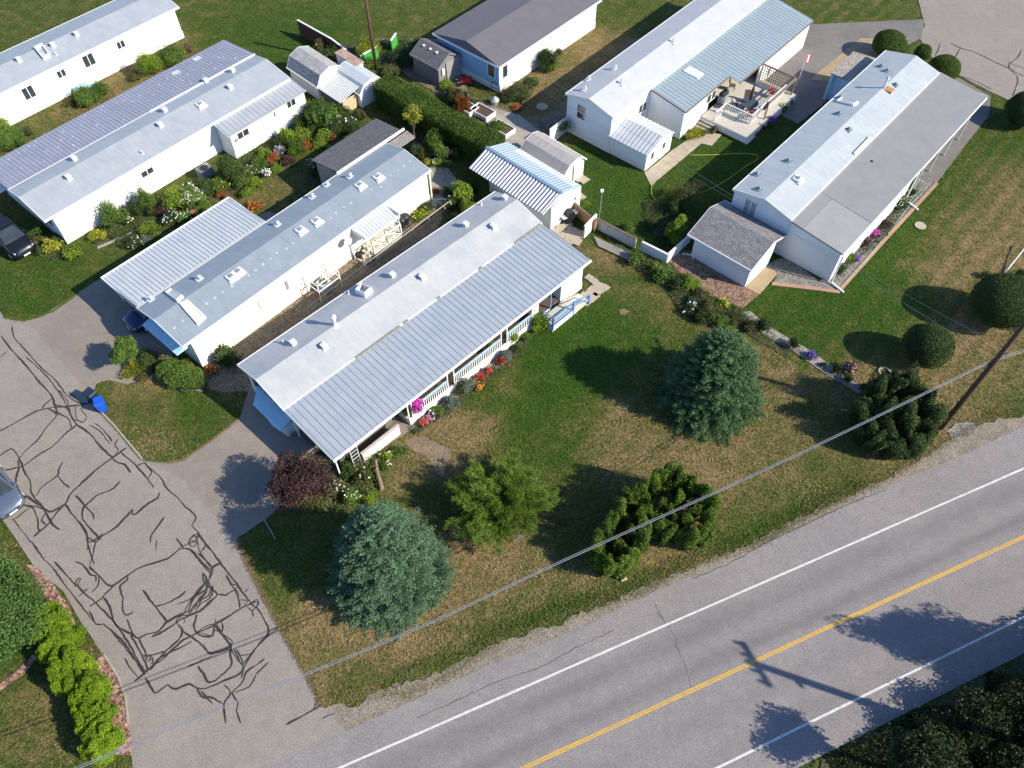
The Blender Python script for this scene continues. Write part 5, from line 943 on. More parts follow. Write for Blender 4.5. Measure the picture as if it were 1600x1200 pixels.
# manhole lids, stone ring, marker
for u, v, rr, lab in ((1438,353,.42,'pale oval concrete lid set in the dry lawn by the flower border'), (847,167,.5,'round concrete lid in the shaded side yard')):
    p = W(u, v); mb = MB(); mb.tube([(0, 0, 0), (0, 0, .05)], rr, 24); o = mb.build('concrete_lid', M_PAVER); o.location = tuple(p); tag(o, lab, 'lid')
p = W(1382, 582); mb = MB(); n = 20
for i in range(n): a = 2*math.pi*i/n; b = 2*math.pi*(i+1)/n; mb.hexa([(.3*math.cos(a), .3*math.sin(a), 0), (.42*math.cos(a), .42*math.sin(a), 0), (.42*math.cos(b), .42*math.sin(b), 0), (.3*math.cos(b), .3*math.sin(b), 0)], [(.3*math.cos(a), .3*math.sin(a), .1), (.42*math.cos(a), .42*math.sin(a), .1), (.42*math.cos(b), .42*math.sin(b), .1), (.3*math.cos(b), .3*math.sin(b), .1)])
o = mb.build('stone_ring', M_CONC); o.location = tuple(p); tag(o, 'small concrete ring in the brown grass above the dark cedar', 'ring')
p = W(1547.5, 646); mb = MB(); mb.bar((0, 0, 0), (.34, .2, 1.05), .07, .03); o = mb.build('marker_stake', M_ORANGE); o.location = tuple(p); tag(o, 'leaning orange red marker stake in the grass near the road', 'stake')
p = W(974, 905); mb = MB(); mb.box(-.16, .16, -.1, .1, 0, .12); o = mb.build('small_box', plain('pale_card', (.6, .42, .3))); o.location = tuple(p); o.rotation_euler = (0, 0, .4); tag(o, 'small pale box lying in the verge below the cedars', 'box')
r = empty('lamp_post', tuple(W(936, 341)), 0, 'thin grey pole with small white lamp head behind the weathered fence', 'lamp post'); mb = MB(); mb.tube([(0, 0, 0), (0, 0, 2.6)], .035); mb.build('pole', M_GREY, r); MB().box(-.12, .1, -.09, .09, 2.6, 2.78).build('lamp_head', M_WHITE, r)
p = W(1066, 397); mb = MB(); mb.bar((0, 0, .05), (.75, -.15, .05), .07); mb.bar((.75, -.15, .05), (.7, -.55, .05), .07); o = mb.build('white_pipe', M_WHITE); o.location = tuple(p); tag(o, 'bent white pipe lying on the shaded ground by the garage', 'pipe')
# garden hose
def poly3(pts, z): return [tuple(W(u, v, z)) for u, v in pts]
def cr(pts, k=6):
    P = [np.array(p) for p in pts]; P = [P[0]]+P+[P[-1]]; out = []
    for i in range(1, len(P)-2):
        for j in range(k):
            t = j/k; out.append(.5*((2*P[i])+(-P[i-1]+P[i+1])*t+(2*P[i-1]-5*P[i]+4*P[i+1]-P[i+2])*t*t+(-P[i-1]+3*P[i]-3*P[i+1]+P[i+2])*t**3))
    return out+[P[-2]]
mb = MB(); mb.tube(cr(poly3([(1078,242),(1110,242),(1150,240),(1178,241),(1184,248),(1165,260),(1140,278),(1110,295),(1080,305),(1050,315),(1030,316),(1019,305),(1018,292),(1024,284)], .04)), .022, 5)
tag(mb.build('garden_hose', plain('yellow_hose', (.55, .52, .10)), smooth=True), 'yellow garden hose looping over the back lawn', 'hose')
mb = MB(); mb.tube(cr(poly3([(1443,298),(1420,322),(1395,355),(1370,385),(1345,415),(1320,442)], .06)), .02, 5)
tag(mb.build('garden_hose', plain('green_hose', (.20, .45, .33)), smooth=True), 'pale green hose laid along the gravel flower border', 'hose')
# patio set on the deck
u0 = W(1168, 172, .62)
r = empty('patio_table', tuple(u0), .3, 'round glass patio table on the grey deck', 'table'); mb = MB(); mb.tube([(0, 0, .70), (0, 0, .73)], .75, 22); mb.build('table_top', plain('smoked_glass', (.06, .07, .08), .1, .2), r); mb = MB()
for k in range(4): a = k*math.pi/2; mb.bar((.45*math.cos(a), .45*math.sin(a), 0), (.55*math.cos(a), .55*math.sin(a), .7), .04)
mb.build('legs', M_BLACK, r)
r = empty('patio_umbrella', tuple(u0), 0, 'closed dark patio umbrella standing through the glass table', 'umbrella'); mb = MB(); mb.tube([(0, 0, 0), (0, 0, 2.5)], .025); mb.build('pole', M_BLACK, r); mb = MB(); mb.tube([(0, 0, 1.0), (0, 0, 1.3), (0, 0, 2.0), (0, 0, 2.5)], [.10, .17, .11, .02], 10); mb.build('folded_canopy', plain('dark_canvas', (.05, .04, .035), .8), r)
def chair(x, y, z, a, mat, lab):
    r = empty('patio_chair', (x, y, z), a, lab, 'chair', 'chairs on the deck'); MB().box(-.25, .25, -.25, .25, .4, .45).build('seat', mat, r); b = MB(); b.hexa([(-.25, .2, .45), (.25, .2, .45), (.25, .25, .45), (-.25, .25, .45)], [(-.25, .32, .95), (.25, .32, .95), (.25, .37, .95), (-.25, .37, .95)]); b.build('backrest', mat, r)
    for sx in (-.22, .22):
        for sy in (-.22, .22): MB().bar((sx, sy, 0), (sx, sy, .4), .035).build('leg', M_BLACK, r)
MC = plain('brown_mesh_fabric', (.09, .07, .06), .8)
chair(u0[0]-1.15, u0[1]+.1, .62, math.radians(90), MC, 'brown mesh patio chair left of the glass table'); chair(u0[0]+1.1, u0[1]-.3, .62, math.radians(-100), MC, 'brown mesh patio chair right of the glass table'); chair(u0[0]+.1, u0[1]+1.15, .62, 0, MC, 'brown mesh patio chair on the far side of the glass table'); chair(u0[0]-.1, u0[1]-1.15, .62, math.pi, plain('red_cushion', (.35, .05, .05), .8), 'patio chair with red cushion on the near side of the glass table')
q = W(1206, 152, .62); chair(q[0], q[1], .62, .8, plain('maroon_cushion', (.30, .05, .05), .8), 'patio armchair with maroon cushions in the railing corner')
q = W(1128, 160, .62); r = empty('grill', tuple(q), .8, 'steel gas grill on the deck near the annex wall', 'grill'); MB().box(-.45, .45, -.25, .25, .1, .8).build('cabinet', M_GREY, r); mb = MB(); mb.extx([(-.25, .801), (.25, .801), (.2, 1.05), (-.1, 1.1)], -.4, .4); mb.build('hood', M_BLACK, r)
q = W(1143, 140, .62); chair(q[0], q[1], .62, 1.2, MC, 'brown mesh patio chair under the annex roof edge')
q = W(1245, 134, 0); r = empty('flag', (q[0], q[1], 0), .5, 'small red and white flag on a pole at the deck corner', 'flag'); MB().bar((0, 0, 0), (0, 0, 3.0), .04).build('pole', M_LGREY, r); f = MB(); f.box(0.02, .2, -.01, .01, 2.2, 2.9, 0); f.box(.201, .42, -.012, .012, 2.22, 2.88, 1); f.box(.421, .6, -.01, .01, 2.2, 2.9, 0); f.build('flag_cloth', [M_RED, M_WHITE], r)
# by the plum roofed home: ladder, wheelbarrow, cart
q = W(720, 118); r = empty('stepladder', tuple(q), .8, 'grey stepladder leaning on the blue shaded wall', 'ladder'); mb = MB(); mb.bar((-.22, 0, 0), (-.18, .5, 1.9), .06); mb.bar((.22, 0, 0), (.18, .5, 1.9), .06)
for i in range(6): mb.bar((-.2, .08*i+.05, .3*i+.2), (.2, .08*i+.05, .3*i+.2), .05)
mb.build('frame', M_LGREY, r)
q = W(729, 133); r = empty('wheelbarrow', tuple(q), .3, 'red wheelbarrow parked near the blue shaded wall', 'wheelbarrow'); mb = MB(); mb.hexa([(-.3, -.2, .35), (.3, -.2, .35), (.3, .2, .35), (-.3, .2, .35)], [(-.5, -.32, .65), (.5, -.32, .65), (.5, .32, .65), (-.5, .32, .65)]); mb.build('tray', M_RED, r); MB().tube([(.55, -.05, .18), (.55, .05, .18)], .18, 14).build('wheel', M_BLACK, r); mb = MB(); mb.bar((.55, -.1, .2), (-.9, -.25, .6), .04); mb.bar((.55, .1, .2), (-.9, .25, .6), .04); mb.build('handles', M_WOOD, r)
q = W(768, 143); mb = MB(); mb.bar((0, 0, 0), (0, 0, 1.0), .04); mb.bar((.75, -.6, 0), (.75, -.6, 1.0), .04); mb.bar((0, 0, 1.0), (.75, -.6, 1.0), .04); mb.bar((0, 0, .5), (.75, -.6, .5), .03); o = mb.build('metal_rack', M_BLACK); o.location = tuple(q); tag(o, 'low black metal rack under the corner window of the plum roofed home', 'rack')
q = W(773, 162); mb = MB(); mb.tube([(0, 0, 0), (0, 0, .4), (0, 0, .7)], [.3, .42, .1], 12); o = mb.build('covered_grill', M_GREY); o.location = tuple(q); tag(o, 'round grey covered kettle grill on the patio beyond the hedge', 'grill')
for (u, v, s, lab) in ((185, 338, .28, 'terracotta pot at the back of the planted box'), (307,337,.3,'empty terracotta pot beside the striped carport roof'), (1113,208,.26,'terracotta pot with a green plant at the deck steps')):
    p = W(u, v); mb = MB(); mb.tube([(0, 0, 0), (0, 0, s*1.3), (0, 0, s*1.3), (0, 0, s*1.5)], [s*.65, s*.95, s*1.1, s*1.1], 16); o = mb.build('flower_pot', M_TERRA); o.location = tuple(p); tag(o, lab, 'pot')
# ---------------------------------------------------------------- cars
def carpaint(name, col):
    m, t, b = nt(name); b.inputs['Base Color'].default_value = (*col, 1); b.inputs['Metallic'].default_value = .35; b.inputs['Roughness'].default_value = .28; b.inputs['Coat Weight'].default_value = .6; return m
def car(u, v, z, head, mat, label, suv=False, front=True, group='parked cars'):
    """u,v is the centre of the front bumper in the photo"""
    p = W(u, v, z); r = empty('parked_car', (p[0], p[1], 0), head, label, 'car', group)
    hz = .25 if suv else 0.
    ST = [(-4.55, .70, .35, .62, .80), (-4.45, .82, .28, .80, .92+hz), (-4.1, .88, .22, .88+hz*.6, .98+hz), (-3.3, .91, .2, .92+hz*.6, 1.0+hz), (-2.2, .92, .2, .92+hz*.6, .98+hz), (-1.25, .91, .2, .90+hz*.5, .96+hz), (-.75, .90, .2, .84+hz*.5, .91+hz*.8), (-.32, .84, .22, .74+hz*.4, .82+hz*.6), (-.1, .72, .26, .62+hz*.3, .70+hz*.5), (0, .55, .32, .52, .58)]
    mb = MB(); vs = []; 
    for x, w, zb, zs_, zt in ST: vs += [(x, y, zz) for y, zz in ((-w*.9, zb), (-w, zb+.15), (-w, (zb+zs_)/2), (-w*.97, zs_), (-w*.80, zt-.015), (-w*.4, zt+.01), (0, zt+.02), (w*.4, zt+.01), (w*.80, zt-.015), (w*.97, zs_), (w, (zb+zs_)/2), (w, zb+.15), (w*.9, zb))]
    n = 13; fs = []
    for i in range(len(ST)-1):
        for j in range(n-1): fs.append((i*n+j, i*n+j+1, (i+1)*n+j+1, (i+1)*n+j)[::-1])
        fs.append((i*n+n-1, i*n, (i+1)*n, (i+1)*n+n-1)[::-1])
    fs += [tuple(range(n)), tuple(range((len(ST)-1)*n, len(ST)*n))[::-1]]
    mb.add(vs, fs); b = mb.build('body', mat, r, True)
    gl = MB(); zb = .93+hz; zt = 1.42+hz*1.3; xr = -4.35 if suv else -4.0
    B_ = [(xr, .74), (-1.05, .78)]; T_ = [(xr+.55, .55), (-1.95, .60)]
    gl.hexa([(xr, -.76, zb), (-1.0, -.80, zb), (-1.0, .80, zb), (xr, .76, zb)], [(xr+.5, -.56, zt), (-1.95, -.61, zt), (-1.95, .61, zt), (xr+.5, .56, zt)]); gl.build('windows', M_GLASS, r)
    rf = MB(); rf.hexa([(xr+.45, -.58, zt), (-1.9, -.63, zt), (-1.9, .63, zt), (xr+.45, .58, zt)], [(xr+.7, -.48, zt+.06), (-2.1, -.52, zt+.06), (-2.1, .52, zt+.06), (xr+.7, .48, zt+.06)]); rf.build('roof', mat, r)
    pl = MB()
    for sy in (-1, 1): pl.bar((-1.0, sy*.80, zb), (-1.95, sy*.615, zt+.01), .06); pl.bar((xr, sy*.76, zb), (xr+.5, sy*.565, zt+.01), .08); pl.bar((-2.6, sy*.79, zb), (-2.65, sy*.60, zt), .07)
    pl.build('pillars', mat, r)
    for x in (-.85, -3.65):
        for sy in (-1, 1):
            w = MB(); w.tube([(x, sy*.74, .33), (x, sy*.935, .33)], .33, 18); w_ = w.build('wheel', M_BLACK, r); q = MB(); q.tube([(x, sy*.93, .33), (x, sy*.95, .33)], .2, 14); q.build('rim', M_LGREY, w_)
    for sy in (-1, 1):
        h = MB(); h.hexa([(-.42, sy*.60-.14, .56+hz*.3), (-.1, sy*.56-.14, .50+hz*.3), (-.1, sy*.56+.14, .50+hz*.3), (-.42, sy*.60+.20, .56+hz*.3)], [(-.46, sy*.62-.12, .80+hz*.5), (-.15, sy*.58-.13, .70+hz*.45), (-.15, sy*.58+.12, .70+hz*.45), (-.46, sy*.62+.18, .80+hz*.5)]); h.build('headlight', plain('headlight_glass', (.7, .72, .75), .1, .02, spec=.8), r)
        m = MB(); m.box(-1.35, -1.15, sy*.98-.09, sy*.98+.09, .88+hz, 1.02+hz); m.build('mirror', mat, r)
    MB().box(-.01, .015, -.24, .24, .38, .50).build('number_plate', M_WHITE, r); MB().box(-.08, .005, -.42, .42, .52, .60).build('grille', M_BLACK, r)
    return r
car(21, 800, .45, math.radians(-43), carpaint('slate_blue_paint', (.12, .15, .20)), 'blue grey car with pale number plate at the left edge of the cracked street')
car(42, 396, .5, math.radians(-42), carpaint('black_paint', (.012, .013, .018)), 'black car in the shade beside the lavender roofed home', True)
car(200, 512, .45, math.radians(-132), carpaint('deep_blue_paint', (.008, .02, .07)), 'deep blue car in the shade under the striped carport roof')
# ---------------------------------------------------------------- utility poles and lines
def pole(x, y, h, label, r=.17, arm=None):
    o = empty('utility_pole', (x, y, 0), 0, label, 'utility pole', 'utility poles'); mb = MB(); mb.tube([(0, 0, 0), (0, 0, h*.5), (0, 0, h)], [r, r*.88, r*.7], 14); mb.build('pole', M_POLE, o, True)
    if arm: MB().bar((-math.cos(arm)*1.2, -math.sin(arm)*1.2, h-.6), (math.cos(arm)*1.2, math.sin(arm)*1.2, h-.6), .12).build('crossarm', M_WOOD, o)
    return o
PB = W(1470, 668); pole(PB[0], PB[1], 12.5, 'dark wooden utility pole leaning up out of the right edge by the road', .165, RA+math.pi/2)
PB2 = W(588, 108); pole(PB2[0], PB2[1], 8.5, 'grey wooden utility pole at the end of the long clipped hedge', .15)
pole(-34., -.6, 9.5, 'wooden utility pole beyond the street corner', .19, RA+math.pi/2)
tip = W(1176, 1036); sl = 10.2/math.tan(SUN_EL); PL = (tip[0]+math.cos(SUN_AZ)*sl, tip[1]+math.sin(SUN_AZ)*sl)
o = empty('utility_pole', (PL[0], PL[1], 0), 0, 'utility pole beyond the lower right corner that throws its shadow over the road', 'utility pole', 'utility poles'); mb = MB(); mb.tube([(0, 0, 0), (0, 0, 10.4)], [.22, .17], 12); mb.build('pole', M_POLE, o)
ca = math.radians(-65.2); MB().bar((-1.25*math.cos(ca), -1.25*math.sin(ca), 10.1), (1.25*math.cos(ca), 1.25*math.sin(ca), 10.1), .16).build('crossarm', M_WOOD, o)
mb = MB(); [mb.tube([(k*math.cos(ca), k*math.sin(ca), 10.15), (k*math.cos(ca), k*math.sin(ca), 10.45)], .09, 8) for k in (-1.1, -.4, .5, 1.1)]; mb.build('insulator', M_GREY, o); mb = MB(); mb.bar((0, 0, 8.8), (.35, -.5, 8.8), .12); mb.build('bracket', M_GREY, o)
def cable(name, a, b, sag, r, label, mat=None, group='overhead cables', n=40):
    a, b = np.array(a), np.array(b); P = [a+(b-a)*i/n-np.array([0, 0, sag*4*(i/n)*(1-i/n)]) for i in range(n+1)]; mb = MB(); mb.tube([tuple(p) for p in P], r, 6)
    return tag(mb.build(name, mat or M_CABLE, smooth=True), label, 'cable', group)
A0 = (PB[0], PB[1]); 
def at(u, v, z): return W(u, v, z)
CP = [(-34., -.6, 6.2), (-24., 4.0, 5.0), (-14.16, 8.54, 4.40), (-4.93, 12.42, 4.40), (2.42, 15.95, 4.42), (12.3, 20.35, 5.0), (18, 22.85, 5.75), (A0[0]-.1, A0[1]+.1, 6.75)]
CQ = [(A0[0]-.1, A0[1]+.1, 6.75), (37., 31., 5.8), (47., 35.4, 5.5), (60., 41., 6.6)]
def through(pts, r, dz, label, dx=0.):
    dz += .12
    mb = MB(); mb.tube(cr([(p[0]+dx, p[1]-dx, p[2]+dz) for p in pts], 9), r, 6); return tag(mb.build('overhead_cable', M_CABLE, smooth=True), label, 'cable', 'overhead cables')
through(CP, .017, 0, 'upper of the two grey cables slung across the front lawn'); through(CP, .024, -.25, 'lower of the two grey cables slung across the front lawn')
through(CQ, .017, 0, 'upper grey cable leaving the leaning pole to the right'); through(CQ, .024, -.25, 'lower grey cable leaving the leaning pole to the right')
M_THIN = plain('thin_wire', (.16, .17, .19), .5, .05)
PE = W(478, -130, 7.4); pole(PE[0], PE[1], 8.0, 'wooden utility pole beyond the top border of the picture', .15)
cable('service_wire', (PB[0], PB[1], 6.95), tuple(PE), .45, .009, 'lower thin service wire running from the leaning pole over the garage roof', M_THIN, 'service wires')
cable('service_wire', (PB[0], PB[1], 8.0), tuple(F5.world(.1, -.2, 2.85)), .3, .008, 'upper thin service wire from the leaning pole to the plum roofed home corner', M_THIN, 'service wires')

# ---------------------------------------------------------------- trees
def spruce(u, v, R, H, mat, label, seed=1, tw=1., name='spruce_tree', bare=False):
    rs = np.random.default_rng(seed); c = W(u, v); root = empty(name, tuple(c), 0, label, 'tree'); mb = MB(); mb.tube([(0, 0, 0), (0, 0, H*.5), (0, 0, H*.97)], [.2, .12, .025], 10); mb.build('trunk', M_BARK, root)
    P = []; D = []; G = []; z = .22
    while z < H*.985:
        t = z/H; L0 = R*((1-t)**.60)*(1 if t > .12 else .93+t*.5); n = max(5, int(2*math.pi*L0/.47)); off = rs.random()*6.3
        for k in range(n):
            if rs.random() < .10: continue
            a = off+2*math.pi*(k+rs.uniform(-.28, .28))/n; L = max(.22, L0*(rs.uniform(.84, 1.07)+.05*math.sin(3*a+z*2.1)+.04*math.sin(7*a-z*3.7))); up = -.16+.62*t+rs.normal(0, .05); d = np.array([math.cos(a), math.sin(a), up]); s = np.array([-math.sin(a), math.cos(a), 0]); g = rs.random()
            m = int(min(L, 1.25)/.105)+1
            for j in range(m):
                back = j*.105; r_ = L-back; wd = min(.26, .05+.27*back)
                base = np.array([0, 0, z])+d*r_+np.array([0, 0, .10*(r_/L)**3])
                for sd in ((-1, -.45, 0, .45, 1) if back > .3 else (-1, 0, 1) if back > .05 else (0,)):
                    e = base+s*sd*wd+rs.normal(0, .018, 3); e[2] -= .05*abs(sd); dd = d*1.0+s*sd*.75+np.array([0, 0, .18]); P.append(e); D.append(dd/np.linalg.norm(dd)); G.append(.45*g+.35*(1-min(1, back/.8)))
        z += .27-.05*t
    P = np.array(P); D = np.array(D); G = np.array(G); P[:, 2] = np.maximum(P[:, 2], .05); n = len(P); K = 13
    PP = np.repeat(P, K, 0); DD = np.repeat(D, K, 0); rnd = unit(n*K); T = DD*.9+rnd*.62; T /= np.linalg.norm(T, axis=1, keepdims=True)
    Ln = rs.uniform(.09, .17, n*K)*tw; Q = PP+T*Ln[:, None]*.5; Nn = lmix(n*K, np.tile([0, 0, 1.], (n*K, 1)), .55)
    lc = np.repeat(G, K)+rs.random(n*K)*.28  # needles darken inward: shade between branches put into the leaf colour
    leaf_mesh('crown', Q, Nn, T, Ln, .026*tw, LM[mat], root, lc)
    if bare:
        tm = MB()
        for k in range(16): a = rs.random()*6.3; q = rs.uniform(.3, .8); tm.tube([(0, 0, H*.93), (q*math.cos(a), q*math.sin(a), H*.93+rs.uniform(-.15, .25))], [.02, .008], 5)
        tm.build('bare_top_twigs', plain('dead_spruce_twigs', (.22, .13, .08), .9), root)
    cm = MB(); lp = Lump(3, .06); vs = []; seg = 18; fs = []
    for i in range(9):
        t = i/8*.86; rr = R*((1-t)**.60)*.66
        vs += [(rr*math.cos(2*math.pi*j/seg), rr*math.sin(2*math.pi*j/seg), max(.05, H*t*.93)) for j in range(seg)]
    for i in range(8):
        for j in range(seg): fs.append((i*seg+j, i*seg+(j+1) % seg, (i+1)*seg+(j+1) % seg, (i+1)*seg+j))
    cm.add(vs, fs); cm.build('light_block_core', LM[mat], root)  # hidden cone added to stop light passing through the crown
    return root
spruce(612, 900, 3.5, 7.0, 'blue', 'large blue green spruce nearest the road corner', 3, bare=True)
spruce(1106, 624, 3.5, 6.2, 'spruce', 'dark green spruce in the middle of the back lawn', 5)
def plume_tree(name, label, plumes, kind, leaf=.11, dens=1.2, trunk=True, group=None, amp=.10, cat='tree', leafw=.5, up=.9):
    """plumes: (x,y,r,h) world; one plant made of upright plumes"""
    ox = sum(p[0] for p in plumes)/len(plumes); oy = sum(p[1] for p in plumes)/len(plumes); root = empty(name, (ox, oy, 0), 0, label, cat, group); ps = []; ns = []; mb = MB(); lcs = []; tr = MB()
    for x, y, r, h in plumes:
        lp = Lump(4.5, amp); cc = (x-ox, y-oy, h*.48); rr = (r, r, h*.53); n = int(4*math.pi*r*h*.55/(leaf*leaf*.5)*dens); P, Nn = blob_pts(n, cc, rr, lp, .74); ps.append(P); ns.append(Nn); core(mb, cc, rr, lp, .74); lcs.append(np.clip(RNG.random(n)*.6+RNG.uniform(0, .35), 0, 1)); tr.tube([(x-ox, y-oy, 0), (x-ox, y-oy, h*.5)], [.07, .04], 6)
    P = np.concatenate(ps); Nn = np.concatenate(ns); n = len(P); T = Nn*.6+unit(n)*.5; T[:, 2] += up; leaf_mesh('crown', P, lmix(n, Nn, .55), T, leaf*RNG.uniform(1., 1.8, n), leaf*leafw, LM[kind], root, np.concatenate(lcs)); mb.build('light_block_core', LM[kind], root); tr.build('trunk', M_BARK, root); return root
PS = 1.25
def pl(lst, h, rp): return [(*W(u, v, h*.6 if not hh else hh*.6)[:2], (rr or rp)*PS, (hh or h)) for u, v, rr, hh in [(t+(None, None))[:4] for t in lst]]
# cedars: ring of upright plumes
plume_tree('cedar_shrub', 'left hand cluster of upright cedar plumes near the road', pl([(1002,770,.36,3.0),(985,782,.38,2.9),(970,800,.36,2.8),(955,818,.38,2.7),(943,836,.36,2.6),(934,856,.34,2.5),(940,872,.36,2.3),(955,884,.38,2.3),(972,882,.36,2.4),(990,868,.38,2.5),(1003,848,.38,2.6),(1008,825,.36,2.7),(1012,800,.34,2.8),(985,838,.28,2.1),(962,856,.3,2.0),(975,868,.3,2.2),(1000,812,.28,2.4)], 2.4, .4), 'cedar', leaf=.085, amp=.24)
plume_tree('cedar_shrub', 'right hand cluster of upright cedar plumes beside the other one', pl([(1022,755,.38,3.1),(1040,748,.38,3.2),(1060,750,.38,3.2),(1080,760,.36,3.1),(1098,773,.36,3.0),(1108,795,.36,2.8),(1108,818,.36,2.6),(1098,836,.38,2.4),(1080,842,.36,2.3),(1062,834,.30,2.2),(1042,832,.36,2.4),(1028,822,.34,2.5),(1030,795,.34,2.6),(1048,808,.30,2.4),(1072,812,.32,2.4),(1060,780,.28,2.5),(1085,795,.3,2.3)], 2.4, .4), 'cedar', leaf=.085, amp=.24)
plume_tree('cedar_shrub', 'broad dark cedar between the utility pole and the gravel path', pl([(1368,612,.60,3.2),(1392,600,.62,3.4),(1418,606,.60,3.2),(1440,628,.55,3.0),(1452,652,.5,2.7),(1448,680,.48,2.3),(1428,698,.5,2.0),(1400,702,.5,1.9),(1372,692,.5,2.1),(1352,670,.5,2.4),(1345,642,.5,2.8),(1382,645,.6,3.2),(1412,655,.6,3.0),(1388,675,.5,2.4),(1418,678,.42,2.3),(1362,650,.4,2.7)], 2.6, .6), 'cedard', amp=.26, leaf=.09)
def ball(u, v, r, h, label, kind='cedard', group='clipped round bushes'):
    c = W(u, v, h*.5); R = r*mpp(u, v, h*.5); root = empty('round_bush', (c[0], c[1], 0), 0, label, 'bush', group); lp = Lump(5, .025); cc = (0, 0, h*.5); rr = (R, R, h*.52); n = int(4*math.pi*R*R/(.075**2*.5)*1.5); P, Nn = blob_pts(n, cc, rr, lp, .88); T = unit(n)+Nn*.5
    leaf_mesh('foliage', P, lmix(n, Nn, .5), T, .075*RNG.uniform(.8, 1.4, n), .045, LM[kind], root); mb = MB(); core(mb, cc, rr, lp, .87, 24, 14); mb.build('light_block_core', LM[kind], root)
ball(1450, 541, 38, 2.9, 'dark round clipped bush on the brown grass above the cedar'); ball(1568, 473, 50, 3.4, 'largest dark round clipped bush at the right edge')
ball(1390, 70, 27, 2.2, 'round bush behind the far end of the right home roof', 'hedge'); ball(1442, 83, 13, 1.6, 'small round bush between the two larger ones at the street', 'hedge'); ball(1476, 106, 24, 2.0, 'round bush at the street corner next to the flat carport roof', 'hedge'); ball(1605, 172, 32, 2.6, 'dark round bush at the upper right edge', 'cedard')
# feathery tree
def feathery(u, v, R, H, label):
    c = W(u, v); root = empty('feathery_tree', tuple(c), 0, label, 'tree'); mb = MB(); mb.tube([(0, 0, 0), (.05, 0, H*.5)], [.14, .08], 8); rs = np.random.default_rng(9); P = []; D = []
    for k in range(95):
        a = rs.random()*6.28; e = rs.uniform(-.05, 1.25); L = R*rs.uniform(.65, 1.12)*(1 if e < .7 else .9); d = np.array([math.cos(a)*math.cos(e), math.sin(a)*math.cos(e), math.sin(e)]); b = np.array([0, 0, H*.22]); end = b+d*L*np.array([1, 1, H*.75/R]); mb.tube([(0, 0, H*.15), tuple((b+end)/2), tuple(end)], [.05, .03, .01], 5)
        for j in range(50): q = rs.uniform(.35, 1.02); P.append(b+(end-b)*q+rs.normal(0, .17, 3)*(1.15-q*.4)); D.append(d)
    P = np.array(P); P[:, 2] = np.maximum(P[:, 2], .1); D = np.array(D); K = 26; n = len(P)*K; PP = np.repeat(P, K, 0)+RNG.normal(0, .08, (n, 3)); T = np.repeat(D, K, 0)*.9+unit(n)*.7; T[:, 2] += .1; T /= np.linalg.norm(T, axis=1, keepdims=True)
    leaf_mesh('crown', PP, lmix(n, np.cross(T, unit(n)), .1), T, RNG.uniform(.14, .30, n), .022, LM['feather'], root, np.repeat(rs.random(len(P))*.6, K)+RNG.random(n)*.4); mb.build('trunk', M_BARK, root)
    for bx, by in ((1.9, .9), (1.0, -2.1)):
        tw = MB()
        for k in range(22):
            a = math.atan2(by, bx)+rs.normal(0, .4); L = rs.uniform(.5, 1.1); s = np.array([bx*.75, by*.75, .6]); e = s+np.array([math.cos(a)*L, math.sin(a)*L, rs.uniform(-.1, .6)]); tw.tube([tuple(s), tuple((s+e)/2+rs.normal(0, .08, 3)), tuple(e)], [.014, .01, .006], 4)
        tw.build('bare_twigs', plain('pale_twigs', (.34, .28, .22), .8), root)
feathery(783, 798, 3.0, 3.3, 'bright green feathery tree with bare grey twigs in the front lawn')
def broad(u, v, R, H, kind, label, k=9, leaf=.13, name='broadleaf_tree', squash=.45, zc=.55, dens=1., seed=0, loc=None, trunk=True, amp=.16, core_s=.6):
    c = W(u, v) if loc is None else np.array([loc[0], loc[1], 0]); root = empty(name, tuple(c), 0, label, 'tree'); rs = np.random.default_rng(seed+11); mb = MB(); tr = MB(); ps = []; ns = []; lcs = []
    tr.tube([(0, 0, 0), (0, 0, H*.35), (0, 0, H*.6)], [R*.07+.04, R*.05+.03, .03], 8)
    for i in range(k):
        a = 2.4*i+rs.random()*.5; q = R*.55*math.sqrt((i+.3)/k); z = H*zc+rs.uniform(-.12, .2)*H*(1-q/R); cc = np.array([q*math.cos(a), q*math.sin(a), z]); s = rs.uniform(.38, .55)*R; rr = (s, s, s*squash*2); lp = Lump(3.5, amp)
        n = int(4*math.pi*s*s/(leaf*leaf*.5)*dens); P, Nn = blob_pts(n, cc, rr, lp, .6); ps.append(P); ns.append(Nn); lcs.append(RNG.random(n)*.6+rs.uniform(0, .35)); core(mb, cc, rr, lp, core_s); tr.tube([(0, 0, H*.3), tuple(cc)], [.04, .015], 5)
    P = np.concatenate(ps); Nn = np.concatenate(ns); n = len(P); leaf_mesh('crown', P, lmix(n, Nn, .7), unit(n), leaf*RNG.uniform(.7, 1.4, n), leaf*.6, LM[kind], root, np.concatenate(lcs)); mb.build('light_block_core', LM[kind], root); tr.build('trunk', M_BARK, root); return root
broad(478, 780, 2.15, 3.7, 'purple', 'purple leaved plum tree beside the low corner of the veranda roof', 9, .11, 'plum_tree', amp=.24, dens=.75, core_s=.45, seed=4)
broad(22, 1000, 3.3, 6.0, 'tree', 'big dark green tree at the lower left edge above the lime hedge', 16, .13, seed=2)
broad(-25, 945, 2.5, 5.0, 'tree', 'second dark green tree cut off by the left edge', 10, .13, seed=3)
broad(210, 575, 1.15, 2.5, 'green', 'round green tree standing between the driveway and the clipped hedge', 8, .10, seed=5, zc=.7, dens=1.3, core_s=.75)
broad(648, 222, .95, 2.9, 'yellow', 'small lime yellow tree on a thin stem before the long hedge', 7, .12, seed=6, zc=.85, dens=.8, squash=.4)
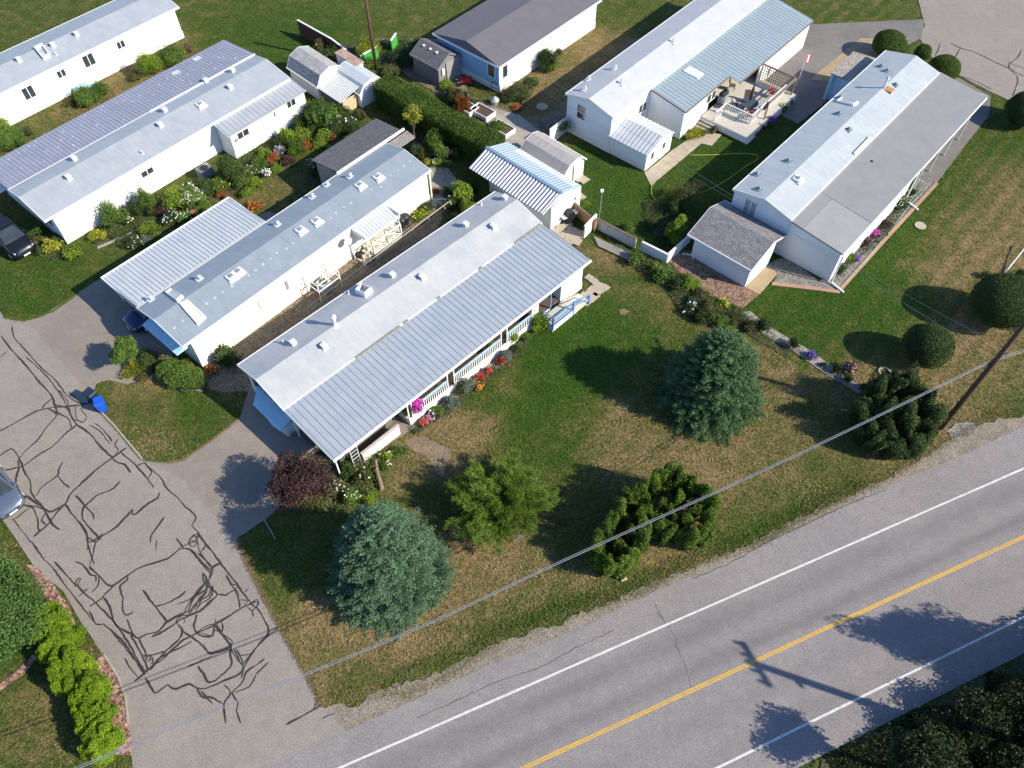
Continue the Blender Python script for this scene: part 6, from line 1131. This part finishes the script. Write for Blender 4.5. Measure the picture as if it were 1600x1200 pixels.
# clipped hedges
def hedge(name, label, a, b, w, h, kind, leaf=.09, dens=1.5, amp=.06):
    a, b = np.array(a[:2]), np.array(b[:2]); L = np.linalg.norm(b-a); ang = math.atan2(*(b-a)[::-1]); root = empty(name, (a[0], a[1], 0), ang, label, 'hedge'); n = int((2*L*h+L*w*1.4+2*w*h)/(leaf*leaf*.5)*dens)
    side = RNG.random(n); A1, A2, A3 = 2*L*h, L*w*1.4, 2*w*h; tot = A1+A2+A3; P = np.zeros((n, 3)); Nn = np.zeros((n, 3))
    s1 = side < A1/tot; s2 = (side >= A1/tot) & (side < (A1+A2)/tot); s3 = ~(s1 | s2); u = RNG.random(n); v = RNG.random(n); sg = np.where(RNG.random(n) < .5, -1., 1.)
    th = RNG.uniform(0, math.pi, n)   # rounded top
    P[s1] = np.stack([u[s1]*L, sg[s1]*w/2, v[s1]*(h-.3)], 1); Nn[s1] = np.stack([0*u[s1], sg[s1], 0*u[s1]+.15], 1)
    P[s2] = np.stack([u[s2]*L, np.cos(th[s2])*w/2, h-.3+np.sin(th[s2])*.3], 1); Nn[s2] = np.stack([0*u[s2], np.cos(th[s2])*.6, np.sin(th[s2])], 1)
    P[s3] = np.stack([np.where(sg[s3] > 0, L, 0), (u[s3]-.5)*w, v[s3]*(h-.1)], 1); Nn[s3] = np.stack([sg[s3], 0*sg[s3], 0*sg[s3]], 1)
    Nn /= np.linalg.norm(Nn, axis=1, keepdims=True); lp = Lump(1.6, amp, 9); d = (lp(P)-1)*1.+RNG.uniform(-.10, .05, n); P += Nn*d[:, None]; T = unit(n)*.6+Nn*.3; T[:, 2] += .9
    leaf_mesh('foliage', P, lmix(n, Nn, .6), T, leaf*RNG.uniform(.9, 1.9, n), leaf*.5, LM[kind], root, np.clip(RNG.random(n)*.7+(lp(P*1.7)-1)*2.2+.15, 0, 1)); mb = MB(); mb.extx([(-w/2+.13, 0), (w/2-.13, 0), (w/2-.13, h-.42), (w/4, h-.2), (-w/4, h-.2), (-w/2+.13, h-.42)], .12, L-.12); mb.build('light_block_core', LM[kind], root)  # hidden solid block added to keep light out of the hedge
hedge('clipped_hedge', 'long tall clipped green hedge running down behind the second home garden', W(597, 122, 2.3), W(775, 222, 2.3), 2.3, 2.4, 'hedge', .10)
def cypress(u, v, r, h, label):
    c = W(u, v, h*.5); m = mpp(u, v, h*.5); P = []
    for k in range(11):
        a = 2.4*k; q = r*m*.85*math.sqrt(k/11); P.append((c[0]+q*math.cos(a), c[1]+q*math.sin(a), r*m*random.uniform(.42, .54), h*random.uniform(.90, 1.02)*(1-.08*k/11)))
    plume_tree('cypress_bush', label, P, 'limeh', leaf=.06, dens=1.3, group='row of lime green cypress bushes', amp=.16, cat='bush', leafw=.6, up=.5)
for (u, v, r, h, lab) in ((78,968,24,1.7,'uppermost lime green cypress bush in the row, under the dark tree'),(92,1000,30,1.8,'second lime green cypress bush from the top of the row'),(112,1048,31,1.8,'third lime green cypress bush from the top of the row'),(139,1080,29,1.7,'fourth lime green cypress bush from the top of the row'),(147,1118,27,1.6,'fifth lime green cypress bush, at the bottom border'),(158,1160,28,1.6,'lime green cypress bush beyond the bottom border')):
    cypress(u, v, r, h, lab)
# dark growth beyond the road, bottom right
def wp(a, d): q = rp(a, d); return (q[0], q[1])
def shadow_base(u, v, z): p = W(u, v); k = z/math.tan(SUN_EL); return (p[0]+math.cos(SUN_AZ)*k, p[1]+math.sin(SUN_AZ)*k)
RT = [(*wp(a, d), R, H) for a, d, R, H in ((22.2, -.35, 1.7, 1.7), (24.6, -.5, 1.9, 1.9), (27.2, -.7, 2.1, 2.2), (30., -.9, 2.3, 2.6), (33.3, -1.1, 2.6, 3.0), (37., -1.2, 2.8, 3.4), (21.2, -2.6, 1.8, 2.0), (24.2, -3.0, 2., 2.4), (27.6, -3.2, 2.2, 3.0), (31., -3.6, 2.4, 3.4), (19.5, -5., 2.2, 2.4), (23.5, -5.8, 2.5, 3.0))]
RT += [(*shadow_base(1385, 985, 5.6), 1.6, 7.2), (*shadow_base(1460, 1000, 6.2), 2.0, 7.8), (*shadow_base(1560, 1030, 6.5), 2.4, 8.0), (*shadow_base(1235, 1150, 3.2), 1.5, 4.4)]
NM = ['first','second','third','fourth','fifth','sixth','seventh','eighth','ninth','tenth','eleventh','twelfth','thirteenth','fourteenth','fifteenth','sixteenth']
for i, (x, y, R, H) in enumerate(RT):
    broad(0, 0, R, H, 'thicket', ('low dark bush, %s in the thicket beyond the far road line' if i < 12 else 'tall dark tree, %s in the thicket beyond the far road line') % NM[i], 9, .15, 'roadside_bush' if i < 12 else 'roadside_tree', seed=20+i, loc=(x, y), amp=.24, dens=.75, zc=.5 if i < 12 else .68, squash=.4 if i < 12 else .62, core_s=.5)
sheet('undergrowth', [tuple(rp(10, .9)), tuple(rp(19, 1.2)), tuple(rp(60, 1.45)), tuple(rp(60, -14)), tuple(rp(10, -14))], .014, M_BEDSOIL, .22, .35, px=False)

# ---------------------------------------------------------------- shrubs and flowers
S = shrub
# h2 front garden
plume_tree('clipped_shrub', 'clipped green shrub mass curving along the small front lawn', pl([(262,575,.7,1.1),(282,583,.75,1.1),(300,592,.7,1.0),(272,590,.6,.9)], 1.0, .7), 'green', leaf=.09, up=.2, cat='shrub', amp=.12)
S(310,596,15,.9,'dark','dark green shrub at the right end of the clipped shrub mass'); S(232,560,17,.9,'dark','dark green shrub between the round tree and the clipped mass'); S(207,577,17,.5,'yellow','yellow green grassy plant under the round tree',shape='blades'); S(234,578,13,.35,'olive','dry olive ground plant by the round tree trunk'); S(222,590,10,.3,'olive','low dry plant at the driveway edge by the round tree')
S(347,553,19,1.2,'dark','glossy dark shrub at the corner of the cream wall',leaf=.16); S(362,562,16,.9,'dark','dark shrub beside the glossy shrub at the cream wall corner'); S(329,578,11,.5,'rust','orange flowered plant at the foot of the cream wall corner',fl='orange',nf=50)
# h1 front
S(80,383,17,.7,'yellow','variegated yellow hosta clump in the curved front bed',leaf=.2,dens=1.3); S(114,393,16,.8,'lime','lime green shrub at the corner of the white wall',leaf=.12); S(50,360,15,1.3,'dark','dark shrub in the shade before the blue tinted end wall'); S(63,390,10,.5,'dark','dark low plant left of the variegated hosta'); S(92,372,13,.5,'dark','dark low plant behind the variegated hosta'); S(47,376,9,.3,'purple','low purple ground plant in the curved front bed')
S(152,367,15,.6,'yellow','yellow green plant with red tips in the brick planter',fl='yellow',nf=25); S(176,337,21,1.9,'green','tall leafy shrub against the white wall above the planter',leaf=.12); S(165,350,7,.5,'grey','small grey plant in the planter'); S(205,328,14,1.2,'dark','dark leafed shrub against the white wall beside the taller one'); S(228,312,14,1.7,'green','tall narrow shrub against the white wall by the cable holes'); S(237,330,9,.8,'dark','dark low plant below the tall narrow shrub'); S(204,346,7,.4,'olive','white flowered tuft at the planter end',fl='white',nf=18)
S(213,378,14,.7,'dark','white flowered shrub left of the striped carport edge',fl='white',nf=28); S(232,356,16,.6,'lime','lime green ground plant before the striped carport',leaf=.1); S(240,368,11,.5,'green','green plant hard by the striped carport edge'); S(228,375,9,.5,'grey','silver grey plant by the striped carport edge'); S(254,326,15,.8,'purple','greyish purple shrub amid the garden bed'); S(265,340,16,.8,'dark','dark shrub topped with white flowers beside the purple one',fl='white',nf=40); S(285,338,14,.7,'green','green shrub with cream flowers near the carport edge',fl='white',nf=30)
S(272,312,22,1.3,'lime','broad lime green shrub in the middle of the bed',leaf=.1); S(301,305,21,1.4,'green','shrub covered in white roses',fl='white',nf=110); S(318,322,15,.8,'green','green plant with orange blooms at the striped roof edge',fl='orange',nf=12); S(298,325,13,.8,'green','pink tinged rose below the white roses',fl='pink',nf=12); S(325,292,17,1.1,'dark','dark green shrub below the air conditioner'); S(343,288,15,1.0,'green','shrub with yellow flowers below the conifer',fl='yellow',nf=22); S(308,288,13,.9,'olive','olive shrub by the air conditioner')
plume_tree('conifer_shrub', 'dark pointed conifer against the white wall by the lean-to', pl([(355,262,.62,2.6),(360,268,.5,2.0)], 2.6, .6), 'cedard', cat='conifer')
S(372,268,15,1.2,'dark','dark shrub right of the pointed conifer'); S(377,282,14,.9,'green','leafy plant below the dark shrub in the bed'); S(345,302,10,.4,'rust','rust coloured ground plant at the bed edge'); S(358,310,9,.4,'brown','brown dried plant at the bed edge'); S(385,300,12,.6,'lime','lime plant at the lawn side of the bed'); S(397,322,13,.5,'rust','orange red ground plant on the lawn edge by the carport roof',fl='orange',nf=70)
S(392,268,13,.8,'green','green perennial with white dots',fl='white',nf=25); S(398,285,12,.7,'lime','lime perennial in front of the white dotted one'); S(405,255,14,.9,'green','green perennial beneath the lean-to wall'); S(417,271,7,.5,'grey','silver white flower clump on the lawn side',fl='white',nf=120); S(427,247,10,.6,'green','bright red flower clump in the bed',fl='red',nf=150); S(412,240,13,.8,'lime','lime plant behind the red clump'); S(430,262,10,.5,'lime','lime plant below the red clump')
S(437,235,10,.7,'grey','pale lavender flower clump right of the red one',fl='lav',nf=70); S(440,222,12,1.0,'dark','dark plant between lean-to wall and lavender clump'); S(450,250,12,.6,'purple','maroon low plant beside the lawn'); S(447,212,14,1.1,'lime','large lime green leafy shrub by the lean-to wall',leaf=.12); S(470,210,17,1.0,'lime','lime green shrub with a red bloom',leaf=.12,fl='red',nf=6); S(462,232,14,.8,'green','grassy green plant near the lawn edge',shape='blades'); S(478,228,10,.6,'rust','rusty leafed plant near the lawn edge'); S(497,225,12,.5,'lime','lime ground plant at the end of the bed')
S(472,190,15,1.2,'dark','dark blue green shrub under the lean-to eave'); S(490,198,14,1.0,'dark','dark shrub between the lime one and the tall one'); S(503,178,25,2.3,'green','tallest leafy green shrub in the flower garden',leaf=.13); S(485,172,13,1.4,'dark','dark shrub at the lean-to corner'); S(505,212,15,.9,'lime','lime shrub at the foot of the tallest one'); S(518,214,7,.5,'dark','crimson flower clump near the shingle roof',fl='crimson',nf=70); S(530,195,20,1.4,'dark','dark rose bush with white blooms by the shingle roof',fl='white',nf=18,fs=.13); S(550,198,15,1.2,'dark','second dark rose bush with white blooms by the shingle roof',fl='white',nf=16,fs=.13); S(535,175,14,1.1,'dark','dark shrub below the lean-to shelter'); S(560,180,13,.9,'olive','olive green plant at the shed corner'); S(515,232,9,.4,'lime','lime plant at the shingle roof corner')
S(492,262,17,1.3,'dark','white flowered bush in the shade beside the shingle roof',fl='white',nf=30); S(485,283,8,.6,'grey','grey plant under the shaded white flowered bush')
# top area
S(525,90,22,1.6,'dark','dark shrub by the maroon fence'); S(505,70,18,1.2,'olive','olive shrub with yellow heads at the top edge',fl='yellow',nf=30); S(485,98,18,.9,'olive','green and yellow plant behind the barn shed',fl='yellow',nf=15); S(573,78,18,1.5,'yellow','tall yellow leafed plants beyond the rusty roofed shed',shape='blades'); S(575,100,13,1.0,'green','green plants by the pole and green fence'); S(632,88,24,1.4,'dark','dark green shrubs left of the grey resin shed'); S(655,70,14,1.2,'dark','dark shrub behind the grey resin shed'); S(612,110,15,.8,'olive','olive undergrowth by the hedge start')
S(232,100,19,2.0,'lime','lime green round shrub behind the lavender roof'); S(267,85,21,2.0,'green','green round shrub behind the lavender roof near the top edge'); S(292,75,10,.8,'brown','brown dry plant behind the lavender roof'); S(135,150,23,1.3,'green','green hedge plants between the two top left homes'); S(155,140,15,1.2,'green','bright leafy plant between the two top left homes'); S(112,158,13,.6,'olive','olive dry plant between the two top left homes'); S(15,215,22,1.6,'green','green bush at the left edge between the homes'); S(40,205,12,.8,'olive','olive plant beside the white wall at the left edge'); S(0,195,14,1.3,'lime','lime bush cut by the left edge'); S(212,118,12,.6,'olive','olive plant in the dry strip at the top left')
S(715,152,19,1.0,'olive','cream plumed grassy plant behind the hedge',shape='blades',fl='white',nf=30); S(722,165,12,1.4,'rust','tall orange brown plants behind the hedge',shape='blades'); S(705,145,10,.9,'dark','dark shrub by the white garden chair'); S(697,133,14,.6,'lime','lime ground plants below the grey resin shed'); S(740,160,14,.3,'olive','pale low plants beside the patio'); S(775,198,15,.8,'green','leafy vegetables in the last planter',z0=.3); S(812,144,21,1.0,'olive','mixed brown green shrub at the white wall corner'); S(800,150,15,.8,'dark','dark shrub under the white wall corner'); S(828,130,14,.9,'dark','dark green shrub with pale stalks by the white wall'); S(853,92,18,1.9,'dark','tall dark green shrub by the white wall at the top'); S(860,105,10,.8,'green','green plant at the foot of the tall dark shrub'); S(870,80,10,.6,'olive','olive plant at the top beside the dry strip'); S(808,168,9,.3,'rust','rust coloured plant on the patio edge')
# garden between home 2 and hedge
S(652,232,13,.9,'grey','pale striped grass clump near the shingle addition',shape='blades'); S(662,240,11,.7,'olive','olive grass clump near the shingle addition',shape='blades'); S(678,222,17,1.9,'green','tall green shrub before the hedge shade',leaf=.12); S(686,238,13,1.4,'green','green shrub joined to the tall one before the hedge'); S(671,243,7,.5,'grey','pale grey round plant by the home end'); S(668,254,6,.5,'yellow','bright yellow plant by the home end'); S(683,253,8,.4,'lime','white edged low plant on the patio rim',fl='white',nf=20); S(697,240,7,.9,'grey','thin grey plant before the hedge'); S(711,241,7,.9,'olive','small round olive plant before the hedge'); S(700,256,9,.4,'green','low green plant on the patio rim')
S(722,300,17,2.0,'lime','climbing lime green shrub by the ribbed shed',leaf=.13,fl='yellow',nf=25); S(738,292,15,1.6,'dark','dark shrub against the ribbed shed wall'); S(727,320,12,1.3,'lime','lime green lower part of the climbing shrub'); S(705,318,13,.9,'dark','dark plant between the climbing shrub and the cream home',fl='white',nf=8); S(681,299,7,.4,'rust','orange plant at the cream home corner'); S(655,336,14,.6,'lime','yellow flowered lime plants on the gravel strip',fl='yellow',nf=30); S(662,325,11,.5,'olive','olive plants on the gravel strip'); S(675,318,9,.6,'grey','grey plants at the cream home corner'); S(700,300,12,.5,'dark','dark low plant on the shaded patio')
# behind fences, middle
S(1075,305,28,1.8,'olive','large olive grey shrub in shade behind the low white fence',shape='loose',dens=.6); S(1060,322,18,1.2,'dark','dark undergrowth behind the low white fence'); 
plume_tree('conical_shrub', 'bright green pointed shrub inside the white fence corner', pl([(1055,355,.4,2.0),(1063,350,.4,2.3),(1047,360,.28,1.6),(1057,372,.35,1.2)], 2.0, .4), 'lime', leaf=.11, cat='shrub')
S(1035,375,13,.5,'dark','dark leafy plant inside the white fence corner'); S(982,357,12,.5,'green','green plant behind the weathered fence'); S(912,318,11,.4,'lime','lime leafed plant behind the ochre fence'); S(1018,350,12,.6,'dark','dark shrub in the shade behind the low fence'); S(880,200,15,1.6,'olive','thin olive shrub by the white gate panel',shape='loose',dens=.5)
S(993,402,16,.8,'green','broad leafed green shrub at the end of the stacked boards',leaf=.14); S(1038,430,18,.8,'green','leafy green shrub in the bed near the garage',leaf=.12); S(1027,420,13,.7,'green','green shrub at the upper end of the bed near the fence'); S(1058,442,15,.7,'dark','dark green perennial in the middle of the bed'); S(1078,440,17,.7,'lime','bright green shrub at the mulch edge'); S(1095,460,14,.5,'olive','olive perennials below the mulch'); S(1110,480,17,.8,'olive','brown olive shrub above the dark spruce'); S(1085,470,12,.5,'grey','grey perennial above the dark spruce'); S(1098,492,17,.7,'dark','dark shrub touching the spruce crown'); S(1130,475,10,.4,'lime','yellow flowered plant on the mulch edge',fl='yellow',nf=30); S(1150,498,15,.5,'olive','olive plants along the pebble path'); S(1125,500,15,.6,'green','green plants between spruce and pebble path'); S(1080,485,10,.5,'dark','dark plants with pale balls above the spruce',fl='white',nf=6,fs=.16); S(1175,510,12,.6,'olive','olive plant at the start of the pebble path'); S(1195,507,13,.9,'dark','dark shrub on the pebble path'); S(1140,515,12,.4,'lime','low lime plants under the spruce edge')
S(1240,537,10,.7,'dark','dark clump on the pebble path'); S(1267,556,7,.4,'grey','purple flowered clump on the pebble path',fl='purple',nf=90); S(1286,570,5,.3,'dark','tiny dark plant on the pebble path'); S(1308,577,9,.6,'dark','dark shrub beside the pink flowered one on the path'); S(1328,575,12,.8,'dark','pink flowered shrub on the pebble path',fl='pink',nf=90); S(1325,592,8,.5,'dark','dark plant below the pink flowered shrub'); S(1352,604,8,.4,'olive','small plant at the end of the pebble path')
# main house flower border
S(650,636,10,.9,'green','magenta hanging petunias on the veranda post',fl='magenta',nf=330,z0=.9); S(636,646,5,.6,'lime','lime plant beside the magenta petunias',z0=.5); S(661,661,6,.3,'green','coral red geranium at the low wall foot, nearest the carport',fl='coral',nf=80); S(668,655,6,.3,'green','coral pink geranium at the low wall foot, beside the red one',fl='pink',nf=60); S(676,645,8,.4,'grey','cream flowered plant at the low wall foot',fl='white',nf=20); S(684,640,10,.5,'green','green plant at the low wall foot'); S(705,628,14,.8,'grey','round grey green lavender bush by the veranda')
S(730,602,14,1.0,'grey','tall grey green shrub by the veranda post pair'); S(722,610,10,.7,'olive','olive plant beside the tall grey shrub'); S(749,604,7,.4,'lily','orange lily clump by the veranda',fl='orange',nf=70); S(739,598,6,.4,'lily','small orange flower clump by the veranda',fl='orange',nf=25); S(751,590,6,.4,'green','upper red geranium of the veranda border',fl='red',nf=85); S(762,580,6,.4,'green','red geranium farther along the veranda border',fl='red',nf=85); S(782,565,6,.5,'green','dark red geranium before the grey mound',fl='red',nf=90); S(790,556,10,.8,'grey','grey mound plant by the veranda border'); S(803,528,9,.9,'lime','light green plant on the rail by the second post pair'); S(822,525,10,.5,'green','green mound at the foot of the white skirt'); S(808,545,8,.4,'olive','olive plant at the foot of the white skirt'); S(842,503,17,1.5,'lime','tall lime green shrub before the blue railing',leaf=.12); S(762,542,7,.7,'lime','lime plant on the veranda railing',z0=.7); S(765,560,4,.3,'green','small border plant with orange flowers',fl='orange',nf=12)
S(607,712,9,.5,'lime','lime leafed plant below the low white wall',leaf=.13,fl='white',nf=5); S(625,705,13,.5,'green','green mound below the low white wall'); S(604,728,7,.4,'lime','small lime plant with white bloom near the log',fl='white',nf=5); S(560,720,13,.9,'olive','twiggy olive shrub at the veranda roof corner',shape='loose',dens=.6); S(545,735,15,1.0,'dark','dark shrub between the plum and the veranda corner'); S(565,745,14,.8,'olive','twiggy shrub above the blue spruce',fl='white',nf=8); S(525,760,17,1.2,'olive','white flowered shrub right of the plum tree',fl='white',nf=30); S(550,775,15,1.0,'green','green shrub with small white flowers above the spruce',fl='white',nf=30); S(577,780,12,.8,'lime','lime green shrub tucked above the spruce top'); S(505,735,12,.9,'dark','dark shrub under the roof corner by the plum'); S(430,640,9,.4,'brown','brown plants in the narrow bed before the bay',fl='white',nf=5); S(455,672,9,.3,'brown','brown ground plants at the end of the narrow bed')
# logs by the spruce
mb = MB(); mb.tube([tuple(W(587,718,.3)-W(595,745)), tuple(W(589,735,.25)-W(595,745)), tuple(W(597,765,.2)-W(595,745))], [.07, .11, .14], 8); o = mb.build('tree_stump_log', plain('bare_log', (.24, .17, .11), .8, .3, 6.)); o.location = tuple(W(595, 745)); tag(o, 'bare peeled log leaning above the blue spruce', 'log')
# flowers along right home
S(1399,311,9,.5,'brown','terracotta coloured plants by the right carport wall',fl='pink',nf=18); S(1407,318,13,.9,'dark','dark shrub with white blooms under the carport wall',fl='white',nf=40); S(1407,313,8,.9,'lime','lime topped bush by the carport wall'); S(1426,301,6,.4,'green','small green plant by the downpipe'); S(1382,349,11,.35,'purple','round dark maroon ground plant by the carport wall',dens=1.4); S(1368,365,8,.4,'green','pink magenta flower clump by the carport wall',fl='magenta',nf=140); S(1350,377,11,.7,'purple','dark plant with white blooms by the carport wall',fl='pink',nf=40); S(1325,402,13,.9,'green','green shrub at the right home corner'); S(1312,418,12,.9,'dark','darker shrub at the right home corner by the downpipe'); S(1336,404,7,.5,'grey','violet flower clump at the right home corner',fl='purple',nf=130)
# deck flowers
S(1206,190,9,.8,'green','purple petunia clump at the deck edge',fl='purple',nf=120); S(1190,200,9,.7,'olive','olive planting along the deck skirt'); S(1178,208,9,.6,'green','green planting at the deck corner'); S(1224,170,8,.7,'green','green planting at the deck end with cream flowers',fl='white',nf=15); S(1234,160,5,.6,'green','hanging plant at the deck end',fl='pink',nf=20); S(1090,207,11,.6,'yellow','yellow lilies along the annex wall',shape='blades',fl='yellow',nf=15); S(1078,214,8,.5,'yellow','yellow green plants at the annex wall corner'); S(1113,203,6,.6,'dark','dark plant in the pot at the deck steps',z0=.3)
S(1597,430,12,.8,'dark','dark shrub at the right edge beside the leaning bar'); S(1575,440,12,.7,'green','green shrub above the largest round bush'); S(1540,430,8,.4,'dark','small dark shrub left of the green one at the right edge')
mb = MB(); a, b = W(1600, 391, .6), W(1582, 418, .4); mb.bar((0, 0, .05), tuple(W(1602, 388)-W(1566, 432)+np.array([0, 0, .6])), .07); o = mb.build('white_bar', M_WHITE); o.location = tuple(W(1566, 432)); tag(o, 'white bar leaning in the shrubs at the right edge', 'bar')
# small post on lawn corner
mb = MB(); a, b = W(413, 813), W(432, 845); mb.bar((0, 0, .25), tuple(b-a+np.array([0, 0, .25])), .05); o = mb.build('low_rail', M_GREY); o.location = tuple(a); tag(o, 'thin pale rail lying in the shade by the driveway', 'rail')
# verge grass: soft tall tufts along the shoulder
def tufts(name, pts, n, h, spread, mat, seed=0):
    rs = np.random.default_rng(seed); P = np.array([W(u, v)[:2] for u, v in pts]); seg = np.linalg.norm(np.diff(P, axis=0), axis=1); cs = np.cumsum(seg)/seg.sum(); i = np.searchsorted(cs, rs.random(n)); i = np.minimum(i, len(seg)-1); t = rs.random(n)[:, None]; Q = P[i]+(P[i+1]-P[i])*t; Q += rs.normal(0, spread, (n, 2)); Q = np.concatenate([Q, np.full((n, 1), h*.3)], 1)
    T = unit(n)*.9; T[:, 2] = .6; tag(leaf_mesh(name, Q, lmix(n, np.tile([0, 0, 1.], (n, 1)), .6), T, h*rs.uniform(.5, 1.2, n), .03, mat), kind='stuff')
TG = leafmat('verge_grass', (.05, .09, .012), (.16, .21, .04), .2); TD = leafmat('verge_dry_grass', (.16, .12, .05), (.36, .28, .14), .2)
tufts('verge_grass', [(600,1075),(650,1042),(712,1030),(760,995),(845,962),(920,938),(1000,912),(1080,870),(1180,838),(1265,794),(1350,748)], 9000, .15, .30, TG, 1)
tufts('verge_dry_grass', [(500,1095),(560,1088),(640,1085),(712,1050),(800,990),(900,955),(1000,928),(1080,884),(1180,852),(1300,788),(1385,748),(1455,705),(1540,655),(1600,642)], 9000, .08, .16, TD, 2)
tufts('lawn_edge_grass', [(372,842),(386,880),(404,915),(430,965),(455,1010),(485,1062),(502,1100)], 5000, .10, .10, TD, 3)
tufts('lawn_edge_grass', [(262,722),(222,718),(178,665),(150,636),(150,612),(160,596)], 3500, .07, .06, TG, 4); tufts('lawn_edge_grass', [(262,723),(285,719),(330,688),(374,654)], 2500, .07, .06, TD, 5); tufts('lawn_edge_grass', [(7,496),(37,501),(62,495),(85,485),(121,459)], 3000, .07, .06, TG, 6)

# low mixed ground cover filling the garden beds
def inside(P, poly):
    # even-odd test
    x, y = P[:, 0], P[:, 1]; c = np.zeros(len(P), bool); n = len(poly)
    for i in range(n):
        a, b = poly[i], poly[(i+1) % n]; cond = (a[1] > y) != (b[1] > y); xi = (b[0]-a[0])*(y-a[1])/(b[1]-a[1]+1e-12)+a[0]; c ^= cond & (x < xi)
    return c
allP = []
for k, pl_ in enumerate(BEDS):
    if k in (3, ): dens_ = 150
    else: dens_ = 230
    poly = np.array([W(u, v)[:2] for u, v in pl_]); lo, hi = poly.min(0), poly.max(0); n = int((hi-lo).prod()*dens_); Q = RNG.uniform(lo, hi, (n, 2)); Q = Q[inside(Q, poly)]
    hgt = .05+.24*np.clip(Lump(1.1, .6, 9)(np.concatenate([Q, 0*Q[:, :1]], 1))-.6, 0, 1.4); keep = RNG.random(len(Q)) < np.clip(hgt*6, .15, 1); Q = Q[keep]; hgt = hgt[keep]
    allP.append(np.concatenate([Q, (RNG.random(len(Q))*hgt+.02)[:, None]], 1))
P = np.concatenate(allP); n = len(P); T = unit(n); T[:, 2] += .5; kind_ = Lump(.8, .5, 9)(P)-.5
tag(leaf_mesh('ground_cover', P, lmix(n, np.tile([0, 0, 1.], (n, 1)), .6), T, RNG.uniform(.08, .18, n), .06, leafmat('ground_cover_leaves', (.03, .06, .012), (.15, .20, .04)), None, np.clip(RNG.random(n)*.5+.5*kind_, 0, 1)), kind='stuff')

# short grass blades over all the open lawn, coloured by how green or dry the turf is there
from bisect import bisect
X_, Y_, L_ = ground.L; n = 420000; gx = RNG.uniform(-44, 44, n); gy = RNG.uniform(6, 74, n)
zz_ = gy*_s+CAMH*_c; uu = 800+FPX*gx/zz_; vv = 600-FPX*(gy*_c-CAMH*_s)/zz_; ok = (uu > -20) & (uu < 1620) & (vv > -20) & (vv < 1220)
Q = np.stack([gx, gy], 1)[ok]; vv = vv[ok]; Q = Q[RNG.random(len(Q)) < np.clip((vv+250)/1000, .25, 1)]
m_ = np.zeros(len(Q), bool)
for P_ in SHEETS: 
    lo, hi = P_.min(0), P_.max(0); c_ = ((Q >= lo) & (Q <= hi)).all(1)&~m_; idx = np.where(c_)[0]
    if len(idx): m_[idx[inside(Q[idx], P_)]] = True
Q = Q[~m_]; ix = np.clip(np.searchsorted(GX, Q[:, 0]), 0, len(GX)-1); iy = np.clip(np.searchsorted(GY, Q[:, 1]), 0, len(GY)-1); lush = L_[iy, ix]
n = len(Q); P = np.concatenate([Q, RNG.uniform(0, .035, (n, 1))], 1); T = unit(n); T[:, 2] = np.abs(T[:, 2])*.5+.12
m, t, b = nt('turf_blades'); at_ = N(t, 'ShaderNodeAttribute'); at_.attribute_name = 'lc'; c = ramp(t, at_.outputs['Fac'], [(p, tuple(x*1.3 for x in q)) for p, q in GRAMP]); t.links.new(c, b.inputs['Base Color']); b.inputs['Roughness'].default_value = .8; b.inputs['Specular IOR Level'].default_value = .15
tag(leaf_mesh('lawn_grass', P, lmix(n, np.tile([0, 0, 1.], (n, 1)), .45), T, RNG.uniform(.07, .17, n)*(1+.5*(1-lush)), RNG.uniform(.02, .045, n), m, None, np.clip(lush+.45*(Lump(1.4, .5, 12)(P)-1)+RNG.normal(0, .11, n), 0, 1)), kind='stuff')

Q = np.stack([RNG.uniform(17, 48, 90000), 1.38-RNG.random(90000)**1.3*9], 1); Q[:, 1] -= .45*np.abs(Lump(1.2, 1., 8)(np.stack([Q[:, 0], 0*Q[:, 0], 0*Q[:, 0]], 1))-1); Q = Q[:, :1]*RD+Q[:, 1:]*RN; hh = .08+.5*np.clip(Lump(1.3, .6, 9)(np.concatenate([Q, 0*Q[:, :1]], 1))-.5, 0, 1.3); P = np.concatenate([Q, (RNG.random(len(Q))*hh)[:, None]], 1); n = len(P)
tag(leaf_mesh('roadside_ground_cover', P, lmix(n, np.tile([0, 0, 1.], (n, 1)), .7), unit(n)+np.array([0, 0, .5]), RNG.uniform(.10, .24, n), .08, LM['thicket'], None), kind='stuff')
